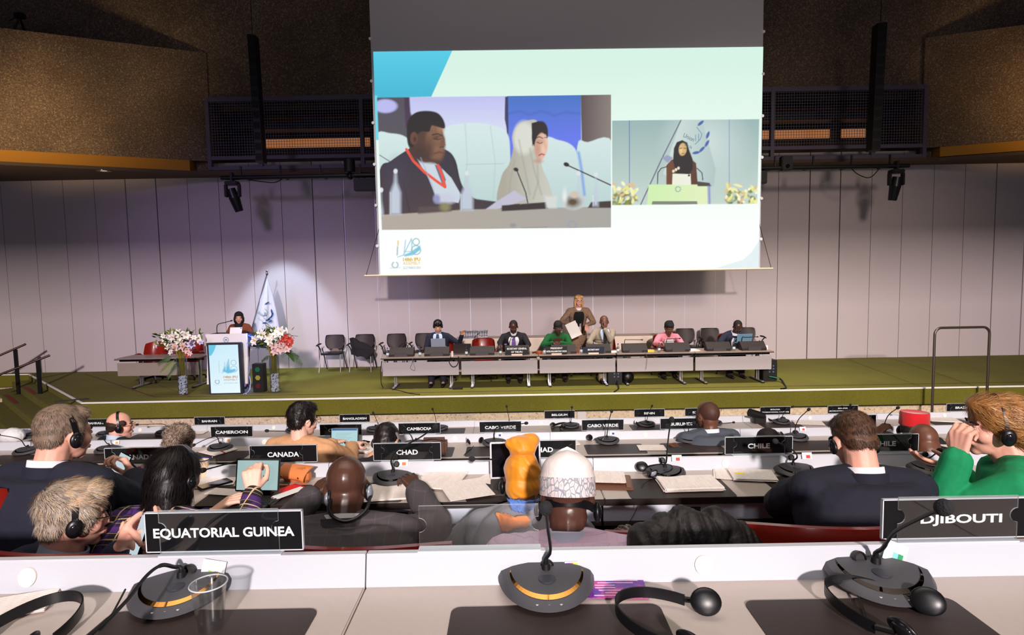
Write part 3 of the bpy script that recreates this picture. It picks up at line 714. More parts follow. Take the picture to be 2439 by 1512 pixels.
def visitor_chair():
    t = thing('visitor_chair', 'x', 'chair', (0, 0, 0))
    sm = mat('black_mesh_back', rgb(58, 48, 46), .55, noise_amt=.15, noise_scale=200); bk = mat('black_plastic', rgb(24, 24, 28), .35)
    def panelb(w0, w1, w2, z0, z1, z2, y, th, mi):
        pts = [(-w0, z0), (w0, z0), (w1, z1), (w2, z2), (w2 - .03, z2 + .015), (-w2 + .03, z2 + .015), (-w2, z2), (-w1, z1)]
        return pts
    b = MB(); nx, nz = 10, 8
    prof = [(.13, 0), (.19, .05), (.225, .12), (.23, .2), (.225, .27), (.215, .325), (.2, .345)]
    def bk_pts(off, k=1.0):
        out = []
        for (w, z) in prof:
            for i in range(nx + 1):
                u = -1 + 2 * i / nx; out.append((u * w * k, .21 + .02 * (1 - 0) + off - .05 * u * u + .10 * z, .50 + z + (.345 - z) * (1 - k) * .0))
        return out
    v0 = bk_pts(0); v1 = bk_pts(.02); n = nx + 1; fs = []
    m = len(prof)
    for j in range(m - 1):
        for i in range(nx):
            a = j * n + i; fs.append((a, a + 1, a + n + 1, a + n)); a += m * n; fs.append((a, a + n, a + n + 1, a + 1))
    rim = [i for i in range(n)] + [j * n + nx for j in range(1, m)] + [(m - 1) * n + i for i in range(nx - 1, -1, -1)] + [j * n for j in range(m - 2, 0, -1)]
    for a, c in zip(rim, rim[1:] + rim[:1]): fs.append((a, a + m * n, c + m * n, c))
    b.add(v0 + v1, fs); o = b.build('backrest', sm, t, True)
    b = MB(); b.tube([Vector(v0[i]) + Vector((0, .01, 0)) for i in rim], .013, 6, closed=True); b.build('back_frame', bk, t, True)
    b = MB()
    b.add([(-.1, .17, .43), (.1, .17, .43), (.14, .225, .52), (-.14, .225, .52), (-.1, .2, .42), (.1, .2, .42), (.14, .245, .52), (-.14, .245, .52)], [(0, 1, 2, 3), (5, 4, 7, 6), (1, 5, 6, 2), (4, 0, 3, 7), (0, 4, 5, 1)])
    b.build('back_support', mat('brown_support', rgb(96, 66, 54), .5), t)
    b = MB(); b.box((-.24, -.24, .41), (.24, .2, .455), bev=.02); b.build('seat', bk, t, True)
    for sx in (-1, 1):
        b = MB(); b.tube([(sx * .235, -.2, .42), (sx * .26, -.3, 0)], .013, 8); b.build('leg', alu, t, True)
        b = MB(); b.tube([(sx * .235, -.05, .56), (sx * .25, .3, 0)], .012, 8); b.build('leg', bk, t, True)
        b = MB(); b.tube(cr_curve([(sx * .25, -.1, .42), (sx * .28, -.08, .55), (sx * .32, -.14, .64)], 4), .014, 8); b.build('arm_post', bk, t, True)
        b = MB(); b.tube(cr_curve([(sx * .33, -.2, .635), (sx * .31, -.12, .66), (sx * .29, .04, .66)], 4), [.014] * 4 + [.02] * 4 + [.016], 8); b.build('armrest', bk, t, True)
    return t
vc = visitor_chair()
VC = [(791, 876, 'black chair by the wall, nearest the lectern flowers, empty seat'), (863, 876, 'black chair by the wall with a dark coat thrown over it'), (939, 874, 'black chair by the wall behind the left end of the dais table'),
      (1009, 872, 'black chair behind the man in the dark suit with the open laptops'), (1636, 850, 'black chair behind the dais, just right of the woman in pink'), (1697, 849, 'black chair left of the man in navy writing at the dais'),
      (1784, 849, 'black chair partly hidden behind the man in navy at the right end')]
first = True
vc.scale = (1.15, 1.15, 1.15)
for px, pyb, lab in VC:
    Yc = 16.35
    p = atz(px, pyb, 0) if False else Vector((at(px, 800, Yc).x, Yc, 0))
    if first: vc.location = p; vc['label'] = lab; vc['group'] = 'black visitor chairs on the stage'; first = False; vcs = vc
    else: dup(vcs, p, random.uniform(-.06, .06), lab, 'black visitor chairs on the stage')
red = mat('red_leather', rgb(140, 30, 18), .32, noise_amt=.1, noise_scale=14, coat=.2)
def red_chair_shell(t, back_h=.48, w=.27, face=1):
    """seat and one-piece curved back; chair faces -y*face"""
    b = MB(); nx = 14; prof = [(0, .0), (.04, -.01), (.25, .0), (.40, .03), (.46, .05), (.47, .08), (.40, .10), (.2, .085), (0, .06)]
    vs = []; fs = []
    for (z, yo) in prof:
        for i in range(nx + 1):
            u = -1 + 2 * i / nx; ww = w * (1 - .12 * (z / .47) ** 3) ; zz = z * back_h / .47 * (1 - .07 * abs(u) ** 4)
            vs.append((u * ww, face * (.24 + yo - .16 * abs(u) ** 3.0), .44 + zz))
    n = nx + 1
    for j in range(len(prof) - 1):
        for i in range(nx): a = j * n + i; fs.append((a, a + 1, a + n + 1, a + n))
    for j_ in (0, nx): fs.append(tuple(j * n + j_ for j in range(len(prof))))
    b.add(vs, fs); b.build('backrest', red, t, True)
    b = MB(); b.box((-.25, -.25, .40), (.25, .24, .48), bev=.03); b.build('seat', red, t, True)
def star_base(t):
    b = MB(); b.cyl((0, 0, .08), (0, 0, .4), .028, n=12); b.build('column', black, t, True)
    for i in range(5):
        a = 2 * math.pi * i / 5 + .3; e = Vector((.3 * math.cos(a), .3 * math.sin(a), .075))
        b = MB(); b.tube([(0, 0, .13), e], [.026, .016], 8); b.build('leg', mat('dark_polished', rgb(40, 40, 44), .2, .7), t, True)
        b = MB(); b.cyl(e + Vector((-.012, 0, -.045)), e + Vector((.012, 0, -.045)), .03, n=12); b.build('castor', black, t, True)
def red_chair():
    t = thing('conference_chair', 'x', 'chair')
    red_chair_shell(t); star_base(t)
    for sx in (-1, 1):
        b = MB(); b.tube(cr_curve([(sx * .26, .1, .5), (sx * .285, .05, .62), (sx * .29, -.05, .66), (sx * .27, -.2, .66)], 5), [.02] * 8 + [.026] * 8, 8); b.build('armrest', red, t, True)
    return t
rc = red_chair(); rc.scale = (1.15, 1.15, 1.1); rfirst = True
for px, py, Yc, lab in ((362, 800, 15.1, 'red leather chair behind the small side table left of the lectern'), (1050, 800, 14.35, 'red chair under the man in the dark suit at the left end of the dais'), (1150, 800, 14.55, 'empty red leather chair between the laptop and the man with the purple tie'),
                       (1226, 800, 14.65, 'red chair of the man with the purple tie'), (1330, 800, 14.65, 'red chair of the woman in the green jacket on the stage'), (1438, 800, 14.65, 'red chair of the man in the beige suit on the stage'),
                       (1585, 800, 14.65, 'red chair of the woman in the pink jacket'), (1742, 800, 14.6, 'red chair of the man in navy at the right end of the dais')):
    p = (at(px, py, Yc).x, Yc, 0)
    if rfirst: rc.location = p; rc['label'] = lab; rc['group'] = 'red chairs on the stage'; rfirst = False; rcs = rc
    else: dup(rcs, p, random.uniform(-.1, .1), lab, 'red chairs on the stage')
dup(rcs, (at(450, 800, 15.4).x, 15.4, 0), .1, 'second red chair half hidden behind the flowers left of the lectern', 'red chairs on the stage')
mon_m = mat('monitor_brown_black', rgb(44, 36, 35), .5, spec=.25);
def monitor():
    t = thing('dais_monitor', 'x', 'monitor')
    b = MB()
    vs = [(x_, y_, z_) for x_ in (-.285, .285) for (y_, z_) in ((-.13, 0), (.1, 0), (.13, .19), (.05, .2), (-.13, .055))]
    b.add(vs, [(0, 1, 2, 3, 4), (9, 8, 7, 6, 5), (0, 5, 6, 1), (1, 6, 7, 2), (2, 7, 8, 3), (3, 8, 9, 4), (4, 9, 5, 0)]); b.build('screen_body', mon_m, t)
    b = MB(); b.box((-.15, -.15, .0), (.15, -.12, .095), bev=.006); b.build('rear_box', mat('monitor_rear', rgb(62, 57, 60), .5), t)
    return t
mo = monitor(); mfirst = True
MON = [(958, 842, 'dark table monitor at the left end of the dais, beside a water bottle'), (1042, 840, 'dark table monitor in front of the man with the laptops'), (1149, 840, 'dark table monitor in front of the empty red dais chair'),
       (1232, 836, 'dark table monitor behind the secretary general sign'), (1342, 834, 'dark table monitor behind the president sign'), (1424, 832, 'dark table monitor behind the secretary sign'),
       (1510, 830, 'dark table monitor with a long bent microphone, right of the secretary sign'), (1611, 828, 'dark table monitor in front of the woman in pink'), (1708, 826, 'dark table monitor just left of the man in navy'), (1790, 824, 'dark table monitor at the right end of the dais')]
for px, py, lab in MON:
    p = (at(px, py, TY + .28).x, TY + .24, TZ)
    if mfirst: mo.location = p; mo['label'] = lab; mo['group'] = 'monitors on the dais'; mfirst = False; mos = mo
    else: dup(mos, p, 0, lab, 'monitors on the dais')
def goose(label, base, pts, group='microphones on the dais', r=.008):
    t = thing('gooseneck_microphone', label, 'microphone', base, 0, group); bv = Vector(base)
    q = [Vector(p) - bv for p in pts]; c = cr_curve(q, 5)
    b = MB(); b.tube(c, r, 6); b.build('stem', black, t, True)
    d = (c[-1] - c[-2]).normalized(); b = MB(); b.ell(c[-1] + d * .01, (r * 2, r * 2, r * 3.4), d.to_track_quat('Z', 'Y'), 10, 8); b.build('foam_tip', black, t, True)
    b = MB(); b.cyl((0, 0, 0), (0, 0, .02), .022, n=12); b.build('socket', black, t, True)
    return t
def gm(px, pyb, path, lab, Y=TY + .44):
    b0 = at(px, pyb, Y); b0.z = TZ + 0.0
    goose(lab, b0, [b0] + [at(x, y, Y) for x, y in path])
gm(930, 800, [(960, 818), (975, 818)], 'thin black microphone at the left end of the dais');
gm(1126, 812, [(1130, 806), (1138, 796)], 'thin black microphone reaching up over the empty red dais chair')
gm(1209, 812, [(1216, 807), (1224, 804)], 'thin microphone in front of the purple tie')
gm(1487, 816, [(1488, 811), (1495, 809), (1528, 809)], 'bent black microphone right of the secretary sign')
gm(1587, 814, [(1588, 809), (1595, 807), (1618, 806)], 'bent black microphone in front of the pink jacket')
gm(1766, 808, [(1768, 804), (1775, 803), (1803, 802)], 'bent black microphone at the right end of the dais')
gm(1412, 816, [(1414, 811), (1420, 809), (1438, 810)], 'bent black microphone in front of the man in beige')
def dais_sign(lines, px0, px1, py0, py1, lab, col=rgb(8, 8, 10)):
    Y = TY + .02; a = at(px0, (py0 + py1) / 2, Y); c = at(px1, (py0 + py1) / 2, Y); w = c.x - a.x; h = (py1 - py0) / F * Y
    t = thing('name_sign', lab, 'sign', ((a.x + c.x) / 2, Y, TZ))
    b = MB(); b.box((-w / 2, -.01, .02), (w / 2, .01, .02 + h), bev=.004); b.build('board', mat('sign_%d' % int(col[2] * 1000), col, .4), t)
    b = MB(); b.box((-w * .24, -.02, 0), (w * .24, .03, .035)); b.build('stand', mat('beige_stand', rgb(225, 205, 185), .5), t)
    wm = mat('sign_white', rgb(250, 250, 250), .5, emit=rgb(255, 255, 255), emit_str=.0)
    n = len(lines)
    for i, (s, fw) in enumerate(lines):
        z = .02 + h * (.5 if n == 1 else (.70 - .42 * i)) + .01
        text_obj(s, .1, w * fw, wm, t, (0, -.0125, z), 'lettering', bold=.002, height=h * (.24 if n > 1 else .26))
    return t
dais_sign([('SECRETARY GENERAL', .88), ('OF THE IPU', .5)], 1204, 1258, 822, 841, 'black sign reading secretary general of the ipu')
dais_sign([('PRESIDENT', .56), ('INTER-PARLIAMENTARY UNION', .94)], 1300, 1351, 821, 839, 'black sign reading president inter-parliamentary union')
dais_sign([('SECRETARY', .55)], 1388, 1439, 824, 839, 'dark blue sign reading secretary', rgb(14, 26, 48))
water = glass_mat('clear_glass', (.86, .92, .96), .16)
def bottle():
    t = thing('water_bottle', 'x', 'bottle')
    b = MB(); b.lathe([(0, 0), (.031, 0), (.033, .01), (.033, .12), (.028, .15), (.013, .175), (.012, .2)], 14); b.build('body', water, t, True)
    b = MB(); b.cyl((0, 0, .2), (0, 0, .222), .015, n=12); b.build('cap', mat('blue_cap', rgb(40, 60, 120), .4), t)
    b = MB(); b.lathe([(.0335, .05), (.0335, .10)], 14); b.build('paper_label', mat('pale_label', rgb(210, 220, 225), .6), t, True)
    return t
bo = bottle(); bfirst = True
for px, lab in ((923, 'water bottle at the left end of the dais, beside the first monitor'), (1000, 'green-capped water bottle between the two leftmost dais monitors'), (1111, 'water bottle between the laptop and the empty dais seat'),
                (1192, 'water bottle left of the secretary general sign'), (1297, 'water bottle beside the left edge of the president sign'), (1385, 'water bottle beside the left edge of the secretary sign'),
                (1472, 'water bottle just left of the bent microphone monitor'), (1570, 'water bottle in front of the pink jacket, near the yellow paper'), (1748, 'water bottle in front of the man in navy at the dais')):
    p = (at(px, 840, TY + .1).x, TY + .1, TZ)
    if bfirst: bo.location = p; bo['label'] = lab; bo['group'] = 'water bottles on the dais'; bfirst = False; bos = bo
    else: dup(bos, p, 0, lab, 'water bottles on the dais')
def glass(label, px, Y=TY + .13):
    t = thing('drinking_glass', label, 'glass', (at(px, 840, Y).x, Y, TZ), 0, 'drinking glasses on the dais')
    b = MB(); b.lathe([(0, .003), (.026, .003), (.032, .09)], 14); b.build('bowl', water, t, True)
glass('drinking glass beside the bottle left of the secretary general sign', 1183); glass('drinking glass left of the bottle in front of the pink jacket', 1561); glass('drinking glass beside the bottle near the man in navy', 1741)
def laptop(label, px, Y, w, ang, col, rz=0.0, back=None):
    t = thing('laptop', label, 'laptop', (at(px, 820, Y).x, Y, TZ), rz)
    b = MB(); b.box((-w / 2, -.0, 0), (w / 2, .23, .016), bev=.004); b.build('base', col, t)
    b = MB(); b.box((-w / 2, -.008, 0), (w / 2, 0, .23), bev=.003); o = b.build('lid', back or col, t); o.location = (0, 0, .012); o.rotation_euler = (R(ang), 0, 0)
    return t
silver = mat('silver_shell', rgb(176, 190, 206), .35, .4); dk = mat('graphite_shell', rgb(52, 46, 46), .4, .2)
laptop('silver laptop raised in front of the man at the left end of the dais', 1044, TY + .5, .34, 12, silver).location.z = TZ + .14
laptop('dark grey open laptop beside the empty red dais chair', 1101, TY + .3, .42, 12, dk).location.z = TZ + .03
laptop('pale blue laptop in front of the man in navy at the dais', 1772, TY + .5, .36, 12, mat('pale_blue_shell', rgb(120, 160, 186), .35, .2)).location.z = TZ + .12
b = MB(); b.box((-.2, -.12, 0), (.2, .12, .14), bev=.01); o = b.build('laptop_stand', black, None); o.location = (at(1044, 820, TY + .6).x, TY + .6, TZ); tag(o, 'low black stand under the silver laptop on the dais', 'stand')
b = MB(); b.box((-.2, -.12, 0), (.2, .12, .12), bev=.01); o = b.build('laptop_stand', black, None); o.location = (at(1772, 820, TY + .6).x, TY + .6, TZ); tag(o, 'low black stand under the pale blue laptop on the dais', 'stand')
def papers(name, label, cat, c, w, d, n, m, rz=0.0, group=None):
    b = MB(); rn = random.Random(int(abs(c[0]) * 1000))
    for i in range(n):
        a = rn.uniform(-.06, .06) if n > 1 else 0; ox, oy = rn.uniform(-.012, .012), rn.uniform(-.012, .012)
        ca, sa = math.cos(a), math.sin(a)
        q = [(-w / 2, -d / 2), (w / 2, -d / 2), (w / 2, d / 2), (-w / 2, d / 2)]
        b.prism([(ca * x - sa * y + ox, sa * x + ca * y + oy) for x, y in q], .001 + i * .004, .001 + i * .004 + .0034)
    o = b.build(name, m); o.location = c; o.rotation_euler = (0, 0, rz); tag(o, label, cat, group); return o
paper_m = mat('white_paper', rgb(238, 232, 228), .8)
papers('paper_stack', 'stack of white papers right of the woman in pink on the dais', 'papers', (at(1648, 825, TY + .25).x, TY + .28, TZ), .26, .3, 7, paper_m, .2)
papers('yellow_folder', 'yellow papers on the dais beside the woman in pink', 'papers', (at(1550, 826, TY + .3).x, TY + .35, TZ), .22, .3, 2, mat('yellow_paper', rgb(226, 196, 70), .7))
papers('paper_stack', 'white papers and a dark phone beside the man in beige on the dais', 'papers', (at(1458, 826, TY + .3).x, TY + .3, TZ), .2, .25, 4, paper_m, -.2)
t = thing('gavel_block', 'round brown wooden gavel block left of the president sign', 'gavel block', (at(1284, 838, TY + .2).x, TY + .2, TZ))
b = MB(); b.lathe([(0, 0), (.075, 0), (.08, .02), (.075, .06), (.06, .07), (0, .07)], 20); b.build('block', mat('orange_wood', rgb(150, 72, 36), .35), t, True)
b = MB(); b.cyl((-.16, .02, .03), (-.05, .0, .05), .022, n=10); b.build('gavel_handle', mat('dark_wood', rgb(70, 24, 18), .3), t, True)
b = MB(); b.box((-.07, -.04, 0), (.07, .04, .07), bev=.006); o = b.build('timer_box', mat('dark_red_box', rgb(120, 26, 26), .4)); o.location = (at(1372, 832, TY + .2).x, TY + .2, TZ); tag(o, 'small red and black timer box right of the president sign', 'timer')
b = MB(); b.box((-.04, -.03, 0), (.04, .03, .09), bev=.004); o = b.build('paper_cup', white_m); o.location = (at(1824, 822, TY + .3).x, TY + .3, TZ); tag(o, 'white cup at the right end of the dais table', 'cup')
b = MB(); b.cyl((0, 0, 0), (0, 0, .12), .022, n=12); o = b.build('marker_tube', white_m, smooth=True); o.location = (at(1077, 838, TY + .05).x, TY + .05, TZ); tag(o, 'slim white tube standing at the edge of the dais beside the dark laptop', 'tube')
t = thing('cloth_table', 'long table under a white cloth behind the dais', 'table', (at(1330, 800, 16).x, 16.0, 0))
hw = (at(1590, 800, 16).x - at(1085, 800, 16).x) / 2
b = MB(); b.box((-hw, -.35, .02), (hw, .35, .9), bev=.02); b.build('tablecloth', mat('ivory_cloth', rgb(240, 222, 206), .8, bump=.4, bump_scale=3), t, True)
t.location.x = (at(1590, 800, 16).x + at(1085, 800, 16).x) / 2
t = thing('glass_tray', 'tray crowded with upturned glasses on the white table behind the dais', 'glasses', (at(1130, 795, 16).x, 15.9, .9))
b = MB(); b.box((-.4, -.2, 0), (.4, .2, .015)); b.build('tray', alu, t)
for i in range(36):
    b = MB(); b.lathe([(.03, 0), (.03, .01), (.006, .02), (.006, .08), (.03, .13), (.028, .16)], 8, center=(-.36 + (i % 12) * .064, -.14 + (i // 12) * .14, .015 + random.uniform(0, .03))); b.build('wine_glass', water, t, True)
papers('napkin_stack', 'stack of white napkins right of the glasses on the white table', 'napkins', (at(1151, 790, 16).x, 15.85, .9), .25, .2, 12, white_m)
def pa_box(label, px0, px1, pyb, Yb, h):
    x0 = at(px0, pyb, Yb).x; x1 = at(px1, pyb, Yb).x
    t = thing('power_amplifier_box', label, 'speaker box', ((x0 + x1) / 2, Yb + .25, 0)); w = x1 - x0
    b = MB(); b.box((-w / 2, -.25, 0), (w / 2, .25, h), bev=.012); b.build('cabinet', black, t)
    b = MB()
    for i in range(3):
        for j in range(2): b.cyl((-.02 + j * .09, -.256, h * .45 + i * .07), (-.02 + j * .09, -.25, h * .45 + i * .07), .018, n=10)
    b.build('socket_plate', mat('blue_grey_sockets', rgb(90, 110, 150), .4), t)
    return t
pa_box('black speaker box under the dais table below the secretary sign', 1449, 1482, 921, TY + .12, .42)
pa_box('black speaker box at the right end of the dais table', 1818, 1851, 913, TY + .2, .5)
b = MB(); b.ell((0, 0, .15), (.16, .14, .16), None, 16, 10); o = b.build('bag', mat('black_bag', rgb(14, 14, 16), .35, bump=.6, bump_scale=14), smooth=True); o.location = (at(1495, 900, TY + .25).x, TY + .3, 0); tag(o, 'soft black bag on the stage floor beside the speaker box under the dais', 'bag')
def cable(label, pts, m=None, r=.008, name='cable', group='cables on the stage'):
    b = MB(); b.tube(cr_curve(pts, 6), r, 6); o = b.build(name, m or black, smooth=True); tag(o, label, 'cable', group); return o
def zf(px, py, z=.01): return atz(px, py, z)
a = at(907, 862, TY - .05)
cable('black cable hanging from the left end of the dais table onto the carpet', [at(909, 860, TY - .06), at(907, 890, TY - .06), zf(912, 922), zf(940, 927), zf(975, 936), zf(1000, 939)])
cable('black cable looping down the front of the leftmost dais panel', [at(1074, 850, TY - .04), at(1070, 862, TY - .04), at(1078, 873, TY - .04), at(1088, 870, TY - .04), at(1092, 858, TY - .04), at(1092, 848, TY - .04)], r=.01)
cable('thin grey wire hanging in a loop on the leftmost dais panel', [at(983, 854, TY - .04), at(981, 866, TY - .04), at(977, 876, TY - .04), at(986, 882, TY - .04), at(988, 878, TY - .04), at(984, 862, TY - .04)], mat('grey_wire', rgb(110, 104, 108), .5), .004)
cable('black cable trailing from the box under the dais onto the carpet', [at(1470, 908, TY + .1), zf(1473, 925), zf(1463, 933)], r=.016)
cable('thick black cable curving from the box at the right end of the dais', [at(1840, 898, TY + .16), at(1858, 902, TY + .1), zf(1868, 915), zf(1872, 924), zf(1860, 926)], r=.02)
cable('green wire plugged into the box at the right end of the dais', [at(1832, 896, TY + .1), at(1842, 898, TY + .1), at(1858, 902, TY + .1)], mat('green_wire', rgb(50, 160, 120), .5), .008)
cable('thin grey wire hanging down the fourth dais panel', [at(1535, 836, TY - .04), at(1541, 850, TY - .04), at(1540, 870, TY - .04), at(1538, 880, TY - .04)], mat('grey_wire', rgb(110, 104, 108), .5), .004)
b = MB(); b.box((-.12, -.04, 0), (.12, .04, .04), bev=.008); o = b.build('power_strip', black); o.location = zf(1090, 926); tag(o, 'black power strip on the carpet at a leg of the leftmost dais section', 'power strip')
b = MB(); b.box((-.3, -.02, 0), (.3, .02, .03), bev=.008); o = b.build('floor_socket', black); q = zf(170, 954); o.location = q; o.rotation_euler = (0, 0, .5); tag(o, 'flat black bar lying at the left corner of the stage edge', 'bar')
def cloth_lump(name, label, cat, pts, m, th=.05, seed=1, parent=None):
    """pts: list of rows of points -> grid sheet with thickness and small folds"""
    nr, nc = len(pts), len(pts[0]); b = MB(); K = 4
    G = []
    for i in range((nr - 1) * K + 1):
        fi = i / K; i0 = min(int(fi), nr - 2); ti = fi - i0; row = []
        for j in range((nc - 1) * K + 1):
            fj = j / K; j0 = min(int(fj), nc - 2); tj = fj - j0
            p = (Vector(pts[i0][j0]) * (1 - tj) + Vector(pts[i0][j0 + 1]) * tj) * (1 - ti) + (Vector(pts[i0 + 1][j0]) * (1 - tj) + Vector(pts[i0 + 1][j0 + 1]) * tj) * ti
            nn = noise.noise(p * 9 + Vector((seed, 0, 0))); row.append(p + Vector((nn * .02, -abs(noise.noise(p * 14 + Vector((0, seed, 0)))) * th, nn * .02)))
        G.append(row)
    n = len(G[0]); vs = [p for r_ in G for p in r_]; fs = []
    off = len(vs); vs += [p + Vector((0, .025, 0)) for p in vs[:off]]
    for i in range(len(G) - 1):
        for j in range(n - 1):
            a = i * n + j; fs.append((a, a + 1, a + n + 1, a + n)); fs.append((a + off, a + n + off, a + n + 1 + off, a + 1 + off))
    edge = [j for j in range(n)] + [i * n + n - 1 for i in range(1, len(G))] + [(len(G) - 1) * n + j for j in range(n - 2, -1, -1)] + [i * n for i in range(len(G) - 2, 0, -1)]
    for a, c in zip(edge, edge[1:] + edge[:1]): fs.append((a, a + off, c + off, c))
    b.add(vs, fs); o = b.build(name, m, parent, 60)
    if parent is None: tag(o, label, cat)
    return o
def P(px, py, Y): return at(px, py, Y)
Yk = 16.12
cloth_lump('coat', 'dark grey coat thrown over a black chair beside the dais', 'coat',
           [[P(832, 806, Yk), P(841, 803, Yk - .1), P(858, 812, Yk), P(878, 820, Yk)], [P(836, 824, Yk - .1), P(846, 826, Yk - .15), P(868, 828, Yk - .1), P(893, 834, Yk)],
            [P(840, 842, Yk - .05), P(852, 848, Yk - .1), P(872, 848, Yk - .1), P(890, 842, Yk)], [P(851, 850, Yk), P(862, 846, Yk - .1), P(872, 856, Yk - .1), P(881, 854, Yk)]], mat('charcoal_wool', rgb(34, 32, 36), .9), .08, 3)
LX0, LX1 = at(493, 800, 13.5).x, at(590, 800, 13.5).x
LY = 13.45
lt = at(542, 930, LY); lc = (LX0 + LX1) / 2
lw = mat('white_lacquer', rgb(244, 240, 238), .3)
t = thing('lectern', 'white lectern with an upright blue digital poster on its front, beside the flowers', 'lectern', (lc, LY, 0))
W2 = (LX1 - LX0) / 2
b = MB()   # leaning white front board with a lower cut-out for the legs
ztop = at(540, 795, LY).z
b.add([(-W2, -.02, ztop), (W2, -.02, ztop), (W2 - .01, -.0, ztop - .55), (-W2 - .0, -.0, ztop - .55), (-W2, .04, ztop), (W2, .04, ztop), (W2 - .01, .06, ztop - .55), (-W2, .06, ztop - .55)],
      [(0, 3, 2, 1), (4, 5, 6, 7), (0, 1, 5, 4), (1, 2, 6, 5), (2, 3, 7, 6), (3, 0, 4, 7)])
b.build('front_board', lw, t)
for sx in (-1, 1):
    b = MB(); xo = sx * W2; w_ = .17 * sx
    x0, x1 = (xo, xo - w_)
    zb_ = .2
    b.add([(min(x0, x1), -.0, ztop - .55), (max(x0, x1), -.0, ztop - .55), (max(x0, x1) - .03 * 1, -.02, zb_), (min(x0, x1) - .03, -.02, zb_), (min(x0, x1), .06, ztop - .55), (max(x0, x1), .06, ztop - .55), (max(x0, x1) - .03, .04, zb_), (min(x0, x1) - .03, .04, zb_)],
          [(0, 3, 2, 1), (4, 5, 6, 7), (1, 2, 6, 5), (3, 0, 4, 7), (2, 3, 7, 6)])
    b.build('leg', lw, t)
b = MB(); b.box((-W2 + .02, .06, ztop - .28), (W2 + .10, .62, ztop - .24)); b.add([(W2, .05, ztop), (W2 + .02, .05, ztop - .3), (W2 + .18, .6, ztop - .42), (W2 + .16, .6, ztop - .12), (W2 - .03, .05, ztop), (W2 - .01, .05, ztop - .3), (W2 + .15, .6, ztop - .42), (W2 + .13, .6, ztop - .12)],
        [(0, 1, 2, 3), (5, 4, 7, 6), (0, 3, 7, 4), (1, 5, 6, 2), (2, 6, 7, 3), (0, 4, 5, 1)]); b.build('side_panel', mat('slate_panel', rgb(74, 74, 92), .4), t)
b = MB(); b.box((-W2 + .01, .04, ztop - .05), (W2 + .02, .5, ztop - .01)); b.build('desk_top', mat('dark_desktop', rgb(40, 38, 46), .4), t)
b = MB(); b.box((-.2, .1, 0), (.2, .45, .05)); b.box((-.12, .2, .05), (.12, .35, ztop - .25)); b.build('column', mat('dark_blue_column', rgb(24, 26, 60), .4), t)
b = MB()
for a in range(-60, 241, 25): b.ell((.055 * math.cos(R(a)) - .0, -.026, ztop - .13 + .055 * math.sin(R(a))), (.012, .003, .008), None, 6, 4)
b.box((-.02, -.027, ztop - .15), (.02, -.024, ztop - .115)); b.build('emblem', mat('grey_emblem', rgb(120, 140, 170), .6), t)
SX = at(535, 880, LY - .2);
dz = [at(x, y, LY - .18) for x, y in ((491, 820), (570, 817), (576, 942), (497, 945))]
wdp = (dz[1].x - dz[0].x + dz[2].x - dz[3].x) / 2; hgt = 1.18
t2 = thing('digital_poster', 'upright black-framed screen with a pale blue poster standing before the lectern', 'display', ((dz[0].x + dz[1].x) / 2 + .03, LY - .22, 0))
b = MB(); b.box((-wdp / 2, .0, .0), (wdp / 2, .12, hgt), bev=.006); pf = b.build('frame', mat('charcoal_frame', rgb(44, 48, 58), .4), t2)
def poster(X, Y):
    p = Pic(X, Y, (214, 240, 250))
    p.poly([(0, 0), (100, 0), (100, 178), (0, 178)], (196, 232, 248), 1, col2=(232, 248, 252), axis=(0, 0, 100, 178))
    p.poly([(0, 0), (26, 0), (18, 22), (8, 38), (0, 40)], (100, 195, 226), 2)
    p.poly([(42, 98), (50, 78), (54, 92), (64, 60), (68, 92), (86, 88), (90, 96), (74, 104), (60, 106), (50, 100)], (96, 190, 228), 5, op=.85)
    tl = (120, 180, 205)
    p.line([(40, 104), (50, 98), (52, 64)], 1.8, tl, .8); p.line([(50, 96), (66, 52), (68, 100)], 1.8, tl, .8)
    for cy, r_ in ((66, 9), (90, 11)): p.line([(82 + r_ * math.cos(R(a)), cy + r_ * math.sin(R(a))) for a in range(0, 361, 20)], 1.8, tl, .85)
    p.line([(32, 60), (32, 104)], 2.5, (190, 214, 224), .8)
    for a in range(-60, 241, 25): p.ell(23 + 7 * math.cos(R(a)), 136 + 7 * math.sin(R(a)), 2, 1.2, (140, 170, 185), 1)
    p.line([(10, 147), (38, 147)], 1, (170, 190, 200), .7)
    return p.c
mg = .045
pic_plane('poster_screen', [(-wdp / 2 + mg, -.004, hgt - mg), (wdp / 2 - mg, -.004, hgt - mg), (wdp / 2 - mg, -.004, mg * .7), (-wdp / 2 + mg, -.004, mg * .7)], 160, 240, poster, [(0, 0), (100, 0), (100, 178), (0, 178)], glow_mat('poster_glow', 1.0), t2)
bw = mat('poster_brown', rgb(20, 20, 20), .8, emit=rgb(190, 150, 120), emit_str=1); bs = mat('poster_blue', rgb(20, 20, 20), .8, emit=rgb(120, 190, 210), emit_str=1)
text_obj('148th IPU', .1, wdp * .42, bw, t2, (.13, -.008, .40), 'poster_lettering', bold=.003, height=.05); text_obj('ASSEMBLY', .1, wdp * .42, bw, t2, (.13, -.008, .335), 'poster_lettering', height=.045); text_obj('23-27 MARCH 2024', .1, wdp * .42, bs, t2, (.13, -.008, .26), 'poster_lettering', height=.03)
t = thing('tablet_computer', 'white-backed tablet propped on the lectern in front of the speaker', 'tablet', (at(561, 793, LY + .12).x, LY + .12, ztop - .01))
b = MB(); b.box((-.14, 0, 0), (.14, .008, .15), bev=.003); o = b.build('back_cover', mat('pale_tablet', rgb(238, 232, 226), .4), t); o.rotation_euler = (R(-18), 0, 0)
b = MB(); b.cyl((.115, -.004, .125), (.115, 0, .125), .012, n=12); o = b.build('camera_lens', black, t); o.rotation_euler = (R(-18), 0, 0)
p0 = at(517, 794, LY + .1)
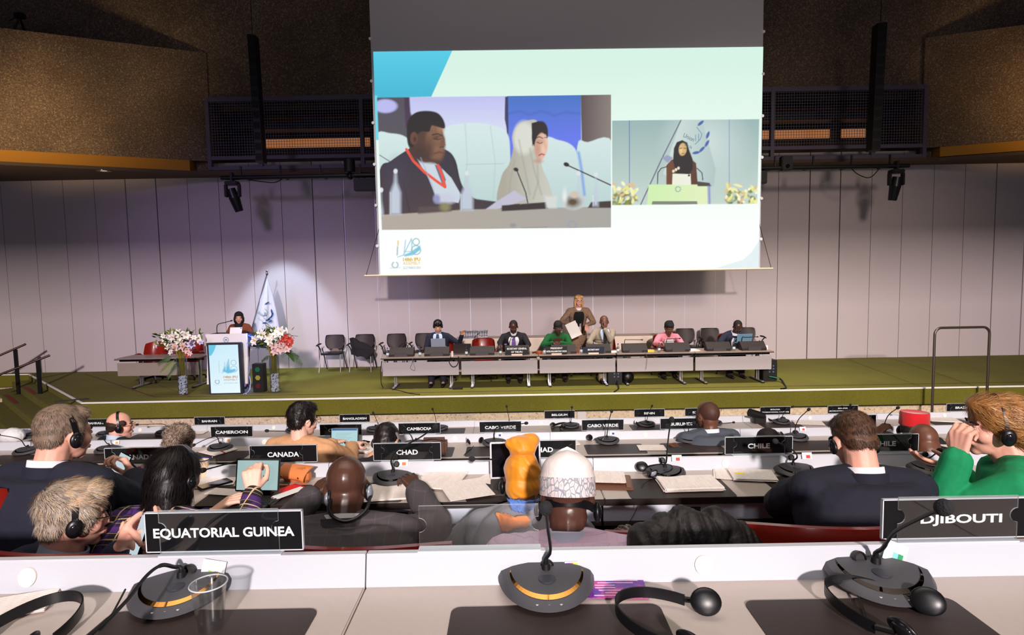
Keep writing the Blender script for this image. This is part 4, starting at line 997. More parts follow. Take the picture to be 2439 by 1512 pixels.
goose('long bent microphone on the lectern reaching towards the speaker', p0, [p0, at(516.5, 780, LY + .1), at(520, 772, LY + .1), at(535, 768, LY + .15), at(550, 764, LY + .2)], None, .009)
p0 = at(588, 794, LY + .25); p0.z = ztop - .01
goose('short microphone at the right of the lectern', p0, [p0, p0 + Vector((.02, 0, .03)), p0 + Vector((.06, -.05, .02))], None, .012)
l = bpy.data.lights.new('lectern_led', 'POINT'); l.energy = 14; l.color = (.1, .15, 1.0); l.shadow_soft_size = .05
o = bpy.data.objects.new('lectern_led', l); C.objects.link(o); o.location = (lc + .2, LY + .25, .3)
l = bpy.data.lights.new('desk_led', 'POINT'); l.energy = 7; l.color = (.15, .25, 1.0); l.shadow_soft_size = .03
o = bpy.data.objects.new('desk_led', l); C.objects.link(o); o.location = (lc + W2 + .14, LY - .02, ztop - .02)
b = MB(); b.box((0, 0, 0), (.28, .012, .03)); o = b.build('led_strip', mat('blue_led', rgb(40, 70, 255), .3, emit=rgb(60, 90, 255), emit_str=3)); o.location = (LX1 + .02, LY + .02, ztop - .06); o.rotation_euler = (0, R(22), .4); tag(o, 'glowing blue light strip at the right edge of the lectern top', 'light strip')
cable('white and blue cables running down behind the lectern to the floor', [at(591, 850, LY + .2), at(594, 880, LY + .15), at(590, 905, LY + .1), zf(596, 925), zf(586, 938)], mat('pale_cable', rgb(190, 195, 225), .5), .012)
cable('second pale cable curving down to the carpet beside the lectern', [at(588, 840, LY + .2), at(590, 880, LY + .15), at(597, 910, LY + .1), zf(592, 932), zf(580, 938)], mat('pale_cable', rgb(190, 195, 225), .5), .010)
t = thing('timer_light', 'black box with green, yellow and red lamps on the floor beside the lectern', 'signal light', (at(614, 940, LY - .1).x, LY - .05, 0))
b = MB(); wt = .125; b.box((-wt, 0, 0), (wt, .2, .66), bev=.006); b.build('housing', black, t)
for z, c_, n_ in ((.53, rgb(24, 100, 62), 'green lamp'), (.34, rgb(150, 150, 46), 'yellow lamp'), (.15, rgb(90, 28, 26), 'red lamp')):
    b = MB(); b.cyl((0, -.008, z), (0, 0.0, z), .062, n=6); o = b.build('lamp', mat(n_.replace(' ', '_'), c_, .35), t); o['label'] = n_
# -- people
def remesh(mb, voxel, smooth_it=3):
    me = bpy.data.meshes.new('tmp'); me.from_pydata(mb.v, [], mb.f); me.update()
    o = bpy.data.objects.new('tmp', me); C.objects.link(o)
    md = o.modifiers.new('r', 'REMESH'); md.mode = 'VOXEL'; md.voxel_size = voxel
    if smooth_it:
        sm = o.modifiers.new('s', 'SMOOTH'); sm.factor = .5; sm.iterations = smooth_it
    dg = bpy.context.evaluated_depsgraph_get(); dg.update()
    r = bpy.data.meshes.new_from_object(o.evaluated_get(dg))
    bpy.data.objects.remove(o); bpy.data.meshes.remove(me)
    return r
def mesh_obj(name, me, mats, parent):
    me.name = name; me.materials.clear()
    for m in (mats if isinstance(mats, (list, tuple)) else [mats]): me.materials.append(m)
    me.polygons.foreach_set('use_smooth', [True] * len(me.polygons)); me.update()
    o = bpy.data.objects.new(name, me); C.objects.link(o); o.parent = parent
    return o
def arr(me):
    a = np.empty(len(me.vertices) * 3, np.float64); me.vertices.foreach_get('co', a); return a.reshape(-1, 3)
def normals(me):
    a = np.empty(len(me.vertices) * 3, np.float32); me.vertices.foreach_get('normal', a); return a.reshape(-1, 3)
def wrinkle(me, amp=.006, sc=9, seed=0, stretch=(1, 1, .6)):
    co = arr(me); n = normals(me); s3 = Vector(stretch) * sc
    d = np.empty(len(co))
    for i, p in enumerate(co):
        q = Vector((p[0] * s3.x + seed, p[1] * s3.y, p[2] * s3.z))
        w = noise.noise(q * .35) * 3.0
        d[i] = (1 - abs(noise.noise(q + Vector((w, w, 0)))) * 2.6) * .6 + noise.noise(q * .5) * 1.2
    co = co + n * (d * amp)[:, None]
    me.vertices.foreach_set('co', co.ravel()); me.update()
def caps(b, p, q, r0, r1):
    """tapered capsule"""
    p = Vector(p); q = Vector(q)
    b.cyl(p, q, r0, r1, 12, caps=True); b.ell(p, (r0, r0, r0), None, 12, 8); b.ell(q, (r1, r1, r1), None, 12, 8)
def chain(b, pts, rs):
    for i in range(len(pts) - 1): caps(b, pts[i], pts[i + 1], rs[i], rs[i + 1])
def ik(S, Wp, l1, l2, pole):
    S = Vector(S); Wp = Vector(Wp); d = Wp - S; L = d.length; Lm = (l1 + l2) * .999
    if L > Lm: Wp = S + d * (Lm / L); d = Wp - S; L = Lm
    L = max(L, abs(l1 - l2) + .01)
    a = (l1 * l1 - l2 * l2 + L * L) / (2 * L); h = math.sqrt(max(0, l1 * l1 - a * a)); u = d.normalized()
    pv = Vector(pole); pv = pv - u * pv.dot(u)
    if pv.length < 1e-4: pv = u.orthogonal()
    return S + u * a + pv.normalized() * h, Wp
def hand(b, Wp, d, n, side, curl=.35, spread=.10, k=1.0, pinch=None, point=False):
    """palm and five fingers. d: pointing direction, n: palm normal (palm faces along n), side +1 right hand"""
    d = Vector(d).normalized(); n = Vector(n); n = (n - d * n.dot(d)).normalized(); s = d.cross(n).normalized() * side   # towards the little finger
    Wp = Vector(Wp)
    lens = [(.043, .025, .02), (.047, .029, .021), (.043, .027, .02), (.034, .021, .018)]
    for i, L in enumerate(lens):
        off = (-.030 + .021 * i) * k
        k0 = Wp + d * (.088 - .004 * abs(i - 1.3)) * k + s * off
        caps(b, Wp + d * .012 * k + s * off * .55, k0, .0145 * k, .0115 * k)
        a = (-.10 + .085 * i) * spread / .1 * .8
        dd = (d * math.cos(a) + s * math.sin(a)).normalized(); p = k0; ang = 0
        c_ = (.1 if (point and i == 0) else curl * (1 + .18 * i))
        r0 = .0092 * k
        for j, l in enumerate(L):
            ang += c_ * (1.0 if j else .8)
            v = (dd * math.cos(ang) + n * math.sin(ang)); q = p + v * l * k
            caps(b, p, q, r0 * (1 - .07 * j), r0 * (1 - .07 * (j + 1))); p = q
    t0 = Wp + d * .022 * k - s * .022 * k + n * .008 * k
    t1 = t0 + (d * .55 - s * .65 + n * .35).normalized() * .042 * k
    t2 = t1 + (d * .85 - s * .15 + n * .45).normalized() * .032 * k
    t3 = t2 + (d * .9 + s * .15 + n * .4).normalized() * .026 * k
    caps(b, t0, t1, .0165 * k, .0125 * k); caps(b, t1, t2, .0120 * k, .0105 * k); caps(b, t2, t3, .0105 * k, .009 * k)
def skin(name, c, dark=False):
    return mat('skin_' + name, c, .42 if dark else .5, noise_amt=.05, noise_scale=30, spec=.5)
SK = dict(pale=skin('pale', rgb(232, 186, 166)), pink=skin('pink', rgb(226, 168, 148)), tan=skin('tan', rgb(204, 150, 120)), east=skin('east', rgb(218, 162, 130)),
          dark=skin('dark', rgb(80, 52, 43), True), brown=skin('brown', rgb(106, 68, 52), True))
RINGS = [(-.17, .165, .125, 0), (-.05, .178, .135, 0), (.12, .165, .122, 0), (.32, .158, .115, 0), (.52, .172, .125, 0), (.70, .188, .130, 0), (.84, .186, .120, 0), (.93, .150, .098, 0), (1.0, .085, .078, 0)]
class Person:
    """local frame: x right, y forward, z up; root on the floor under the pelvis"""
    def __init__(s, label, head_w, yaw, floor, sc=1.0, hyaw=0, hpitch=0, hroll=0, build=1.0, hs=1.0, neck=(0, -.055, -.17), skin='pale', standing=False, hipz=.50, lean_side=0.0, spine=.55, group=None):
        s.sc = sc; s.hs = hs * sc; s.bd = build
        Rz = Matrix.Rotation(yaw, 3, 'Z')
        head_w = Vector(head_w)
        s.neck_w = head_w + Rz @ (Vector(neck) * sc)
        hz = hipz * sc
        dz = s.neck_w.z - floor - hz; L = spine * sc
        fwd = math.sqrt(max(0, L * L - dz * dz)) if dz < L else 0
        s.pelvis_w = Vector((s.neck_w.x, s.neck_w.y, floor + hz)) - Rz @ Vector((lean_side, fwd, 0))
        s.root = thing('person', label, 'person', (s.pelvis_w.x, s.pelvis_w.y, floor), yaw, group)
        s.Mi = (Matrix.Translation((s.pelvis_w.x, s.pelvis_w.y, floor)) @ Matrix.Rotation(yaw, 4, 'Z')).inverted()
        s.neck = s.Mi @ s.neck_w; s.pelvis = s.Mi @ s.pelvis_w; s.head = s.Mi @ head_w
        s.floor = floor; s.standing = standing; s.skin = SK[skin]
        s.hm = Matrix.Translation(s.head) @ Matrix.Rotation(R(hyaw), 4, 'Z') @ Matrix.Rotation(R(-hpitch), 4, 'X') @ Matrix.Rotation(R(hroll), 4, 'Y') @ Matrix.Scale(s.hs, 4)
        s.hw = s.Mi.inverted() @ s.hm
        sw = .178 * sc * (1 + (build - 1) * .6)
        ax = (s.neck - s.pelvis).normalized()
        s.ax = ax
        s.sh = {}
        for sd in (-1, 1): s.sh[sd] = s.neck - ax * .066 * sc + Vector((sd * sw, .01 * sc, 0))
        s.el = {}; s.wr = {}; s.hd = {}
    def L(s, p): return s.Mi @ Vector(p)
    def arm(s, sd, wrist_w, pole=(0, 0, -1), d=None, n=(0, 0, -1), curl=.4, hand_on=True, local=False, point=False, k=1.0):
        Wp = Vector(wrist_w) if local else s.L(wrist_w)
        rot = s.Mi.to_3x3()
        el, Wp = ik(s.sh[sd], Wp, .29 * s.sc * k, .26 * s.sc * k, Vector(pole))
        s.el[sd] = el; s.wr[sd] = Wp
        dd = (Wp - el).normalized() if d is None else (rot @ Vector(d)).normalized()
        s.hd[sd] = (dd, rot @ Vector(n) if not local else Vector(n), curl, hand_on, point)
    def rest_arm(s, sd, fwd=.30, out=.22, z=None):
        z = z if z is not None else (.76 * s.sc)
        s.arm(sd, (sd * out, s.sh[sd].y + fwd * s.sc, z), pole=(sd * .8, -.3, -1), local=True)
    def spine_pt(s, f):
        base = s.pelvis; top = s.neck
        bow = math.sin(max(0, min(1, f)) * math.pi) * .035 * s.sc
        n = Vector((0, -1, 0)) if not s.standing else Vector((0, -.3, 0))
        return base.lerp(top, f) + n * bow
    def torso(s, f, ang, off=0.0):
        """surface point of the torso: ang 0 = front (+y), positive to the right"""
        rx = ry = 0
        for (f0, a0, b0, _), (f1, a1, b1, _) in zip(RINGS, RINGS[1:]):
            if f0 <= f <= f1 or (f1 == 1.0 and f > 1):
                t = (f - f0) / (f1 - f0); rx = a0 + (a1 - a0) * t; ry = b0 + (b1 - b0) * t; break
        kx = s.bd; rx = (rx * kx * s.sc + off); ry = (ry * kx * s.sc + off)
        c = s.spine_pt(f); yv = Vector((1, 0, 0)).cross(s.ax) * -1
        yv.normalize()
        e = .85
        sx = math.copysign(abs(math.sin(ang)) ** e, math.sin(ang)); sy = math.copysign(abs(math.cos(ang)) ** e, math.cos(ang))
        return c + Vector((1, 0, 0)) * rx * sx + yv * ry * sy
    def loft(s, b, f0, f1, off, n=24, m=12):
        vs = []
        for j in range(m + 1):
            f = f0 + (f1 - f0) * j / m
            for i in range(n): vs.append(s.torso(f, 2 * math.pi * i / n, off))
        fs = [(j * n + i, j * n + (i + 1) % n, (j + 1) * n + (i + 1) % n, (j + 1) * n + i) for j in range(m) for i in range(n)]
        fs += [tuple(range(n - 1, -1, -1)), tuple(m * n + i for i in range(n))]
        fs = [tuple(reversed(f)) for f in fs]
        b.add(vs, fs)
    def H(s, p): return s.hm @ Vector(p)
    def hell(s, b, c, r, rot=None, n=20, m=14):
        """ellipsoid in the head frame"""
        t = MB(); t.ell(c, r, rot, n, m); b.add([s.hm @ Vector(v) for v in t.v], t.f)
    def hcap(s, b, p, q, r0, r1): caps(b, s.H(p), s.H(q), r0 * s.hs, r1 * s.hs)
    def body(s, voxel=.006, face=True, jaw=1.0, legs=True, beard=None):
        b = MB(); sc = s.sc
        s.hell(b, (0, -.014, .030), (.0755, .0935, .084)); s.hell(b, (0, .026, -.022), (.060 * jaw, .062, .078)); s.hell(b, (0, .040, -.066), (.046 * jaw, .045, .042))
        s.hell(b, (0, .066, -.094), (.024 * jaw, .020, .018)); s.hell(b, (0, -.045, -.035), (.06, .045, .06))
        s.hcap(b, (0, .080, .010), (0, .099, -.029), .0075, .0105); s.hcap(b, (-.011, .089, -.033), (.011, .089, -.033), .0085, .0085); s.hell(b, (0, -.030, -.052), (.060 * jaw, .054, .050))
        s.hcap(b, (-.034, .066, .022), (.034, .066, .022), .014, .014)
        for sd in (-1, 1):
            s.hell(b, (sd * .040, .052, -.030), (.024, .030, .028)); s.hell(b, (sd * .030, .0815, .0060), (.0150, .0085, .0052)); s.hell(b, (sd * .030, .0800, -.0080), (.0140, .0070, .0050)); s.hell(b, (sd * .078, -.006, -.012), (.010, .019, .031), Quaternion((0, 0, 1), sd * -.35));
        s.hcap(b, (-.016, .086, -.060), (.016, .086, -.060), .009, .009)
        nb = s.neck
        chain(b, [s.H((0, -.03, -.05)), nb + s.ax * -.0 + Vector((0, .0, 0)), nb - s.ax * .06 * sc], [.056 * s.hs * jaw, .058 * sc, .058 * sc])
        chain(b, [s.H((0, .0, -.07)), nb + Vector((0, .015, -.01)) * sc], [.044 * s.hs, .05 * sc])
        s.loft(b, -.15, .90, -.022 * sc)
        for sd in (-1, 1):
            caps(b, nb - s.ax * .07 * sc, s.sh[sd], .04 * sc, .045 * sc)
            if sd in s.el:
                chain(b, [s.sh[sd], s.el[sd], s.wr[sd]], [.050 * sc, .040 * sc, .026 * sc])
                dd, n, curl, on, point = s.hd[sd]
                if on: hand(b, s.wr[sd], dd, n, sd, curl, k=sc * 1.02, point=point)
        if legs:
            for sd in (-1, 1):
                hp = s.pelvis + Vector((sd * .09 * sc, 0, -.02 * sc))
                if s.standing:
                    kn = Vector((sd * .095 * sc, .01, .5 * sc)); an = Vector((sd * .09 * sc, 0, .09 * sc))
                else:
                    kn = s.pelvis + Vector((sd * .12 * sc, .42 * sc, .02 * sc)); an = Vector((sd * .12 * sc, s.pelvis.y + .40 * sc, .09 * sc))
                chain(b, [hp, kn, an], [.082 * sc, .058 * sc, .042 * sc]); caps(b, an, (an.x, an.y + .13 * sc, .04 * sc), .036 * sc, .03 * sc)
                s.leg = getattr(s, 'leg', {}); s.leg[sd] = (hp, kn, an)
        me = remesh(b, voxel, 2)
        o = mesh_obj('body', me, s.skin, s.root)
        if face: s.face()
        return o
    def face(s, brow=None, lip=None):
        eyem = mat('eye_white', rgb(196, 186, 176), .4); iris = mat('dark_iris', rgb(40, 24, 16), .2)
        browm = mat('brow_hair', rgb(34, 24, 20), .8)
        for sd in (-1, 1):
            b = MB(); b.ell((sd * .030, .0835, .000), (.0115, .006, .0046), None, 12, 8); t = [s.hm @ Vector(v) for v in b.v]; q = MB(); q.add(t, b.f); e = q.build('eye', eyem, s.root, True)
            b = MB(); b.ell((sd * .030, .0885, .000), (.0052, .003, .0044), None, 10, 6); q = MB(); q.add([s.hm @ Vector(v) for v in b.v], b.f); q.build('iris', iris, e, True)
            b = MB(); b.tube([s.H((sd * .014, .090, .019)), s.H((sd * .03, .088, .0245)), s.H((sd * .048, .076, .018))], .0035 * s.hs, 6); b.build('eyebrow', browm, s.root, True)
        b = MB(); b.ell((0, .0935, -.0585), (.021, .007, .0045), None, 14, 8); b.ell((0, .0925, -.0655), (.017, .0075, .0055), None, 14, 8)
        q = MB(); q.add([s.hm @ Vector(v) for v in b.v], b.f); q.build('lips', mat('lips_' + s.skin.name, tuple(0.72 * c for c in s.skin.node_tree.nodes['Principled BSDF'].inputs['Base Color'].default_value[:1]) + tuple(0.5 * c for c in s.skin.node_tree.nodes['Principled BSDF'].inputs['Base Color'].default_value[1:3]) + (1,), .45), s.root, True)
    def jacket(s, m, name='jacket', off=.02, f0=-.14, f1=.97, sleeve=.052, voxel=.009, wr=.006, cuff=.92, seed=None, sleeves=True, skirt=True, shoulder=.064, sm=3):
        b = MB(); sc = s.sc; off *= sc
        s.loft(b, f0, f1, off)
        for sd in (-1, 1):
            caps(b, s.neck - s.ax * .022 * sc, s.sh[sd] + s.ax * .0, .062 * sc, shoulder * sc)
            caps(b, s.neck - s.ax * .09 * sc + Vector((0, -.02 * sc, 0)), s.sh[sd] - s.ax * .03 * sc, .085 * sc, .06 * sc)
            caps(b, s.neck - s.ax * .20 * sc, s.sh[sd] - s.ax * .06 * sc, .09 * sc, .06 * sc)
            if sleeves and sd in s.el:
                w = s.el[sd].lerp(s.wr[sd], cuff)
                chain(b, [s.sh[sd], s.sh[sd].lerp(s.el[sd], .5), s.el[sd], w], [.068 * sc, (sleeve + .010) * sc, sleeve * sc, (sleeve - .010) * sc])
        me = remesh(b, voxel, sm)
        wrinkle(me, wr * sc, 9 / sc, seed if seed is not None else len(bpy.data.objects) % 17)
        return mesh_obj(name, me, m, s.root)
    def trousers(s, m, voxel=.012, name='trousers'):
        b = MB(); sc = s.sc
        s.loft(b, -.17, .12, .014 * sc)
        for sd in (-1, 1):
            hp, kn, an = s.leg[sd]; chain(b, [hp, kn, an], [.098 * sc, .075 * sc, .062 * sc]); caps(b, an, an - Vector((0, 0, .02 * sc)), .062 * sc, .062 * sc)
        return mesh_obj(name, remesh(b, voxel, 2), m, s.root)
    def shoes(s, m):
        for sd in (-1, 1):
            hp, kn, an = s.leg[sd]; b = MB(); sc = s.sc
            chain(b, [(an.x, an.y - .03 * sc, .045 * sc), (an.x, an.y + .09 * sc, .04 * sc), (an.x, an.y + .19 * sc, .03 * sc)], [.044 * sc, .042 * sc, .030 * sc])
            mesh_obj('shoe', remesh(b, .008 * sc, 2), m, s.root)
    def collar(s, m, name='shirt_collar', r=.066, h=.035, tilt=0.0, up=.0, wide=1.0, ry=None):
        """ring of cloth round the neck"""
        sc = s.sc; c = s.neck + s.ax * (.01 + up) * sc; n = 28; b = MB(); vs = []
        ax = (s.H((0, -.03, -.05)) - s.neck).normalized(); ax = (ax + s.ax + Vector((0, 0, 1))).normalized(); xv = Vector((1, 0, 0)); yv = ax.cross(xv).normalized()
        for (dr, dz) in ((.004, -h * .5), (.0, h * .5), (-.006, h * .5), (-.004, -h * .5)):
            for i in range(n):
                a = 2 * math.pi * i / n; fr = max(0, -math.cos(a)) if False else 0
                dip = -.022 * (1 + math.cos(a)) * .5
                vs.append(c + (xv * math.sin(a) * (r + dr) * wide + yv * math.cos(a) * ((ry or r) + dr)) * sc + ax * (dz + dip) * sc)
        fs = [(j * n + i, j * n + (i + 1) % n, ((j + 1) % 4) * n + (i + 1) % n, ((j + 1) % 4) * n + i) for j in range(4) for i in range(n)]
        b.add(vs, fs); return b.build(name, m, s.root, 60)
    def front_patch(s, name, m, f0, f1, a0, a1, off, th=.006, cx=0.0, off1=None):
        """cloth strip on the chest between fractions f0<f1, half-angles a0 at bottom, a1 at top"""
        b = MB(); n = 8; mm = 12; vs = []
        for k in (0, 1):
            for j in range(mm + 1):
                f = f0 + (f1 - f0) * j / mm; a = a0 + (a1 - a0) * j / mm
                oo = off + ((off if off1 is None else off1) - off) * j / mm
                for i in range(n + 1): vs.append(s.torso(f, cx + a * (-1 + 2 * i / n), (oo - th * k) * s.sc))
        N = (mm + 1) * (n + 1); fs = []
        for j in range(mm):
            for i in range(n): q = j * (n + 1) + i; fs += [(q, q + 1, q + n + 2, q + n + 1), (q + N, q + N + n + 1, q + N + n + 2, q + N + 1)]
        for j in range(mm):
            for i in (0, n): q = j * (n + 1) + i; fs.append((q, q + n + 1, q + N + n + 1, q + N))
        for i in range(n):
            for j in (0, mm): q = j * (n + 1) + i; fs.append((q, q + 1, q + N + 1, q + N))
        b.add(vs, fs); return b.build(name, m, s.root, 60)
    def hair(s, blobs, m, voxel=.006, rough=.003, rsc=40, name='hair', sm=2, parent=None):
        b = MB()
        for bl in blobs:
            if len(bl) == 2: s.hell(b, bl[0], bl[1])
            elif len(bl) == 3: s.hell(b, bl[0], bl[1], bl[2])
            else: s.hcap(b, *bl)
        me = remesh(b, voxel, sm)
        if rough:
            co = arr(me); n = normals(me)
            d = np.array([noise.noise(Vector(p) * rsc) + .5 * noise.noise(Vector(p) * rsc * 2.3) for p in co])
            me.vertices.foreach_set('co', (co + n * (d * rough)[:, None]).ravel()); me.update()
        return mesh_obj(name, me, m, parent or s.root)
    def strands(s, hair_o, mats, count, length, width=.0016, flow=None, lift=.25, seed=1, jitter=.5, droop=.3, zmin=None, rootoff=-.002, curl=0.0):
        """locks of hair: thin tapering ribbons grown from the hair cap, one mesh"""
        droop = droop * length / (.09 * 3.5); rn = random.Random(seed); me = hair_o.data; co = arr(me); nn = normals(me); hmi = s.hm.inverted(); b = MB()
        idx = list(range(len(co))); k = s.hs
        done = 0; tries = 0
        while done < count and tries < count * 6:
            tries += 1
            i = rn.choice(idx); p = Vector(co[i]); n = Vector(nn[i]); hp = hmi @ p
            f = flow(hp)
            if f is None: continue
            fl = (s.hm.to_3x3() @ f).normalized(); fl = fl - n * fl.dot(n)
            if fl.length < 1e-3: continue
            fl.normalize(); sdv = fl.cross(n)
            fl = (fl + sdv * rn.uniform(-jitter, jitter)).normalized(); sdv = fl.cross(n).normalized()
            L = length * rn.uniform(.6, 1.15) * k; w = width * rn.uniform(.6, 1.5) * k; vs = []; seg = 5; q = p + n * rootoff * k; v = (fl + n * lift * rn.uniform(.6, 1.6)).normalized()
            cw = rn.uniform(-1, 1) * curl
            for j in range(seg + 1):
                t = j / seg; ww = w * (1 - t) ** .6 * (0.7 if j == 0 else 1) + .0001
                vs += [q - sdv * ww, q + sdv * ww]
                q = q + v * (L / seg); v = (v - n * droop * (1.4 * t) + sdv * cw * .3).normalized()
            b.add(vs, [(2 * j, 2 * j + 1, 2 * j + 3, 2 * j + 2) for j in range(seg)], rn.randrange(len(mats)))
            done += 1
        b.build('hair_strands', mats, s.root if hair_o.parent is s.root else hair_o.parent, 80)
    def glasses(s, m, lens=True, r=.021):
        b = MB()
        for sd in (-1, 1):
            pts = [s.H((sd * .032 + r * 1.1 * math.cos(a) , .103, -.002 + r * .85 * math.sin(a))) for a in [i * math.pi / 8 for i in range(16)]]
            b.tube(pts, .0016 * s.hs, 6, closed=True)
            b.tube([s.H((sd * .055, .102, .006)), s.H((sd * .082, .06, .008)), s.H((sd * .086, -.002, .004)), s.H((sd * .084, -.022, -.012))], .0017 * s.hs, 6)
        b.tube([s.H((-.009, .104, .002)), s.H((0, .108, .006)), s.H((.009, .104, .002))], .0016 * s.hs, 6)
        return b.build('glasses', m, s.root, True)
    def headset(s, label, tilt=0.0, cup=True, drop=-.012, band_m=None, r=.102, wide=.0095, group='headsets', bz=.0, m=None, cable=None, yoff=0.0):
        """headset worn on the head: band over (tilt 0), or behind (tilt -100)"""
        m = m or mat('headset_black', rgb(16, 16, 20), .35)
        hw = s.hw; c = hw.translation
        t = thing('headset', label, 'headset', c, 0, group)
        rot = hw.to_3x3()
        def T(p): return rot @ Vector(p)
        ca, sa = math.cos(R(tilt)), math.sin(R(tilt)); b = MB(); path = []
        for i in range(25):
            a = -math.pi * .5 + math.pi * i / 24
            x = .0895 * math.sin(a) * (1.0 + .05 * math.cos(a)); h = (r + .022 + bz) * math.cos(a) + drop + .01
            path.append((x, h * sa + yoff, h * ca + (drop if ca < .5 else 0)))
        n = len(path); vs = []
        for i, p in enumerate(path):
            p = Vector(p); tt = (Vector(path[min(i + 1, n - 1)]) - Vector(path[max(i - 1, 0)])).normalized(); bi = Vector((0, ca, -sa)); nr = tt.cross(bi).normalized()
            for (u, v) in ((-wide, -.0018), (wide, -.0018), (wide, .0018), (-wide, .0018)): vs.append(T(p + bi * u + nr * v))
        fs = [(i * 4 + k, i * 4 + (k + 1) % 4, (i + 1) * 4 + (k + 1) % 4, (i + 1) * 4 + k) for i in range(n - 1) for k in range(4)] + [(3, 2, 1, 0), ((n - 1) * 4, (n - 1) * 4 + 1, (n - 1) * 4 + 2, (n - 1) * 4 + 3)]
        b.add(vs, fs); b.build('headband', band_m or m, t, True)
        for sd in (-1, 1):
            if cup:
                b = MB(); b.ell((sd * .094, yoff, drop - .006), (.013, .026, .033), None, 18, 12); q = MB(); q.add([T(v) for v in b.v], b.f); q.build('ear_cup', m, t, True)
                b = MB(); b.ell((sd * .102, yoff, drop - .006), (.008, .016, .02), None, 16, 8); q = MB(); q.add([T(v) for v in b.v], b.f); q.build('cup_shell', mat('gloss_black', rgb(24, 24, 28), .12), t, True)
        return t
PI = math.pi
def suit(name, c, rough=.85): return mat(name, c, rough, noise_amt=.07, noise_scale=60, bump=.05, bump_scale=300)
navy = suit('navy_suit', rgb(26, 28, 48)); blackwool = suit('black_suit', rgb(26, 24, 30)); shirt_w = mat('white_shirt', rgb(238, 238, 244), .7); shirt_b = mat('pale_blue_shirt', rgb(190, 208, 232), .7)
hair_k = mat('black_hair', rgb(18, 14, 16), .45, spec=.4); hair_kk = mat('short_black_hair', rgb(26, 18, 18), .8)
SHORT = [((0, -.020, .040), (.080, .094, .084)), ((0, -.055, -.015), (.068, .052, .06)), ((0, .035, .085), (.055, .045, .032))]
CROP = [((0, -.020, .034), (.0785, .093, .084)), ((0, -.052, -.012), (.066, .05, .055))]
S = 1.2
def seated_stage(label, px, py, Y, **k):
    kk = dict(sc=S, hs=1.1, floor=0, hipz=.46)
    kk.update(k)
    fl = kk.pop('floor')
    return Person(label, at(px, py, Y), kk.pop('yaw', PI), fl, **kk)
def man(p, coat, shirt, tie, hairb, hairm, trm=None, voxel=.011, v_open=.42, **jk):
    p.body(voxel); p.jacket(coat, voxel=.014, **jk); p.trousers(trm or coat, .016); p.shoes(black)
    p.front_patch('shirt_front', shirt, .42, 1.0, .05, v_open, .038, off1=.070); p.front_patch('lapel', mat('lapel_' + coat.name, tuple(c_ * .7 for c_ in coat.node_tree.nodes['Principled BSDF'].inputs['Base Color'].default_value[:3]) + (1,), .8), .38, .985, .10, v_open + .16, .030, off1=.062)
    if tie: p.front_patch('tie', tie, .40, .99, .12, .085, .048, off1=.078)
    p.collar(shirt, r=.07, h=.05, up=.012)
    if hairb: p.hair(hairb, hairm, .008, .002)
p = seated_stage('man in a dark suit at the left end of the dais, one arm stretched sideways', 1043, 777, 14.15, hpitch=22, hyaw=8, skin='east', neck=(0, -.07, -.142))
p.arm(-1, at(1100, 797, 14.1), pole=(-1, 0, -.4), curl=.3); p.arm(1, at(1060, 828, 13.75), pole=(.4, -.2, -1)); p.rest_arm(1, .25, .1, .80)
man(p, navy, shirt_b, mat('navy_tie', rgb(24, 40, 78), .6), [((0, -.015, .044), (.086, .098, .082)), ((-.035, .038, .083), (.045, .05, .030)), ((.040, .036, .078), (.036, .048, .034)), ((0, -.05, -.02), (.07, .05, .06)), ((-.075, .03, .02), (.016, .035, .045)), ((.075, .03, .02), (.016, .035, .045))], hair_k)
p = seated_stage('heavy-set man in a black suit and purple tie writing behind the secretary general sign', 1223, 778, 14.25, hpitch=30, hyaw=-6, skin='dark', build=1.22, neck=(0, -.09, -.145))
p.arm(1, at(1192, 822, 13.75), pole=(.9, -.2, -.6), curl=.9); p.arm(-1, at(1252, 828, 13.8), pole=(-.9, -.2, -.6))
man(p, blackwool, shirt_w, mat('purple_tie', rgb(128, 98, 176), .5), CROP, hair_kk)
b = MB(); b.ell(p.torso(.70, .62, .045), (.035, .012, .018), None, 10, 6); b.build('pocket_square', mat('purple_cloth', rgb(150, 120, 190), .6), p.root, True)
p = seated_stage('woman with cropped black hair and glasses in an emerald green jacket behind the president sign', 1329, 780, 14.25, hpitch=20, skin='dark', build=1.0, neck=(0, -.07, -.142))
p.arm(1, at(1317, 816, 13.9), pole=(1, -.2, -.5), curl=.8); p.arm(-1, at(1335, 816, 13.9), pole=(-1, -.2, -.5), curl=.8)
green_st = suit('emerald_jacket', rgb(12, 84, 38))
p.body(.011); p.jacket(green_st, voxel=.014); p.trousers(blackwool, .016, 'skirt'); p.shoes(black)
p.front_patch('top', mat('dark_top', rgb(36, 34, 40), .8), .45, .84, .12, .36, .034, off1=.05); p.front_patch('neckline', p.skin, .80, .99, .34, .40, .046, off1=.060)
p.hair([((0, -.018, .045), (.083, .096, .086)), ((0, -.05, .0), (.07, .05, .055))], hair_kk, .008, .004); p.glasses(mat('dark_frame', rgb(30, 24, 24), .3))
b = MB(); b.ell(p.torso(.74, -.75, .05), (.022, .01, .03), None, 10, 6); b.build('brooch', mat('gold_brooch', rgb(190, 160, 70), .3, .8), p.root, True)
b = MB(); b.tube([p.torso(.97, a, .035) + Vector((0, 0, -.02 - .14 * (1 - abs(a) / .5))) for a in (-.5, -.3, -.1, .1, .3, .5)], .004, 6); b.build('necklace', mat('silver_chain', rgb(210, 210, 210), .3, .9), p.root, True)
p = Person('blonde woman with glasses in a patterned brown suit standing behind the dais holding papers', at(1378, 717, 15.0), PI, 0, sc=S, hs=1.06, standing=True, hipz=.95, spine=.53, skin='pink', hyaw=10, neck=(0, -.03, -.15))
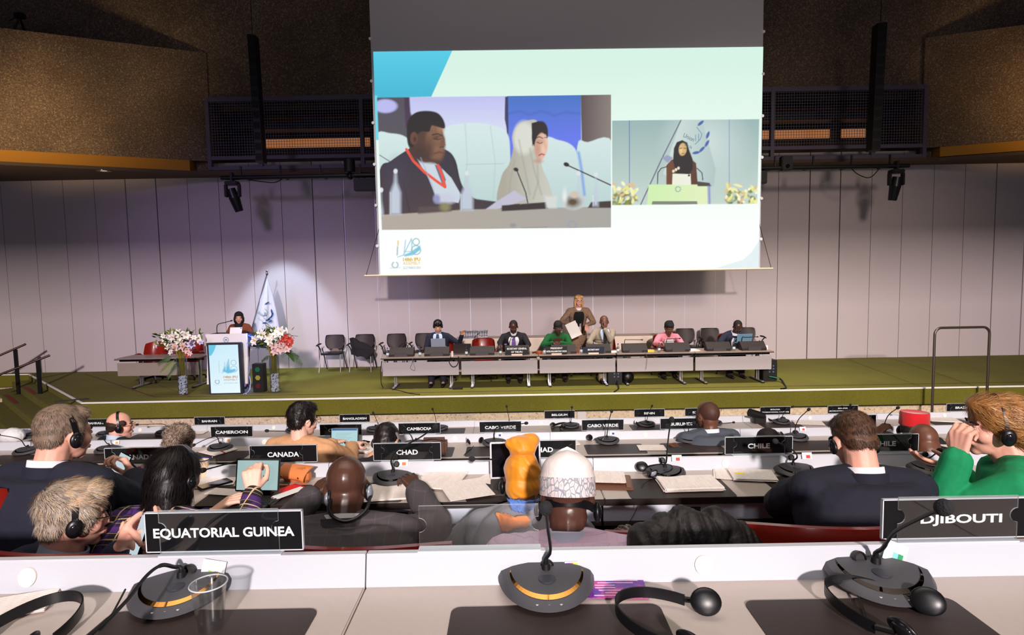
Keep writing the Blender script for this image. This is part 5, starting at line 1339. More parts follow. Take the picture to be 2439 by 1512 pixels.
tweed = ramp_mat('brown_tweed', [(0.3, rgb(70, 44, 34)), (0.45, rgb(120, 84, 64)), (0.55, rgb(168, 140, 116)), (0.7, rgb(110, 78, 62))], 60, .9, .3, stretch=(2.2, 1, 1))
p.arm(1, at(1357, 772, 14.75), pole=(1, -.4, -.5), d=(.3, -.3, -.6), n=(0, 1, 0), curl=.5); p.arm(-1, at(1396, 774, 14.75), pole=(-1, -.4, -.5), d=(0, -.6, -.4), n=(0, 0, -1), curl=.3)
p.body(.011); p.jacket(tweed, voxel=.014, f0=-.02, sleeve=.054)
b = MB(); sc = S
vs = []; rows = [(1.0, .185, .145), (.86, .205, .155), (.6, .20, .15), (.35, .19, .14)]
n = 24
for (z, rx, ry) in rows:
    for i in range(n): a = 2 * PI * i / n; vs.append((rx * sc * math.sin(a), ry * sc * math.cos(a), z * sc * .95))
b.add(vs, [(j * n + i, j * n + (i + 1) % n, (j + 1) * n + (i + 1) % n, (j + 1) * n + i) for j in range(3) for i in range(n)] + [tuple(range(n)), tuple(3 * n + i for i in range(n))]); b.build('skirt', tweed, p.root, True); p.shoes(black)
p.front_patch('blouse', black_soft, .05, .97, .16, .30, .032, off1=.055); p.collar(shirt_w, r=.07, h=.05)
for sd in (-1, 1): p.front_patch('lanyard', mat('lanyard_white', rgb(230, 230, 240), .6), .30, .95, .035, .05, .042, cx=sd * .12)
for sd in (-1, 1): p.front_patch('jacket_edge', black_soft, -.02, .95, .06, .09, .04, cx=sd * .36)
p.front_patch('badge', mat('pink_badge', rgb(236, 214, 226), .5), .14, .30, .2, .2, .05)
hb = mat('blonde_hair', rgb(206, 160, 104), .5, noise_amt=.25, noise_scale=50)
p.hair([((0, -.02, .045), (.088, .10, .085)), ((-.078, .0, -.05), (.024, .05, .09)), ((.078, .0, -.05), (.024, .05, .09)), ((0, -.06, -.06), (.08, .045, .10)), ((-.04, .055, .085), (.05, .04, .03)), ((.045, .05, .08), (.045, .04, .035))], hb, .008, .004, 60)
p.glasses(mat('dark_frame', rgb(30, 24, 24), .3))
b = MB(); a0 = at(1366, 785, 14.6); o_ = (.13, .17)
b.box((-.14, -.002, -.2), (.14, .006, .2)); o = b.build('paper_sheets', paper_m); o.location = a0; o.rotation_euler = (R(-20), R(-24), 0); tag(o, 'white papers held by the standing woman', 'papers')
p = seated_stage('man in a beige suit on the stage with one hand at his mouth', 1439, 766, 14.25, hpitch=-2, hyaw=-2, skin='brown', neck=(0, -.05, -.145))
p.arm(-1, at(1440, 783, 14.0), pole=(-.3, .3, -1), d=(.25, 0, 1), n=(-.2, 1, 0), curl=.9); p.arm(1, at(1422, 822, 13.85), pole=(1, -.3, -.6))
man(p, suit('beige_suit', rgb(150, 138, 122)), shirt_b, mat('black_tie', rgb(22, 22, 28), .6), [((0, -.02, .032), (.0765, .092, .082))], mat('stubble_dark', rgb(52, 30, 24), .8))
p = seated_stage('woman in a pink jacket and black head wrap reading at the dais', 1594, 781, 14.25, hpitch=26, hyaw=6, skin='brown', neck=(0, -.08, -.145))
p.arm(1, at(1576, 818, 13.8), pole=(1, -.2, -.6), curl=.8); p.arm(-1, at(1618, 822, 13.8), pole=(-1, -.2, -.6), curl=.4)
p.body(.011); p.jacket(suit('pink_jacket', rgb(214, 132, 148)), voxel=.014); p.trousers(blackwool, .016); p.shoes(black)
p.front_patch('white_top', shirt_w, .3, .99, .22, .42, .032, off1=.062)
p.hair([((0, -.025, .048), (.088, .10, .086)), ((0, -.05, -.01), (.078, .06, .06)), ((-.02, -.02, .125), (.035, .03, .022)), ((0, .04, .075), (.065, .05, .035))], black_soft, .008, .003, 50, 'head_wrap')
p = seated_stage('man in a navy suit bent over the dais writing, at its right end', 1757, 778, 14.15, hpitch=40, hyaw=-10, skin='dark', build=1.1, neck=(.02, -.10, -.14))
p.arm(1, at(1729, 822, 13.75), pole=(1, -.2, -.4), curl=.9); p.arm(-1, at(1790, 824, 13.8), pole=(-1, -.2, -.6))
man(p, suit('blue_navy_suit', rgb(30, 34, 56)), shirt_w, mat('navy_tie', rgb(24, 40, 78), .6), CROP, hair_kk)
p = Person('woman in a black head scarf and rust brown coat speaking at the lectern', at(569, 757, 14.1), PI, 0, sc=1.05, hs=1.14, standing=True, hipz=.9, spine=.52, skin='tan', hyaw=22, hpitch=4, neck=(0, -.04, -.142))
rust = suit('rust_coat', rgb(122, 62, 34))
p.rest_arm(1, .25, .2, 1.16); p.rest_arm(-1, .25, .2, 1.16)
p.body(.010); p.jacket(rust, voxel=.013, f0=-.15, name='coat'); p.trousers(rust, .016, 'coat_skirt')
o = p.hair([((0, -.022, .040), (.088, .100, .092)), ((-.070, .005, -.03), (.03, .06, .08)), ((.070, .005, -.03), (.03, .06, .08)), ((0, -.05, -.06), (.085, .06, .09)), ((0, .03, -.15), (.090, .085, .06)), ((.01, .085, -.21), (.075, .07, .08)), ((.0, .11, -.29), (.062, .05, .09))], black_soft, .007, .003, 40, 'head_scarf')
# -- rows of delegates' desks
desk_m = mat('desk_laminate', rgb(186, 174, 168), .38, noise_amt=.02, noise_scale=60)
def perf_mat():
    m = bpy.data.materials.new('perforated_white_metal'); m.use_nodes = True; nt = m.node_tree; b = nt.nodes['Principled BSDF']
    b.inputs['Roughness'].default_value = .45
    tc = nt.nodes.new('ShaderNodeTexCoord'); sp = nt.nodes.new('ShaderNodeSeparateXYZ'); nt.links.new(tc.outputs['Object'], sp.inputs[0])
    def mth(op, a, b_=None, v=None):
        n = nt.nodes.new('ShaderNodeMath'); n.operation = op
        if hasattr(a, 'links'): nt.links.new(a, n.inputs[0])
        else: n.inputs[0].default_value = a
        if b_ is not None:
            if hasattr(b_, 'links'): nt.links.new(b_, n.inputs[1])
            else: n.inputs[1].default_value = b_
        return n.outputs[0]
    k = 2 * PI / .0036
    sx_ = mth('SINE', mth('MULTIPLY', sp.outputs['X'], k)); sz = mth('SINE', mth('MULTIPLY', sp.outputs['Z'], k))
    pr = mth('MULTIPLY', sx_, sz); g = mth('GREATER_THAN', pr, .30)
    mx = nt.nodes.new('ShaderNodeMix'); mx.data_type = 'RGBA'
    nt.links.new(g, mx.inputs[0]); mx.inputs[6].default_value = rgb(192, 195, 204); mx.inputs[7].default_value = rgb(172, 175, 186)
    nt.links.new(mx.outputs[2], b.inputs['Base Color']); return m
perf = perf_mat()
cap_m = mat('white_aluminium', rgb(210, 212, 220), .35, .2)
inner_m = mat('white_inner_panel', rgb(216, 222, 236), .5)
disc_m = mat('cream_disc', rgb(236, 224, 210), .5)
pad_m = mat('dark_leather_pad', rgb(52, 42, 40), .45, bump=.05, bump_scale=400)
mic_m = mat('microphone_unit_grey', rgb(66, 66, 72), .45, noise_amt=.05, noise_scale=200)
mic_top = mat('microphone_unit_top', rgb(84, 84, 92), .5)
ring_m = mat('black_mirror_strip', rgb(30, 18, 10), .06, .9, coat=.5)
gold_m = mat('gold_mirror_strip', rgb(210, 150, 80), .12, 1.0)
class Row: pass
ROWS = []
for (Y, ztop, fh, dep, fl) in ((1.252, 1310, .068, .50, 1.197), (2.951, 1095, .065, .38, .84), (4.773, 1031, .065, .44, .486), (6.612, 1000, .065, .34, .11)):
    r = Row(); r.Y = Y; ztop = at(W / 2, ztop, Y).z; r.zt = ztop; r.fh = fh; r.dep = dep; r.fl = fl; r.top = ztop - fh; ROWS.append(r)
joint_px = [[-724, 873, 2470, 3700], [-472, 156, 784, 1412, 2040, 2668, 3296], [-45, 405, 857, 1310, 1762, 2214, 2666], [-142, 176, 494, 812, 1130, 1448, 1768, 2088, 2408, 2728]]
ordn = ['nearest', 'second', 'third', 'farthest']
for i, r in enumerate(ROWS):
    xs = [colpt(px, r.Y, r.zt).x for px in joint_px[i]]
    r.xs = xs
    for j in range(len(xs) - 1):
        x0, x1 = xs[j], xs[j + 1]
        cx = (x0 + x1) / 2; hw = (x1 - x0) / 2 - .0015
        where = ['left end', 'left of centre', 'centre', 'right of centre', 'right end']
        frac = (j + .5) / (len(xs) - 1)
        pxc = int((joint_px[i][j] + joint_px[i][j + 1]) / 2)
        fr = 'far left' if pxc < 350 else 'left' if pxc < 800 else 'middle left' if pxc < 1150 else 'middle' if pxc < 1400 else 'middle right' if pxc < 1800 else 'right' if pxc < 2200 else 'far right'
        if i == 1: fr = ['outermost left', 'far left', 'left', 'middle', 'right', 'outermost right'][j]
        t = thing('delegate_desk', 'pale %s desk section with raised white edge, %s row' % (fr, ordn[i]) if i < 3 else 'pale desk section, farthest row, %s in that row' % ['first from left', 'second from left', 'third from left', 'fourth from left', 'fifth from left', 'fifth from right', 'fourth from right', 'third from right', 'second from right', 'last on the right'][j], 'desk', (cx, r.Y, r.fl), 0, 'desk sections, %s row' % ordn[i])
        zt = r.top - r.fl; ft = r.zt - r.fl
        b = MB(); b.box((-hw, -r.dep, zt - .022), (hw, -.004, zt), 0, bev=.003); b.build('worktop', desk_m, t)
        b = MB(); b.box((-hw, -r.dep - .003, zt - .03), (hw, -r.dep + .012, zt - .001)); b.build('front_edge', mat('dark_edge_strip', rgb(34, 26, 24), .4), t)
        b = MB(); b.add([(-hw, -.020, zt), (hw, -.020, zt), (hw, -.004, ft - .004), (-hw, -.004, ft - .004), (-hw, .010, zt - .05), (hw, .010, zt - .05), (hw, .010, ft - .004), (-hw, .010, ft - .004)],
                        [(0, 1, 2, 3), (5, 4, 7, 6), (1, 5, 6, 2), (4, 0, 3, 7), (3, 2, 6, 7), (4, 5, 1, 0)]); b.build('fence_panel', perf, t)
        b = MB(); b.box((-hw, -.006, ft - .004), (hw, .012, ft), 0, bev=.0012); b.build('fence_cap', cap_m, t)
        b = MB(); s_ = (ft - .004 - zt); zc = zt + s_ * .52; yc = -.020 + .016 * .52
        vs = []; n = 28; R_ = .0195
        for k in (0, 1):
            for q in range(n):
                a = 2 * PI * q / n; vs.append((R_ * math.cos(a), yc - .001 - .003 * k + .016 / s_ * R_ * math.sin(a), zc + R_ * math.sin(a)))
        b.add(vs, [tuple(range(n - 1, -1, -1)), tuple(range(n, 2 * n))] + [(q, (q + 1) % n, n + (q + 1) % n, n + q) for q in range(n)]); b.build('loudspeaker_disc', disc_m, t, 30)
        b = MB(); b.box((-hw + .004, -r.dep + .075, zt - .135), (hw - .004, -r.dep + .085, zt - .045)); ip = b.build('inner_panel', inner_m, t)
        if i <= 1:
            for sgn in (-1, 1):
                sc0 = {1: .0}.get(i, 0) + sgn * .31
                for e in (0, 1):
                    b = MB(); x_ = sc0 + e * .062; b.box((x_ - .026, -r.dep + .069, zt - .113), (x_ + .026, -r.dep + .076, zt - .073)); so = b.build('socket', mat('socket_grey', rgb(58, 60, 72), .4), ip)
        b = MB(); b.box((-hw + .004, -r.dep + .06, zt - .15), (hw - .004, -.03, zt - .137)); b.build('cable_tray', mat('brown_tray_edge', rgb(70, 60, 48), .5), t)
        b = MB(); b.box((-hw + .004, -.03, .1), (hw - .004, -.012, zt - .03)); b.build('modesty_panel', mat('dark_modesty', rgb(24, 24, 28), .6), t)
        for sgn in (-1, 1):
            b = MB(); b.box((sgn * (hw - .06) - .02, -.30, 0), (sgn * (hw - .06) + .02, -.04, zt - .1)); b.build('leg', black, t)
def on_y(i, px, Y):
    return colpt(px, Y, ROWS[i].top)
def on(i, px, py):
    """point on the worktop of row i"""
    return atz(px, py, ROWS[i].top)
def pad(i, c, w=.50, d=.32, label='', rz=0.0):
    b = MB(); pts = []
    for cx_, cy_, a0 in ((w / 2 - .02, d / 2 - .02, 0), (-w / 2 + .02, d / 2 - .02, 90), (-w / 2 + .02, -d / 2 + .02, 180), (w / 2 - .02, -d / 2 + .02, 270)):
        for k in range(5): a = R(a0 + 22.5 * k); pts.append((cx_ + .02 * math.cos(a), cy_ + .02 * math.sin(a)))
    b.prism(pts, .0005, .003); o = b.build('desk_pad', pad_m); o.location = c; o.rotation_euler = (0, 0, rz); tag(o, label, 'desk pad', 'desk pads, %s row' % ordn[i]); return o
def mic_unit(gold=False, hi=True):
    t = thing('microphone_unit', 'x', 'microphone')
    n = 24
    def outline(k, dy=0):
        pts = []
        for q in range(n + 1):
            a = PI + PI * q / n
            pts.append((.108 * k * math.cos(a), .125 * k * math.sin(a) * (1 if True else 0) + .03 + dy))
        for q in range(1, 8):
            u = q / 8; pts.append((.108 * k * (1 - 2 * u), .03 + .022 * math.sin(PI * u) + dy))
        return pts
    O0 = outline(.86, .005); O1 = outline(1.0); O2 = outline(.93, .0); O3 = outline(.70, .006)
    N = len(O0)
    def z_top(y): return .040 + .16 * (y + .095) * .5
    vs = [(x, y, .0) for x, y in O0] + [(x, y, .012 + .10 * (y + .095)) for x, y in O1] + [(x, y, .019 + .14 * (y + .095)) for x, y in O2] + [(x, y, .028 + .125 * (y + .095)) for x, y in O3]
    fs = [tuple(range(N - 1, -1, -1))]
    for l in range(3):
        for q in range(N): fs.append((l * N + q, l * N + (q + 1) % N, (l + 1) * N + (q + 1) % N, (l + 1) * N + q))
    fs.append(tuple(3 * N + q for q in range(N)))
    b = MB(); b.add(vs, fs); b.build('body', mic_m, t, 35)
    b = MB(); m = 30; vs = []
    for q in range(m + 1):
        a = PI * 1.02 + PI * .96 * q / m; wd = .011 * math.sin(PI * q / m) ** .6 + .001
        for rr in (.745, .745 + wd * 7.5):
            x = .108 * rr * math.cos(a); y = .125 * rr * math.sin(a) + .032
            f = (rr - .70) / .23; vs.append((x, y, (.028 + .125 * (y + .095)) * (1 - f) + (.019 + .14 * (y + .095)) * f + .0012))
    b.add(vs, [(2 * q, 2 * q + 1, 2 * q + 3, 2 * q + 2) for q in range(m)]); b.build('mirror_strip', gold_m if gold else ring_m, t)
    b = MB(); b.cyl((0, -.01, .0375), (0, -.01, .0405), .019, n=20); o = b.build('touch_button', mat('dark_button', rgb(54, 56, 66), .5), t)
    if hi:
        b = MB()
        for k in range(3): b.cyl((-.025 + .025 * k, -.080, .0205), (-.025 + .025 * k, -.080, .0218), .003, n=8)
        b.box((-.012, -.0665, .0225), (.012, -.0640, .0262)); b.build('control_marks', mat('pale_mark', rgb(200, 200, 205), .5), t)
    return t
mic_hi = None
def mic(i, px, py, stalk, lab, rz=0.0, gold=False, plug=True, sc=1.0):
    """stalk: list of (px, py, dY) for the gooseneck, dY relative to the socket"""
    global mic_hi
    c = on(i, px, py) if py > 20 else on_y(i, px, py); t = mic_unit(gold, i == 0); t.location = c; t.rotation_euler = (0, 0, rz); t.scale = (sc, sc, sc)
    t['label'] = lab; t['group'] = 'microphone units, %s row' % ordn[i]
    M_ = Matrix.Translation(c) @ Matrix.Rotation(rz, 4, 'Z') @ Matrix.Scale(sc, 4); Mi = M_.inverted()
    s0 = Vector((0, .028, .044)); sw = M_ @ s0
    if stalk:
        pts = [s0 - Vector((0, 0, .008)), s0 + Vector((0, 0, .02))] + [Mi @ at(x, y, sw.y + dy) for x, y, dy in stalk]
        cc = cr_curve(pts, 8); n = len(cc)
        rs = [.0085 if k < 4 else .006 if k < 9 else (.0045 if k < n * .45 else .0036) for k in range(n)]
        b = MB(); b.tube(cc, rs, 10); g = b.build('gooseneck', black, t, True)
        d = (cc[-1] - cc[-2]).normalized(); b = MB(); b.ell(cc[-1] + d * .014, (.0135, .0135, .019), d.to_track_quat('Z', 'Y'), 16, 12); b.build('foam_windscreen', mat('foam_black', rgb(40, 40, 44), .95, bump=.5, bump_scale=300), g, True)
        b = MB(); b.cyl(s0 - Vector((0, 0, .01)), s0 + Vector((0, 0, .012)), .011, .009, 14); b.build('socket_collar', black, t, True)
    return t
acr = glass_mat('clear_acrylic', (.965, .98, .985), .012, .02); acr_e = mat('acrylic_edge', rgb(226, 232, 240), .2, trans=.0, alpha=.75)
plate_m = mat('sign_black_card', rgb(10, 10, 14), .45, spec=.25)
wm = mat('sign_white', rgb(250, 250, 250), .5)
def notch_panel(w, h, y0, y1, r=.016):
    """clear sheet with a semicircular notch in each short side, in xz, z from 0 to h"""
    pts = [(-w / 2, 0), (w / 2, 0)]
    zc = h * .58
    pts += [(w / 2, zc - r)] + [(w / 2 - r * math.sin(a), zc - r * math.cos(a)) for a in [PI * k / 8 for k in range(1, 8)]] + [(w / 2, zc + r), (w / 2, h), (-w / 2, h), (-w / 2, zc + r)]
    pts += [(-w / 2 + r * math.sin(a), zc + r * math.cos(a)) for a in [PI * k / 8 for k in range(1, 8)]] + [(-w / 2, zc - r)]
    b = MB(); n = len(pts)
    b.add([(x, y0, z) for x, z in pts] + [(x, y1, z) for x, z in pts], [tuple(range(n)), tuple(range(2 * n - 1, n - 1, -1))], 0)
    b.add([(x, y0, z) for x, z in pts] + [(x, y1, z) for x, z in pts], [(k, (k + 1) % n, n + (k + 1) % n, n + k) for k in range(n)], 1)
    return b
def holder(i, pxc, lab, text=None, pw=.345, off=0.0, ph=.088, twolines=None, rot=0.0, tw=.62, hoff=.0, fw=None):
    r = ROWS[i]; x = colpt(pxc, r.Y, r.zt).x
    t = thing('country_sign', lab, 'sign', (x, r.Y + .008, r.zt), rot, None)
    hwid = .262; hh = .104
    nb = notch_panel(hwid, hh, -.010, -.007); o = nb.build('clear_holder', [acr, acr_e], t); o.location = (hoff, 0, 0)
    b = MB(); b.box((-hwid / 2 - .004, -.013, 0), (hwid / 2 + .004, .014, .003)); o = b.build('holder_foot', acr_e, t); o.location = (hoff, 0, 0)
    if text:
        b = MB(); b.box((-pw / 2, -.0035, .008), (pw / 2, .0035, .008 + ph)); o = b.build('name_plate', plate_m, t); o.location = (off, 0, 0)
        b = MB(); e = .0012
        for (a0, a1) in (((-pw / 2, .008), (pw / 2, .008)), ((-pw / 2, .008 + ph), (pw / 2, .008 + ph)), ((-pw / 2, .008), (-pw / 2, .008 + ph)), ((pw / 2, .008), (pw / 2, .008 + ph))):
            b.box((min(a0[0], a1[0]) - e, -.004, min(a0[1], a1[1]) - e), (max(a0[0], a1[0]) + e, .004, max(a0[1], a1[1]) + e))
        q = b.build('plate_edge', acr_e, t); q.location = (off, 0, 0)
        lines = [text] if not twolines else twolines
        for k, ln in enumerate(lines):
            z = .008 + ph * (.46 if len(lines) == 1 else (.66 - .36 * k)); wdt = pw * (fw if fw else min(.88, .076 * len(ln)))
            if len(lines) == 2: wdt = pw * (.32 if k == 0 else .9)
            lo = text_obj(ln, .1, wdt, wm, t, (off, -.0042, z), 'lettering', bold=.0028, height=.026 if len(lines) == 1 else .015)
    return t
holder(0, 534, 'sign reading EQUATORIAL GUINEA on the nearest desk row', 'EQUATORIAL GUINEA', pw=.345, fw=.90, hoff=-.008)
holder(0, 1142, 'empty clear acrylic sign holder on the nearest desk row')
holder(0, 2278, 'sign reading DJIBOUTI on the nearest desk row at the right', 'DJIBOUTI', pw=.345, fw=.52, off=.012)
holder(1, 330, 'left one of the two signs reading CANADA, behind the phone', 'CANADA', fw=.47, hoff=-.0)
holder(1, 675, 'right one of the two signs reading CANADA, above the tan leather bag', 'CANADA', fw=.47, hoff=-.03)
holder(1, 970, 'left one of the two signs reading CHAD, crossed by a microphone stalk', 'CHAD', fw=.32)
holder(1, 1292, 'right one of the two signs reading CHAD, partly behind the orange head wrap', 'CHAD', fw=.32, hoff=.02)
holder(1, 1808, 'left one of the two signs reading CHILE', 'CHILE', fw=.33)
holder(1, 2108, 'right one of the two signs reading CHILE, behind the man in navy', 'CHILE', fw=.33)
holder(2, 552, 'sign reading CAMEROON in the third desk row', 'CAMEROON', fw=.77)
holder(2, 812, 'left one of the two signs reading CAMBODIA, behind the beige jacket', 'CAMBODIA', fw=.60)
holder(2, 999, 'right one of the two signs reading CAMBODIA', 'CAMBODIA', fw=.60)
holder(2, 1192, 'left one of the two signs reading CABO VERDE', 'CABO VERDE', fw=.74)
holder(2, 1436, 'right one of the two signs reading CABO VERDE', 'CABO VERDE', fw=.74)
holder(2, 1623, 'sign reading BURUNDI beside the man in the grey suit', 'BURUNDI', fw=.52)
holder(2, 2037, 'sign reading BURKINA FASO behind the head of the man in navy', 'BURKINA FASO', fw=.86)
holder(3, 228, 'left one of the two signs reading BAHRAIN, beside the bald man', 'BAHRAIN', fw=.5, hoff=.03)
holder(3, 499, 'right one of the two signs reading BAHRAIN', 'BAHRAIN', fw=.5)
holder(3, 845, 'sign reading BANGLADESH in the farthest desk row', 'BANGLADESH', fw=.78)
holder(3, 1103, 'empty clear sign holder in the farthest desk row')
holder(3, 1333, 'sign reading BELGIUM in the farthest desk row', 'BELGIUM', fw=.52, hoff=.04)
holder(3, 1547, 'sign reading BENIN in the farthest desk row', 'BENIN', fw=.35)
holder(3, 1668, 'black sign half hidden behind the bald man in grey, farthest row', 'BHUTAN', fw=.5, off=0)
holder(3, 1847, 'left one of the two signs reading BOLIVIA (PLURINATIONAL STATE OF)', 'B', twolines=['BOLIVIA', '(PLURINATIONAL STATE OF)'])
holder(3, 2008, 'right one of the two signs reading BOLIVIA (PLURINATIONAL STATE OF)', 'B', twolines=['BOLIVIA', '(PLURINATIONAL STATE OF)'])
holder(3, 2291, 'sign reading BRAZIL behind the blonde woman', 'BRAZIL', fw=.42)
holder(3, 2462, 'dark country sign cut off by the right edge of the picture', 'BRAZIL', fw=.42)
# -- things on the desks
def deroll(px, y): return y + .018 * (1219 - px)
mic(0, 425, 1430, [(415, 1350, -.01), (385, 1346, -.05), (350, 1370, -.10), (300, 1432, -.19), (240, 1490, -.27), (180, 1540, -.33)], 'microphone unit with a gold strip beside the clear cup, stalk bent down to the left', R(12), True, sc=.92)
mic(0, 1303, 1413, [(1311, 1310, -.02), (1305, 1260, -.10), (1300, 1215, -.20)], 'nearest centre microphone unit with a gold strip and upright stalk', 0, True, sc=.95)
mic(0, 2096, 1400, [(2103, 1305, -.03), (2130, 1268, -.12), (2185, 1237, -.24), (2240, 1212, -.33)], 'nearest right microphone unit with its stalk leaning across the DJIBOUTI sign', R(-14), False, sc=.98)
M1 = [(327, [(320, 1110, -.05), (300, 1100, -.1), (250, 1098, -.15), (190, 1105, -.2)], 'microphone unit behind the phone of the man in navy at the left'),
      (615, [(612, 1098, -.0), (600, 1093, -.05), (560, 1100, -.12), (490, 1118, -.2)], 'microphone unit behind the tablet, stalk curving left over the cups'),
      (934, [(932, 1095, -.02), (950, 1070, -.1), (1000, 1042, -.22), (1034, 1018, -.32)], 'second-row microphone unit below the left CHAD sign'),
      (1247, [(1240, 1098, -.02), (1200, 1094, -.06), (1150, 1094, -.12), (1130, 1093, -.14)], 'microphone unit hidden behind the orange head wrap, stalk bent left'),
      (1587, [(1587, 1098, -.02), (1590, 1060, -.1), (1595, 1020, -.2), (1599, 1002, -.26)], 'second-row microphone unit with a tall stalk left of the CHILE signs'),
      (1895, [(1898, 1090, -.02), (1896, 1080, -.06), (1880, 1066, -.14), (1850, 1052, -.22)], 'microphone unit at the left elbow of the man in navy'),
      (2213, [(2215, 1090, -.02), (2235, 1075, -.1)], 'microphone unit behind the hand of the blonde woman')]
for px, st, lab in M1: mic(1, px, 2.845, st, lab, 0, False, sc=.93)
M2 = [(62, [(60, 1062, 0), (45, 1045, -.05), (0, 1036, -.1)], 'third-row microphone unit at the far left'), (255, [(254, 1055, -.0), (245, 1040, -.05), (252, 1030, -.1)], 'third-row microphone unit behind the left CANADA sign'),
      (523, [(523, 1055, 0), (515, 1040, -.05), (490, 1046, -.1), (465, 1058, -.14)], 'third-row microphone unit under the CAMEROON sign'), (725, [(722, 1050, 0), (700, 1030, -.1), (640, 1026, -.15)], 'third-row microphone unit hidden by the man in beige'),
      (990, [(985, 1050, 0), (975, 1032, -.05), (960, 1030, -.08)], 'third-row microphone unit right of the dark-haired head with a headset'), (1177, [(1177, 1035, 0), (1180, 1022, -.05), (1195, 1015, -.1), (1250, 1008, -.2)], 'third-row microphone unit under the left CABO VERDE sign'),
      (1447, [(1447, 1025, 0), (1451, 1000, -.05), (1456, 982, -.08)], 'third-row microphone unit under the right CABO VERDE sign, headset beside it'), (1641, [(1640, 1028, 0), (1641, 1012, -.04), (1650, 1008, -.08)], 'third-row microphone unit under the BURUNDI sign'),
      (1897, [(1896, 1012, 0), (1905, 995, -.05), (1924, 977, -.12)], 'third-row microphone unit right of the left CHILE sign'), (2104, [(2103, 1020, 0), (2115, 990, -.05), (2136, 973, -.12)], 'third-row microphone unit left of the red hat'),
      (2330, [(2335, 1020, 0), (2345, 1000, -.05)], 'third-row microphone unit behind the blonde woman')]
for px, st, lab in M2: mic(2, px, 4.66, st, lab, 0, False, sc=.93)
M3 = [(78, [(77, 1025, 0), (78, 1020, 0)], 'farthest-row microphone unit at the far left'), (250, [(252, 1020, 0), (255, 1012, -.05), (245, 1006, -.1)], 'farthest-row microphone unit beside the bald man at the left'),
      (390, [(396, 1018, 0), (388, 1010, -.05), (330, 1011, -.2)], 'farthest-row microphone unit right of the bald man, stalk bent left'), (700, [(700, 1010, 0), (705, 1002, -.1)], 'farthest-row microphone unit behind the man in beige'),
      (893, [(900, 1012, 0), (897, 1000, -.04), (890, 985, -.08)], 'farthest-row microphone unit with a headset, right of the BANGLADESH sign'), (1046, [(1040, 1008, 0), (1036, 990, -.04), (1031, 976, -.08)], 'farthest-row microphone unit behind the right CAMBODIA sign'),
      (1213, [(1214, 1005, 0), (1210, 985, -.04), (1207, 970, -.08)], 'farthest-row microphone unit behind the left CABO VERDE sign'), (1360, [(1360, 1005, 0), (1361, 985, -.04), (1362, 972, -.08)], 'farthest-row microphone unit right of the BELGIUM sign'),
      (1540, [(1540, 1003, 0), (1545, 985, -.04), (1552, 969, -.08)], 'farthest-row microphone unit below the BENIN sign'), (1700, [(1720, 1008, 0), (1745, 1006, -.1)], 'farthest-row microphone unit behind the bald man in grey'),
      (1862, [(1862, 994, 0), (1870, 980, -.05), (1886, 970, -.1)], 'farthest-row microphone unit below the left BOLIVIA sign'), (2025, [(2020, 992, 0), (2022, 978, -.04), (2025, 966, -.08)], 'farthest-row microphone unit behind the head of the man in navy'),
      (2190, [(2180, 992, 0), (2160, 985, -.08), (2147, 984, -.1)], 'farthest-row microphone unit behind the red hat'), (2385, [(2385, 985, 0), (2400, 972, -.05), (2412, 965, -.1)], 'farthest-row microphone unit behind the blonde woman')]
for px, st, lab in M3: mic(3, px, 6.50, st, lab, 0, False, sc=.93)
PADS = [(0, 415, 1.0, .42, 'front-row leather pad under the clear plastic cup'), (0, 1338, .995, .42, 'front-row leather pad before the centre microphone unit'), (0, 2128, 1.0, .42, 'front-row leather pad at the right with a headset on it'),
        (1, 300, 2.67, .46, 'leather pad under the elbow of the man in navy at the left'), (1, 610, 2.69, .46, 'leather pad under the tablet keyboard'), (1, 850, 2.70, .46, 'leather pad before the bald man in the checked suit'), (1, 1230, 2.69, .46, 'leather pad under the laptop of the woman in the head wrap'),
        (1, 1612, 2.69, .48, 'leather pad under the thick paper stack'), (1, 1950, 2.69, .46, 'leather pad before the man in navy at the right'), (1, 2260, 2.69, .46, 'leather pad under the papers of the blonde woman'),
        (2, 40, 4.49, .46, 'third-row leather pad at the far left'), (2, 215, 4.49, .46, 'third-row leather pad behind the left CANADA sign'), (2, 520, 4.49, .46, 'third-row leather pad below the CAMEROON sign'), (2, 1010, 4.49, .46, 'third-row leather pad behind the left CHAD sign'), (2, 1180, 4.49, .46, 'third-row leather pad below the left CABO VERDE sign'),
        (2, 1465, 4.49, .46, 'third-row leather pad below the right CABO VERDE sign'), (2, 1650, 4.49, .46, 'third-row leather pad under the hands of the bald man in grey'), (2, 1925, 4.49, .46, 'third-row leather pad right of the left CHILE sign'),
        (3, 130, 6.41, .44, 'farthest-row leather pad at the far left'), (3, 360, 6.41, .44, 'farthest-row leather pad right of the bald man at the left'), (3, 880, 6.41, .44, 'farthest-row leather pad right of the BANGLADESH sign'), (3, 1060, 6.41, .44, 'farthest-row leather pad behind the right CAMBODIA sign'),
        (3, 1360, 6.41, .44, 'farthest-row leather pad below the BELGIUM sign'), (3, 1550, 6.41, .44, 'farthest-row leather pad below the BENIN sign'), (3, 1860, 6.41, .44, 'farthest-row leather pad below the left BOLIVIA sign'), (3, 2010, 6.41, .44, 'farthest-row leather pad below the right BOLIVIA sign'), (3, 2260, 6.41, .44, 'farthest-row leather pad below the BRAZIL sign')]
for i, px, Y, w, lab in PADS:
    dd = .30 if i == 0 else .25; pad(i, on_y(i, px, Y), w, dd, lab, 0)
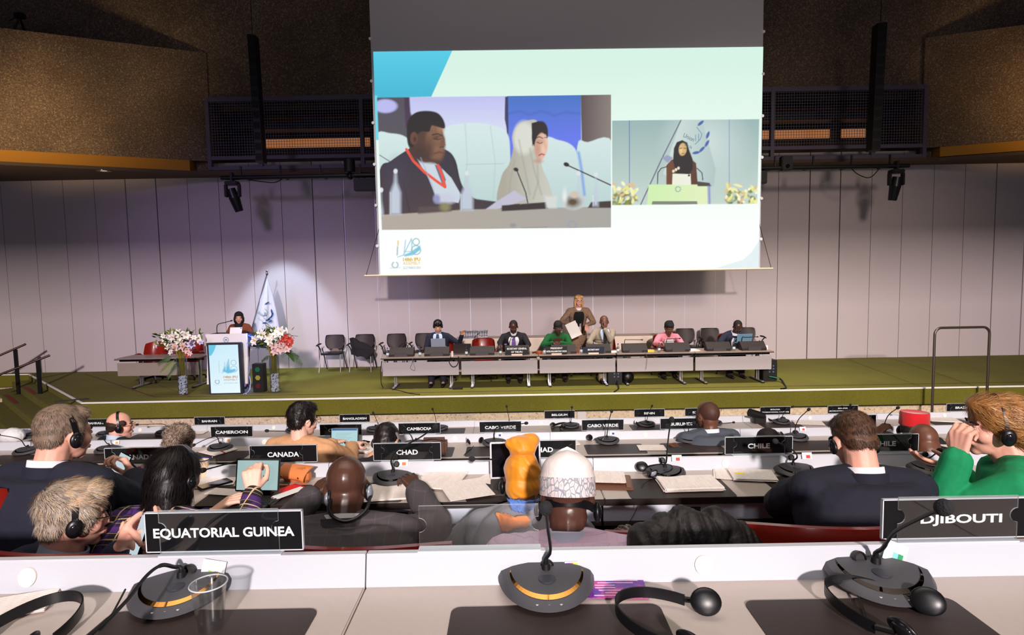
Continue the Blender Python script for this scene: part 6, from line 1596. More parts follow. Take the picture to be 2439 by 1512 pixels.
def text_paper(name='printed_paper', ink=rgb(222, 204, 196), base=rgb(240, 232, 228), scale=520):
    if name in _M: return _M[name]
    m = mat(name, base, .8); nt = m.node_tree; bs_ = nt.nodes['Principled BSDF']; tc = nt.nodes.new('ShaderNodeTexCoord')
    w = nt.nodes.new('ShaderNodeTexWave'); w.bands_direction = 'Y'; w.inputs['Scale'].default_value = scale / 6.28 * .5; w.inputs['Distortion'].default_value = 0
    n = nt.nodes.new('ShaderNodeTexNoise'); n.inputs['Scale'].default_value = 90; mp = nt.nodes.new('ShaderNodeMapping'); mp.inputs['Scale'].default_value = (1, .25, 1)
    nt.links.new(tc.outputs['Object'], w.inputs['Vector']); nt.links.new(tc.outputs['Object'], mp.inputs['Vector']); nt.links.new(mp.outputs[0], n.inputs['Vector'])
    a = nt.nodes.new('ShaderNodeMath'); a.operation = 'MULTIPLY'; nt.links.new(w.outputs['Fac'], a.inputs[0]); nt.links.new(n.outputs['Fac'], a.inputs[1])
    g = nt.nodes.new('ShaderNodeValToRGB'); g.color_ramp.elements[0].position = .38; g.color_ramp.elements[1].position = .5; g.color_ramp.elements[0].color = base; g.color_ramp.elements[1].color = ink
    nt.links.new(a.outputs[0], g.inputs['Fac']); nt.links.new(g.outputs['Color'], bs_.inputs['Base Color']); return m
tp = text_paper(); tp2 = text_paper('printed_paper_grey', rgb(214, 210, 212))
_lift = {}
def sheet(i, px, py, w, d, rz, lab, n=1, m=None, lift=0.0, name='paper_sheet', cat='papers', group='papers on the desks', tilt=0.0):
    c = on(i, px, py); key = (i, int(px / 60));
    z = .0035 + lift; b = MB(); rn = random.Random(int(px * 7 + py))
    for k in range(n):
        a = rn.uniform(-.05, .05) if k else 0; ox, oy = (rn.uniform(-.01, .01), rn.uniform(-.01, .01)) if k else (0, 0); ca, sa = math.cos(a), math.sin(a)
        zz = (n - 1 - k) * .0022; q = [(-w / 2, -d / 2), (w / 2, -d / 2), (w / 2, d / 2), (-w / 2, d / 2)]
        b.prism([(ca * x - sa * y + ox, sa * x + ca * y + oy) for x, y in q], zz, zz + .0016)
    o = b.build(name, m or tp); o.location = c + Vector((0, 0, z)); o.rotation_euler = (0, tilt, rz); tag(o, lab, cat, group); return o
sheet(0, 22, 1452, .15, .09, .35, 'white papers at the far left of the nearest desk', 3, name='paper_stack')
fl = ramp_mat('purple_flyer', [(0.3, rgb(40, 20, 110)), (0.45, rgb(110, 40, 170)), (0.55, rgb(220, 50, 140)), (0.7, rgb(60, 30, 150))], 16, .35, 0)
o = sheet(0, 1468, 1405, .125, .078, -.04, 'glossy purple and pink flyer right of the centre microphone unit', 1, fl, 0, 'flyer', 'flyer', None)
b = MB()
for k in range(7):
    if k in (2, 3): b.box((-.045, .028 - k * .010, .0017), (-.002, .031 - k * .010, .0021)); continue
    b.box((-.05 + (k % 3) * .012, .028 - k * .010, .0017), (.05 - (k % 2) * .012, .031 - k * .010, .0021))
fl_l = b.build('printed_lines', mat('flyer_white', rgb(226, 208, 236), .5), o)
t = thing('plastic_cup', 'empty clear plastic cup in front of the left microphone unit', 'cup', on(0, 503, 1500))
b = MB(); b.lathe([(0, .002), (.022, .002), (.023, .004), (.026, .03), (.0335, .092), (.0355, .094), (.0355, .097), (.0325, .096), (.0215, .006)], 40); b.build('body', glass_mat('clear_plastic', (.93, .94, .94), .07, .08), t, True)
b = MB(); b.tube([(.035 * math.cos(a), .035 * math.sin(a), .0955) for a in [2 * PI * k / 36 for k in range(36)]], .0014, 6, closed=True); b.build('rim', acr_e, t, True)
t.scale = (.95, .95, .98)
def fence_pt(i, px, py):
    r = ROWS[i]; Y = r.Y - .016
    return at(px, py, Y)
def card(i, px, py, w, h, lab, marks, rot=0.0, lean=-14):
    p = fence_pt(i, px, py); t = thing('vote_card', lab, 'card', p); b = MB(); b.box((-w / 2, -.0006, -h / 2), (w / 2, .0006, h / 2)); b.build('card', white_m, t); t.rotation_euler = (R(lean), rot, 0)
    for k, (x0, z0, x1, z1, c_) in enumerate(marks):
        b = MB(); b.box((x0 * w, -.0014, z0 * h), (x1 * w, -.0007, z1 * h)); b.build('colour_mark', mat('mark_%d_%d' % (int(px), k), c_, .6), t)
    return t
card(0, 508, 1357, .050, .040, 'white card with green and red bars behind the left microphone unit', [(-.2, -.45, -.05, -.05, rgb(140, 180, 60)), (.08, -.45, .25, -.05, rgb(220, 70, 60))], R(10))
card(0, 1362, 1352, .030, .026, 'small card with coloured squares behind the centre microphone unit', [(-.45, -.4, -.1, .4, rgb(120, 80, 190)), (-.1, -.4, .1, .4, rgb(230, 80, 70)), (.1, -.4, .45, .4, rgb(190, 210, 60))])
card(0, 2133, 1316, .052, .042, 'white card with a teal and green square behind the right microphone unit', [(-.1, -.45, .15, .0, rgb(130, 200, 200)), (.12, -.45, .35, .0, rgb(40, 150, 90))], R(24))
for i, px, py, lab in ((0, 451, 1360, 'round black headset jack on the nearest fence, left'), (0, 1303, 1348, 'round black headset jack behind the centre microphone stalk'), (0, 2045, 1328, 'round black headset jack on the nearest fence, right'),
                       (1, 945, 1105, 'round headset jack behind the unit below the left CHAD sign'), (1, 1577, 1096, 'round headset jack behind the tall microphone stalk'), (1, 1884, 1089, 'round headset jack left of the man in navy'), (1, 2203, 1082, 'round headset jack beside the hand of the blonde woman')):
    p = fence_pt(i, px, py); b = MB(); b.lathe([(.015, 0), (.015, .006), (.011, .009), (.011, .004), (0, .004)], 20)
    o = b.build('headset_jack', black, smooth=True); o.location = p; o.rotation_euler = (R(90 - 14), 0, 0); tag(o, lab, 'jack', 'headset jacks')
for i, px, py, c_, lab in ((1, 960, 1102, rgb(230, 120, 70), 'small white card with an orange mark below the left CHAD sign'), (1, 1612, 1091, rgb(220, 60, 50), 'small white card with a red mark beside the tall microphone stalk'), (1, 1922, 1085, rgb(220, 60, 50), 'small white card with a red mark left of the man in navy'), (1, 330, 1112, rgb(220, 60, 50), 'small white card with a red mark beside the phone at the left'),
                       (2, 277, 1053, rgb(230, 150, 90), 'small white card on the third-row fence behind the left CANADA sign'), (2, 543, 1047, rgb(230, 150, 90), 'small white card on the third-row fence below the CAMEROON sign'), (2, 1189, 1035, rgb(40, 60, 140), 'small white card on the fence below the left CABO VERDE sign'), (2, 1459, 1031, rgb(40, 60, 140), 'small white card on the fence below the right CABO VERDE sign'), (2, 1912, 1021, rgb(220, 60, 50), 'small white card on the third-row fence behind the CHILE signs')):
    card(i, px, py, .05, .032, lab, [(-.1, -.4, .3, .1, c_)])
sheet(1, 940, 1172, .30, .21, .15, 'white paper stack just right of the checked suit', 3, name='paper_stack')
sheet(1, 1050, 1146, .21, .26, -.25, 'large white sheet in the middle of the second row', 2, tp, .008)
sheet(1, 1110, 1172, .21, .24, .35, 'printed sheet hanging over the desk edge beside the laptop', 1, tp, .012)
sheet(1, 1165, 1143, .10, .12, -.5, 'small sheet with a red laurel emblem left of the laptop', 1, tp, .002)
sheet(1, 1437, 1143, .21, .16, -.12, 'printed form on the brown clipboard', 2, tp, .012)
t = thing('clipboard', 'brown leather clipboard folder right of the white cap', 'clipboard', on(1, 1440, 1150)); t.rotation_euler = (0, 0, -.12)
b = MB(); b.box((-.13, -.10, .001), (.13, .10, .008), bev=.003); b.build('board', mat('brown_leather', rgb(104, 62, 38), .4), t)
b = MB(); b.box((.10, -.07, .008), (.12, .07, .012)); b.build('clasp', mat('brown_leather_strap', rgb(120, 76, 50), .4), t)
sheet(1, 1642, 1158, .27, .17, .02, 'thick stack of printed papers beside the lying headset', 9, tp, .001, 'paper_stack')
sheet(1, 1757, 1133, .21, .16, -.28, 'loose white sheets left of the yellow-marked page', 2, tp, .0)
o = sheet(1, 1790, 1137, .20, .15, -.15, 'printed pages with a yellow highlight left of the man in navy', 4, tp2, .006, 'paper_stack')
b = MB(); b.box((-.075, -.01, .0090), (-.035, .012, .0094)); b.build('yellow_mark', mat('yellow_mark', rgb(250, 226, 40), .6), o)
sheet(1, 2218, 1143, .14, .20, .5, 'blue-edged papers under the green sleeve', 3, tp, .002, 'paper_stack')
sheet(1, 510, 1150, .20, .15, .3, 'white papers under the phone beside the dark-haired woman', 2, tp)
sheet(1, 540, 1175, .18, .08, -.2, 'white sheet between the dark-haired woman and the tablet', 1, tp, .003)
sheet(1, 683, 1172, .10, .16, -.6, 'red and white leaflets right of the tablet', 2, mat('leaflet_red', rgb(214, 40, 44), .5), .001, 'leaflet')
sheet(1, 690, 1180, .05, .15, -.62, 'white leaflet edge under the tan bag', 2, white_m, .008, 'leaflet')
def phone(lab, c, nrm, up, scr_m=None, w=.074, h=.150, group='mobile phones'):
    n = Vector(nrm).normalized(); u = Vector(up); u = (u - n * u.dot(n)).normalized(); x = u.cross(n).normalized()
    t = thing('mobile_phone', lab, 'phone', c, 0, group)
    t.rotation_euler = Matrix((x, -n, u)).transposed().to_euler()
    b = MB(); b.box((-w / 2, -.004, -h / 2), (w / 2, .004, h / 2), bev=.0035); b.build('case', mat('phone_black', rgb(18, 18, 24), .3), t)
    b = MB(); b.box((-w / 2 + .004, -.0046, -h / 2 + .005), (w / 2 - .004, -.0038, h / 2 - .005)); o = b.build('screen', scr_m or mat('phone_dark_glass', rgb(30, 30, 36), .06, coat=.5), t)
    return t
lit = mat('phone_lit', rgb(30, 30, 30), .3, emit=rgb(200, 220, 228), emit_str=.9)
t = phone('black phone lying on papers beside the dark-haired woman', on(1, 512, 1158) + Vector((0, 0, .012)), (0, 0, 1), (.7, .8, 0))
t = phone('phone lying on white papers right of the man in beige', on(2, 860, 1066) + Vector((0, 0, .03)), (0, -.1, 1), (.5, 1, 0))
sheet(2, 862, 1068, .24, .26, -.2, 'white paper block under the phone right of the man in beige', 8, tp, 0, 'paper_stack')
def tablet(lab, i, pxa, pya, pxb, Y, lean, scr_m, w=.25, h=.178, kb=True, rz=0.0, case=black):
    """tablet on its keyboard stand; bottom centre at picture point"""
    c = at((pxa + pxb) / 2, pya, Y); c.z = ROWS[i].top
    t = thing('tablet_computer', lab, 'tablet', c, rz)
    b = MB(); b.box((-w / 2, -.004, 0), (w / 2, .004, h), bev=.0035); s_ = b.build('body', case, t); s_.rotation_euler = (R(-lean), 0, 0); s_.location = (0, 0, .03)
    b = MB(); b.box((-w / 2 + .008, -.0052, .008), (w / 2 - .008, -.0040, h - .008)); q = b.build('screen', scr_m, s_)
    if kb:
        b = MB(); b.box((-w / 2, -.16, .004), (w / 2, .05, .012), bev=.003); k_ = b.build('keyboard', mat('keyboard_grey', rgb(66, 56, 54), .5), t)
        b = MB()
        for r_ in range(5):
            for c_ in range(13): b.box((-w / 2 + .012 + c_ * .0176, -.105 + r_ * .019, .012), (-w / 2 + .026 + c_ * .0176, -.091 + r_ * .019, .0135))
        kk = b.build('keys', mat('key_dark', rgb(40, 34, 34), .5), k_)
        b = MB(); b.box((-w / 2 * .6, .0, .01), (w / 2 * .6, .035, .036)); b.build('hinge', black, t)
    return t, s_
lit2 = mat('tablet_lit', rgb(30, 34, 34), .25, emit=rgb(176, 206, 204), emit_str=.85)
t, s_ = tablet('tablet showing a small logo, tapped by the dark-haired woman', 1, 558, 1185, 668, 2.66, 12, lit2, w=.212, h=.15, rz=R(-4))
b = MB(); b.box((.028, -.0062, .066), (.034, -.0054, .074)); b.box((.040, -.0062, .060), (.056, -.0054, .066)); b.build('logo_mark', mat('logo_navy', rgb(20, 20, 40), .5), s_)
b = MB(); b.ell((.048, -.0058, .056), (.008, .0006, .008), None, 12, 6); b.build('logo_gold', mat('logo_gold', rgb(190, 170, 60), .5), s_)
t, s_ = tablet('dark tablet on a keyboard behind the orange head wrap', 1, 1168, 1165, 1290, 2.78, 8, mat('dark_glass', rgb(14, 14, 20), .08), w=.245, h=.175, case=mat('white_bezel', rgb(206, 206, 210), .3), rz=R(2))
t, s_ = tablet('laptop with a pale text document before the man in beige', 2, 788, 1058, 852, 4.55, 10, mat('laptop_lit', rgb(30, 34, 34), .25, emit=rgb(178, 216, 220), emit_str=.95), w=.225, h=.16, rz=R(-3))
b = MB(); b.box((-.1, -.0062, .137), (.1, -.0054, .15)); b.build('title_bar', mat('title_blue', rgb(20, 30, 40), .4, emit=rgb(50, 90, 160), emit_str=.8), s_)
b = MB()
for k in range(7): b.box((-.07, -.006, .115 - k * .012), (.06 - (k % 3) * .02, -.0055, .117 - k * .012))
b.build('text_lines', mat('line_grey', rgb(120, 150, 160), .5), s_)
t = thing('leather_bag', 'tan leather pouch bag with a flap, standing right of the tablet', 'bag', on(1, 706, 1148)); t.rotation_euler = (0, 0, -.35)
tan = mat('tan_leather', rgb(192, 112, 62), .45, bump=.15, bump_scale=60)
b = MB(); b.box((-.085, -.035, .0), (.085, .035, .075), bev=.02); me = remesh(b, .006, 4); wrinkle(me, .004, 20, 3); mesh_obj('pouch', me, tan, t)
b = MB(); vs = []
for j in range(9):
    u = j / 8; ang = u * PI * .62; y = .032 - .075 * math.sin(ang * .9) * 1.0; z = .082 - .055 * (1 - math.cos(ang * 1.25)) * .5
    for k in range(9): x = -.088 + .022 * k; e = (abs(x) / .088) ** 4; vs.append((x * (1 - .12 * u), y - .004, z - e * .012 * u))
vs += [(x, y + .004, z - .004) for x, y, z in vs[:81]]
fs = [(j * 9 + k, j * 9 + k + 1, (j + 1) * 9 + k + 1, (j + 1) * 9 + k) for j in range(8) for k in range(8)]; fs += [tuple(reversed([q + 81 for q in f])) for f in fs]
rim = list(range(9)) + [9 * j + 8 for j in range(1, 9)] + [72 + k for k in range(7, -1, -1)] + [9 * j for j in range(7, 0, -1)]
fs += [(a, a + 81, c_ + 81, c_) for a, c_ in zip(rim, rim[1:] + rim[:1])]
b.add(vs, fs); b.build('flap', mat('tan_leather_flap', rgb(214, 128, 74), .45, bump=.1, bump_scale=60), t, True)
for sx in (-1, 1): b = MB(); b.ell((sx * .05, -.046, .040), (.006, .003, .006), None, 10, 6); b.build('stud', mat('brass', rgb(220, 190, 120), .25, 1.0), t)
b = MB(); b.tube(cr_curve([(-.085, .0, .05), (-.12, -.03, .02), (-.10, -.07, .008), (-.04, -.075, .006), (.0, -.06, .006)], 6), .005, 8); b.build('strap', tan, t, True)
for px, py, m_, lab, s0 in ((484, 1138, mat('cream_cup', rgb(232, 206, 172), .6), 'cream paper cup with a blue rim behind the dark-haired woman', 1), (506, 1135, glass_mat('clear_plastic', (.93, .94, .94), .07, .08), 'clear cup behind the dark-haired woman', .9)):
    t = thing('drink_cup', lab, 'cup', on(1, px, py)); b = MB(); b.lathe([(0, .002), (.024 * s0, .002), (.034 * s0, .095), (.035 * s0, .097)], 24); b.build('body', m_, t, True)
    if s0 == 1: b = MB(); b.tube([(.0345 * math.cos(a), .0345 * math.sin(a), .096) for a in [2 * PI * k / 24 for k in range(24)]], .003, 6, closed=True); b.build('rim', mat('blue_rim', rgb(40, 60, 120), .5), t, True)
sheet(2, 1345, 1052, .20, .24, .15, 'white sheets below the left of the right CABO VERDE sign', 3, tp, 0, 'paper_stack')
sheet(2, 1552, 1068, .21, .14, -.05, 'white sheet right of the empty leather pad in the third row', 1, tp, .003)
sheet(2, 520, 1075, .21, .2, -.5, 'white page with a red pencil below the CAMEROON sign', 2, tp, .004)
sheet(2, 325, 1066, .3, .14, .05, 'white papers behind the left CANADA sign', 2, tp, .004)
sheet(2, 330, 1080, .18, .1, .1, 'white papers showing under the left CANADA sign', 2, tp, .01)
b = MB(); b.tube([on(2, 520, 1075) + Vector((0, 0, .014)), on(2, 538, 1083) + Vector((0, 0, .014))], .004, 8); o = b.build('pencil', mat('red_pencil', rgb(210, 50, 40), .4), smooth=True); tag(o, 'red pencil on the page below the CAMEROON sign', 'pencil')
t = thing('handbag', 'brown patterned bag on the desk behind the left CHAD sign', 'bag', on_y(2, 1035, 4.44)); b = MB(); b.box((-.10, -.04, 0), (.10, .04, .13), bev=.02); b.build('bag_body', ramp_mat('brown_pattern', [(0.3, rgb(50, 30, 20)), (0.5, rgb(96, 62, 44)), (0.7, rgb(60, 38, 28))], 40, .5, .1), t, True)
b = MB(); b.tube(cr_curve([(-.09, -.045, .12), (0, -.05, .135), (.09, -.045, .12)], 6), .005, 6); b.build('zip', mat('dark_brown', rgb(40, 26, 20), .5), t, True)
sheet(2, 2230, 1062, .2, .2, .3, 'white papers right of the bald head behind the CHILE sign', 2, tp, .004)
sheet(3, 460, 1031, .3, .16, 0, 'white papers on the farthest desk left of the curly-haired head', 2, tp, .004)
sheet(3, 1925, 1008, .3, .2, -.3, 'white papers on the farthest desk between the BOLIVIA signs', 3, tp, .004)
sheet(3, 2245, 1001, .3, .2, -.25, 'white papers on the farthest desk before the BRAZIL sign', 3, tp, .004)
sheet(3, 40, 1040, .2, .2, 0, 'papers at the left end of the farthest desk', 2, tp, .004)
b = MB(); b.ell((0, 0, .05), (.14, .09, .085), None, 16, 10); me = remesh(b, .01, 3); wrinkle(me, .008, 14, 4); o = bpy.data.objects.new('white_bag', me); C.objects.link(o); me.materials.append(white_m); me.polygons.foreach_set('use_smooth', [True] * len(me.polygons))
o.location = on_y(3, 28, 6.36); tag(o, 'crumpled white bag at the far left of the farthest desk', 'bag')
b = MB(); b.box((-.05, -.02, 0), (.05, .02, .08), bev=.004); o = b.build('paper_block', mat('grey_card', rgb(196, 190, 188), .6)); o.location = at(1385, 991, ROWS[3].Y + .008); o.location.z = ROWS[3].zt; tag(o, 'small pale card block standing right of the BELGIUM sign', 'card')
t = thing('camera', 'black camera with a long lens lying left of the BOLIVIA signs', 'camera', on_y(3, 1808, 6.52)); t.location.z = ROWS[3].top
b = MB(); b.box((-.07, -.035, 0), (.07, .035, .10), bev=.012); b.build('camera_body', black, t); b = MB(); b.cyl((.05, -.0, .08), (-.12, -.02, .13), .04, .045, 18); b.build('lens', black, t, True)
hs_m = mat('headset_black', rgb(16, 16, 20), .35); gloss = mat('gloss_black', rgb(24, 24, 28), .12); pear = mat('pearl_cup', rgb(150, 156, 168), .25, .3)
def lying_headset(lab, c, rz, k=1.0, cupm=None, open_=1.0, flip=0.0):
    """headset lying on its side: band arc flat on the desk, cups at its ends"""
    t = thing('headset', lab, 'headset', c, rz, 'headsets'); b = MB(); path = []
    for q in range(25):
        a = PI * 1.0 * q / 24; path.append(Vector((.078 * math.cos(a) * k * open_, .115 * math.sin(a) * k, .018 + .012 * math.sin(a))))
    n = len(path); vs = []
    for q, p in enumerate(path):
        tt = (path[min(q + 1, n - 1)] - path[max(q - 1, 0)]).normalized(); nr = tt.cross(Vector((0, 0, 1))).normalized()
        for (u, v) in ((-.011, -.0015), (.011, -.0015), (.011, .0015), (-.011, .0015)): vs.append(p + Vector((0, 0, u)) + nr * v)
    b.add(vs, [(q * 4 + j, q * 4 + (j + 1) % 4, (q + 1) * 4 + (j + 1) % 4, (q + 1) * 4 + j) for q in range(n - 1) for j in range(4)] + [(3, 2, 1, 0), ((n - 1) * 4, (n - 1) * 4 + 1, (n - 1) * 4 + 2, (n - 1) * 4 + 3)])
    b.build('headband', hs_m, t, True)
    for sd in (-1, 1):
        b = MB(); b.tube([(sd * .078 * open_ * k, .0, .02), (sd * .076 * open_ * k, -.03, .024)], .006, 8); b.build('slider', hs_m, t, True)
        rt = Quaternion((0, 0, 1), sd * .35) @ Quaternion((0, 1, 0), sd * .5)
        b = MB(); b.ell((sd * .070 * open_ * k, -.042, .030), (.010, .030, .026), rt, 20, 12); b.build('ear_cup', hs_m, t, True)
        b = MB(); b.ell((sd * .077 * open_ * k, -.043, .033), (.010, .021, .018), rt, 20, 12); b.build('cup_shell', cupm or gloss, t, True)
    return t
lying_headset('headset lying at the bottom edge, right of the centre front microphone', on(0, 1610, 1500), R(62), 1.0)
lying_headset('headset lying on the right front pad below the microphone unit', on(0, 2120, 1478), R(40), 1.0)
lying_headset('headset cut off at the lower left corner of the desk', on(0, 45, 1535), R(-10), 1.0)
lying_headset('headset with pearl cups lying against the unit with the tall stalk', on(1, 1560, 1133) + Vector((0, 0, .004)), R(-75), .8, pear)
lying_headset('headset with pearl cups leaning on the unit below the right CABO VERDE sign', on(2, 1425, 1050), R(-40), .8, pear)
lying_headset('headset beside the unit below the left CABO VERDE sign', on(2, 1128, 1055), R(20), .75)
lying_headset('headset beside the unit below the BELGIUM sign', on(3, 1333, 1018), R(-50), .9)
lying_headset('headset leaning on the unit below the BENIN sign', on(3, 1527, 1012), R(10), .9)
lying_headset('headset over the unit right of the BANGLADESH sign', on(3, 912, 1020), R(30), .9)
lying_headset('headset behind the left CHILE sign', on(2, 1870, 1038), R(15), .9)
lying_headset('headset at the unit below the left BOLIVIA sign', on(3, 1850, 1004), R(40), .9)
lying_headset('headset left of the beige man in the third row', on(2, 675, 1062), R(-20), .9)
def wire(lab, pts, r=.0014, m=None): return cable(lab, pts, m or black, r, 'headset_cable', 'headset cables')
wire('thin cable falling from the paper stack over the desk edge', [on(1, 1555, 1145) + Vector((0, 0, .01)), on(1, 1530, 1160) + Vector((0, 0, .006)), at(1524, 1190, 2.60), at(1510, 1225, 2.58), at(1490, 1255, 2.55)])
wire('cable of the right front headset', [on(0, 2025, 1400) + Vector((0, 0, .02)), on(0, 2045, 1435) + Vector((0, 0, .012)), on(0, 2060, 1480) + Vector((0, 0, .012)), on(0, 2066, 1510) + Vector((0, 0, .012))], .0022)
wire('cable hanging from the left front microphone unit', [on(0, 300, 1425) + Vector((0, 0, .02)), on(0, 283, 1448) + Vector((0, 0, .012)), on(0, 262, 1480) + Vector((0, 0, .008)), on(0, 235, 1512) + Vector((0, 0, .008))], .0022)
wire('curly cable below the headset on the third-row pad', [on(2, 1128, 1062), on(2, 1120, 1072) + Vector((0, 0, .006)), on(2, 1112, 1078) + Vector((0, 0, .006)), on(2, 1105, 1086) + Vector((0, 0, .006))], .003)
wire('white charging cable plugged in below the desk left of the man in navy', [at(1812, 1207, 2.69), at(1840, 1206, 2.64), at(1868, 1202, 2.6), at(1880, 1192, 2.6)], .003, white_m)
b = MB(); b.box((-.022, -.02, -.012), (.022, .012, .012), bev=.004); o = b.build('power_plug', white_m); o.location = at(1815, 1207, 2.69); tag(o, 'white plug in the socket left of the man in navy', 'plug')
# -- delegates in the rows
def down_flow(crown=(0, -.03, .12), swirl=0.3, jit=.0, zcut=None, ycut=None):
    c0 = Vector(crown)
    def f(hp):
        if zcut is not None and hp.z < zcut: return None
        if ycut is not None and hp.y > ycut: return None
        d = hp - c0; d = Vector((d.x, d.y, -abs(d.z) - .02))
        return d + Vector((-d.y, d.x, 0)) * swirl
    return f
grey_hair = [mat('hair_grey_%d' % k, c, .55, spec=.4) for k, c in enumerate((rgb(120, 108, 100), rgb(150, 138, 128), rgb(196, 184, 172), rgb(92, 80, 72), rgb(206, 176, 138)))]
brown_hair = [mat('hair_brown_%d' % k, c, .55, spec=.4) for k, c in enumerate((rgb(98, 80, 66), rgb(126, 106, 90), rgb(148, 126, 108), rgb(76, 62, 54), rgb(164, 138, 112)))]
dbrown_hair = [mat('hair_dbrown_%d' % k, c, .5, spec=.4) for k, c in enumerate((rgb(66, 44, 34), rgb(88, 62, 46), rgb(112, 84, 64), rgb(50, 34, 28)))]
blonde_hairs = [mat('hair_blonde_%d' % k, c, .45, spec=.5) for k, c in enumerate((rgb(156, 104, 52), rgb(196, 144, 84), rgb(222, 176, 116), rgb(128, 80, 42), rgb(110, 66, 38)))]
black_hairs = [mat('hair_black_%d' % k, c, .42, spec=.45) for k, c in enumerate((rgb(14, 12, 16), rgb(24, 18, 20), rgb(40, 26, 24), rgb(10, 10, 12)))]
curl_hairs = [mat('hair_curl_%d' % k, c, .6) for k, c in enumerate((rgb(118, 98, 84), rgb(150, 130, 116), rgb(176, 160, 148), rgb(96, 78, 66)))]
p = Person('man with short grey-brown hair and headset in a navy suit, holding a phone', at(154, 1032, 2.28), R(-12), .84, hs=.95, hyaw=-15, hpitch=8, skin='pink', build=1.18, neck=(-.01, -.06, -0.118), hipz=.48)
p.arm(1, at(318, 1135, 2.62), pole=(.9, .0, -1), d=(-.35, .1, .6), n=(-.6, -.3, .2), curl=.75); p.rest_arm(-1, .42, .20, .80)
p.body(.0055, jaw=1.08); p.jacket(suit('navy_suit_weave', rgb(24, 26, 44)), voxel=.008, off=.028, sleeve=.062, shoulder=.072, wr=.005, seed=3); p.trousers(navy, .014); p.shoes(black); p.collar(shirt_w, r=.069, h=.040, up=.010); p.collar(suit('navy_suit_weave', rgb(24, 26, 44)), 'coat_collar', r=.083, h=.055, up=-.022, ry=.085)
o = p.hair([((0, -.020, .040), (.0815, .096, .084)), ((0, -.054, -.012), (.070, .052, .052)), ((0, .035, .082), (.058, .048, .034)), ((.07, .01, .02), (.014, .03, .035)), ((-.07, .01, .02), (.014, .03, .035))], brown_hair[1], .005, .002)
p.strands(o, brown_hair + grey_hair[:2], 14000, .028, .0005, down_flow((0, -.035, .125), .35), lift=.06, droop=1.1, jitter=.35)
p.headset('black headset worn by the man in navy with the phone', -14)
phone('white-screened phone with a red bar held by the man in navy at the left', at(283, 1118, 2.66), (-.25, -1, .45), (.35, .1, 1), lit, .074, .15)
p = Person('grey-blond haired man with glasses and a headset, nearest at the left, looking at a phone', at(180, 1226, 1.93), R(-50), .80, hs=.95, hyaw=-4, hpitch=10, skin='pink', neck=(0, -.05, -0.13), hipz=.45)
p.arm(-1, at(283, 1308, 1.84), pole=(-.4, -.2, -1), d=(.8, .35, .35), n=(.1, .6, .6), curl=.55); p.arm(1, at(386, 1318, 1.86), pole=(.8, -.2, -1), d=(-.9, .1, .28), n=(-.1, .3, .9), curl=.5)
p.body(.005); p.jacket(suit('dark_blue_suit', rgb(26, 28, 54)), voxel=.008, off=.02, seed=5); p.collar(shirt_b, r=.071, h=.05, up=.014)
o = p.hair([((0, -.024, .038), (.084, .100, .089)), ((0, -.056, -.020), (.072, .054, .058)), ((0, .03, .088), (.06, .052, .034)), ((.068, .016, .02), (.018, .034, .04)), ((-.068, .016, .02), (.018, .034, .04))], grey_hair[1], .004, .004)
def flowB(hp):
    d = hp - Vector((.0, -.05, .13)); v = Vector((d.x, d.y, -abs(d.z) - .02)); v = v + Vector((-d.y, d.x, 0)) * .4
    if hp.z > .06: v = v + Vector((.03, .08, .03))
    return v
p.strands(o, [grey_hair[1], grey_hair[2], grey_hair[4], grey_hair[0], mat('hair_light', rgb(206, 192, 176), .55)], 27000, .040, .00045, flowB, lift=.08, droop=1.1, jitter=.34, seed=4)
def flowB2(hp): return Vector((.02, .12, .02)) if hp.z > .055 and hp.y > -.05 else None
p.strands(o, [grey_hair[4], mat('hair_sand', rgb(214, 176, 132), .5), grey_hair[2]], 8000, .040, .00045, flowB2, lift=.12, droop=1.05, jitter=.4, seed=9)
p.glasses(mat('thin_dark_frame', rgb(40, 34, 36), .3, .5)); p.headset('black headset worn by the grey-blond man nearest at the left', -8)
phone('phone with a pale blue chat held by the grey-blond man', at(332, 1285, 1.84), (-.62, -.7, .35), (.20, .15, 1), lit, .074, .152)
def plaid():
    m = mat('plaid_wool', rgb(40, 30, 44), .9); nt = m.node_tree; bs_ = nt.nodes['Principled BSDF']; tc = nt.nodes.new('ShaderNodeTexCoord'); sp = nt.nodes.new('ShaderNodeSeparateXYZ'); nt.links.new(tc.outputs['Object'], sp.inputs[0])
    def M(op, a, v): n = nt.nodes.new('ShaderNodeMath'); n.operation = op; nt.links.new(a, n.inputs[0]); (nt.links.new(v, n.inputs[1]) if hasattr(v, 'links') else setattr(n.inputs[1], 'default_value', v)); return n.outputs[0]
    def bands(o, per, wd, ph=0): return M('LESS_THAN', M('PINGPONG', M('ADD', o, ph), per / 2), wd)
    def mix(f, a, c): n = nt.nodes.new('ShaderNodeMix'); n.data_type = 'RGBA'; nt.links.new(f, n.inputs[0]); (nt.links.new(a, n.inputs[6]) if hasattr(a, 'links') else setattr(n.inputs[6], 'default_value', a)); n.inputs[7].default_value = c; return n.outputs[2]
    yz = M('ADD', sp.outputs['Z'], sp.outputs['Y'])
    c = mix(bands(sp.outputs['X'], .11, .018), rgb(32, 24, 34), rgb(64, 34, 96)); c = mix(bands(yz, .11, .016), c, rgb(70, 38, 104))
    c = mix(bands(sp.outputs['X'], .11, .0035, .05), c, rgb(206, 180, 146)); c = mix(bands(yz, .11, .0035, .05), c, rgb(206, 180, 146)); c = mix(bands(yz, .055, .0015, .02), c, rgb(150, 130, 116))
    nt.links.new(c, bs_.inputs['Base Color']); return m
p = Person('woman with a black bob in a dark plaid jacket tapping on a tablet', at(421, 1130, 2.16), R(-14), .80, hs=.87, hyaw=-8, hpitch=14, skin='pale', neck=(0, -.06, -0.118), hipz=.45)
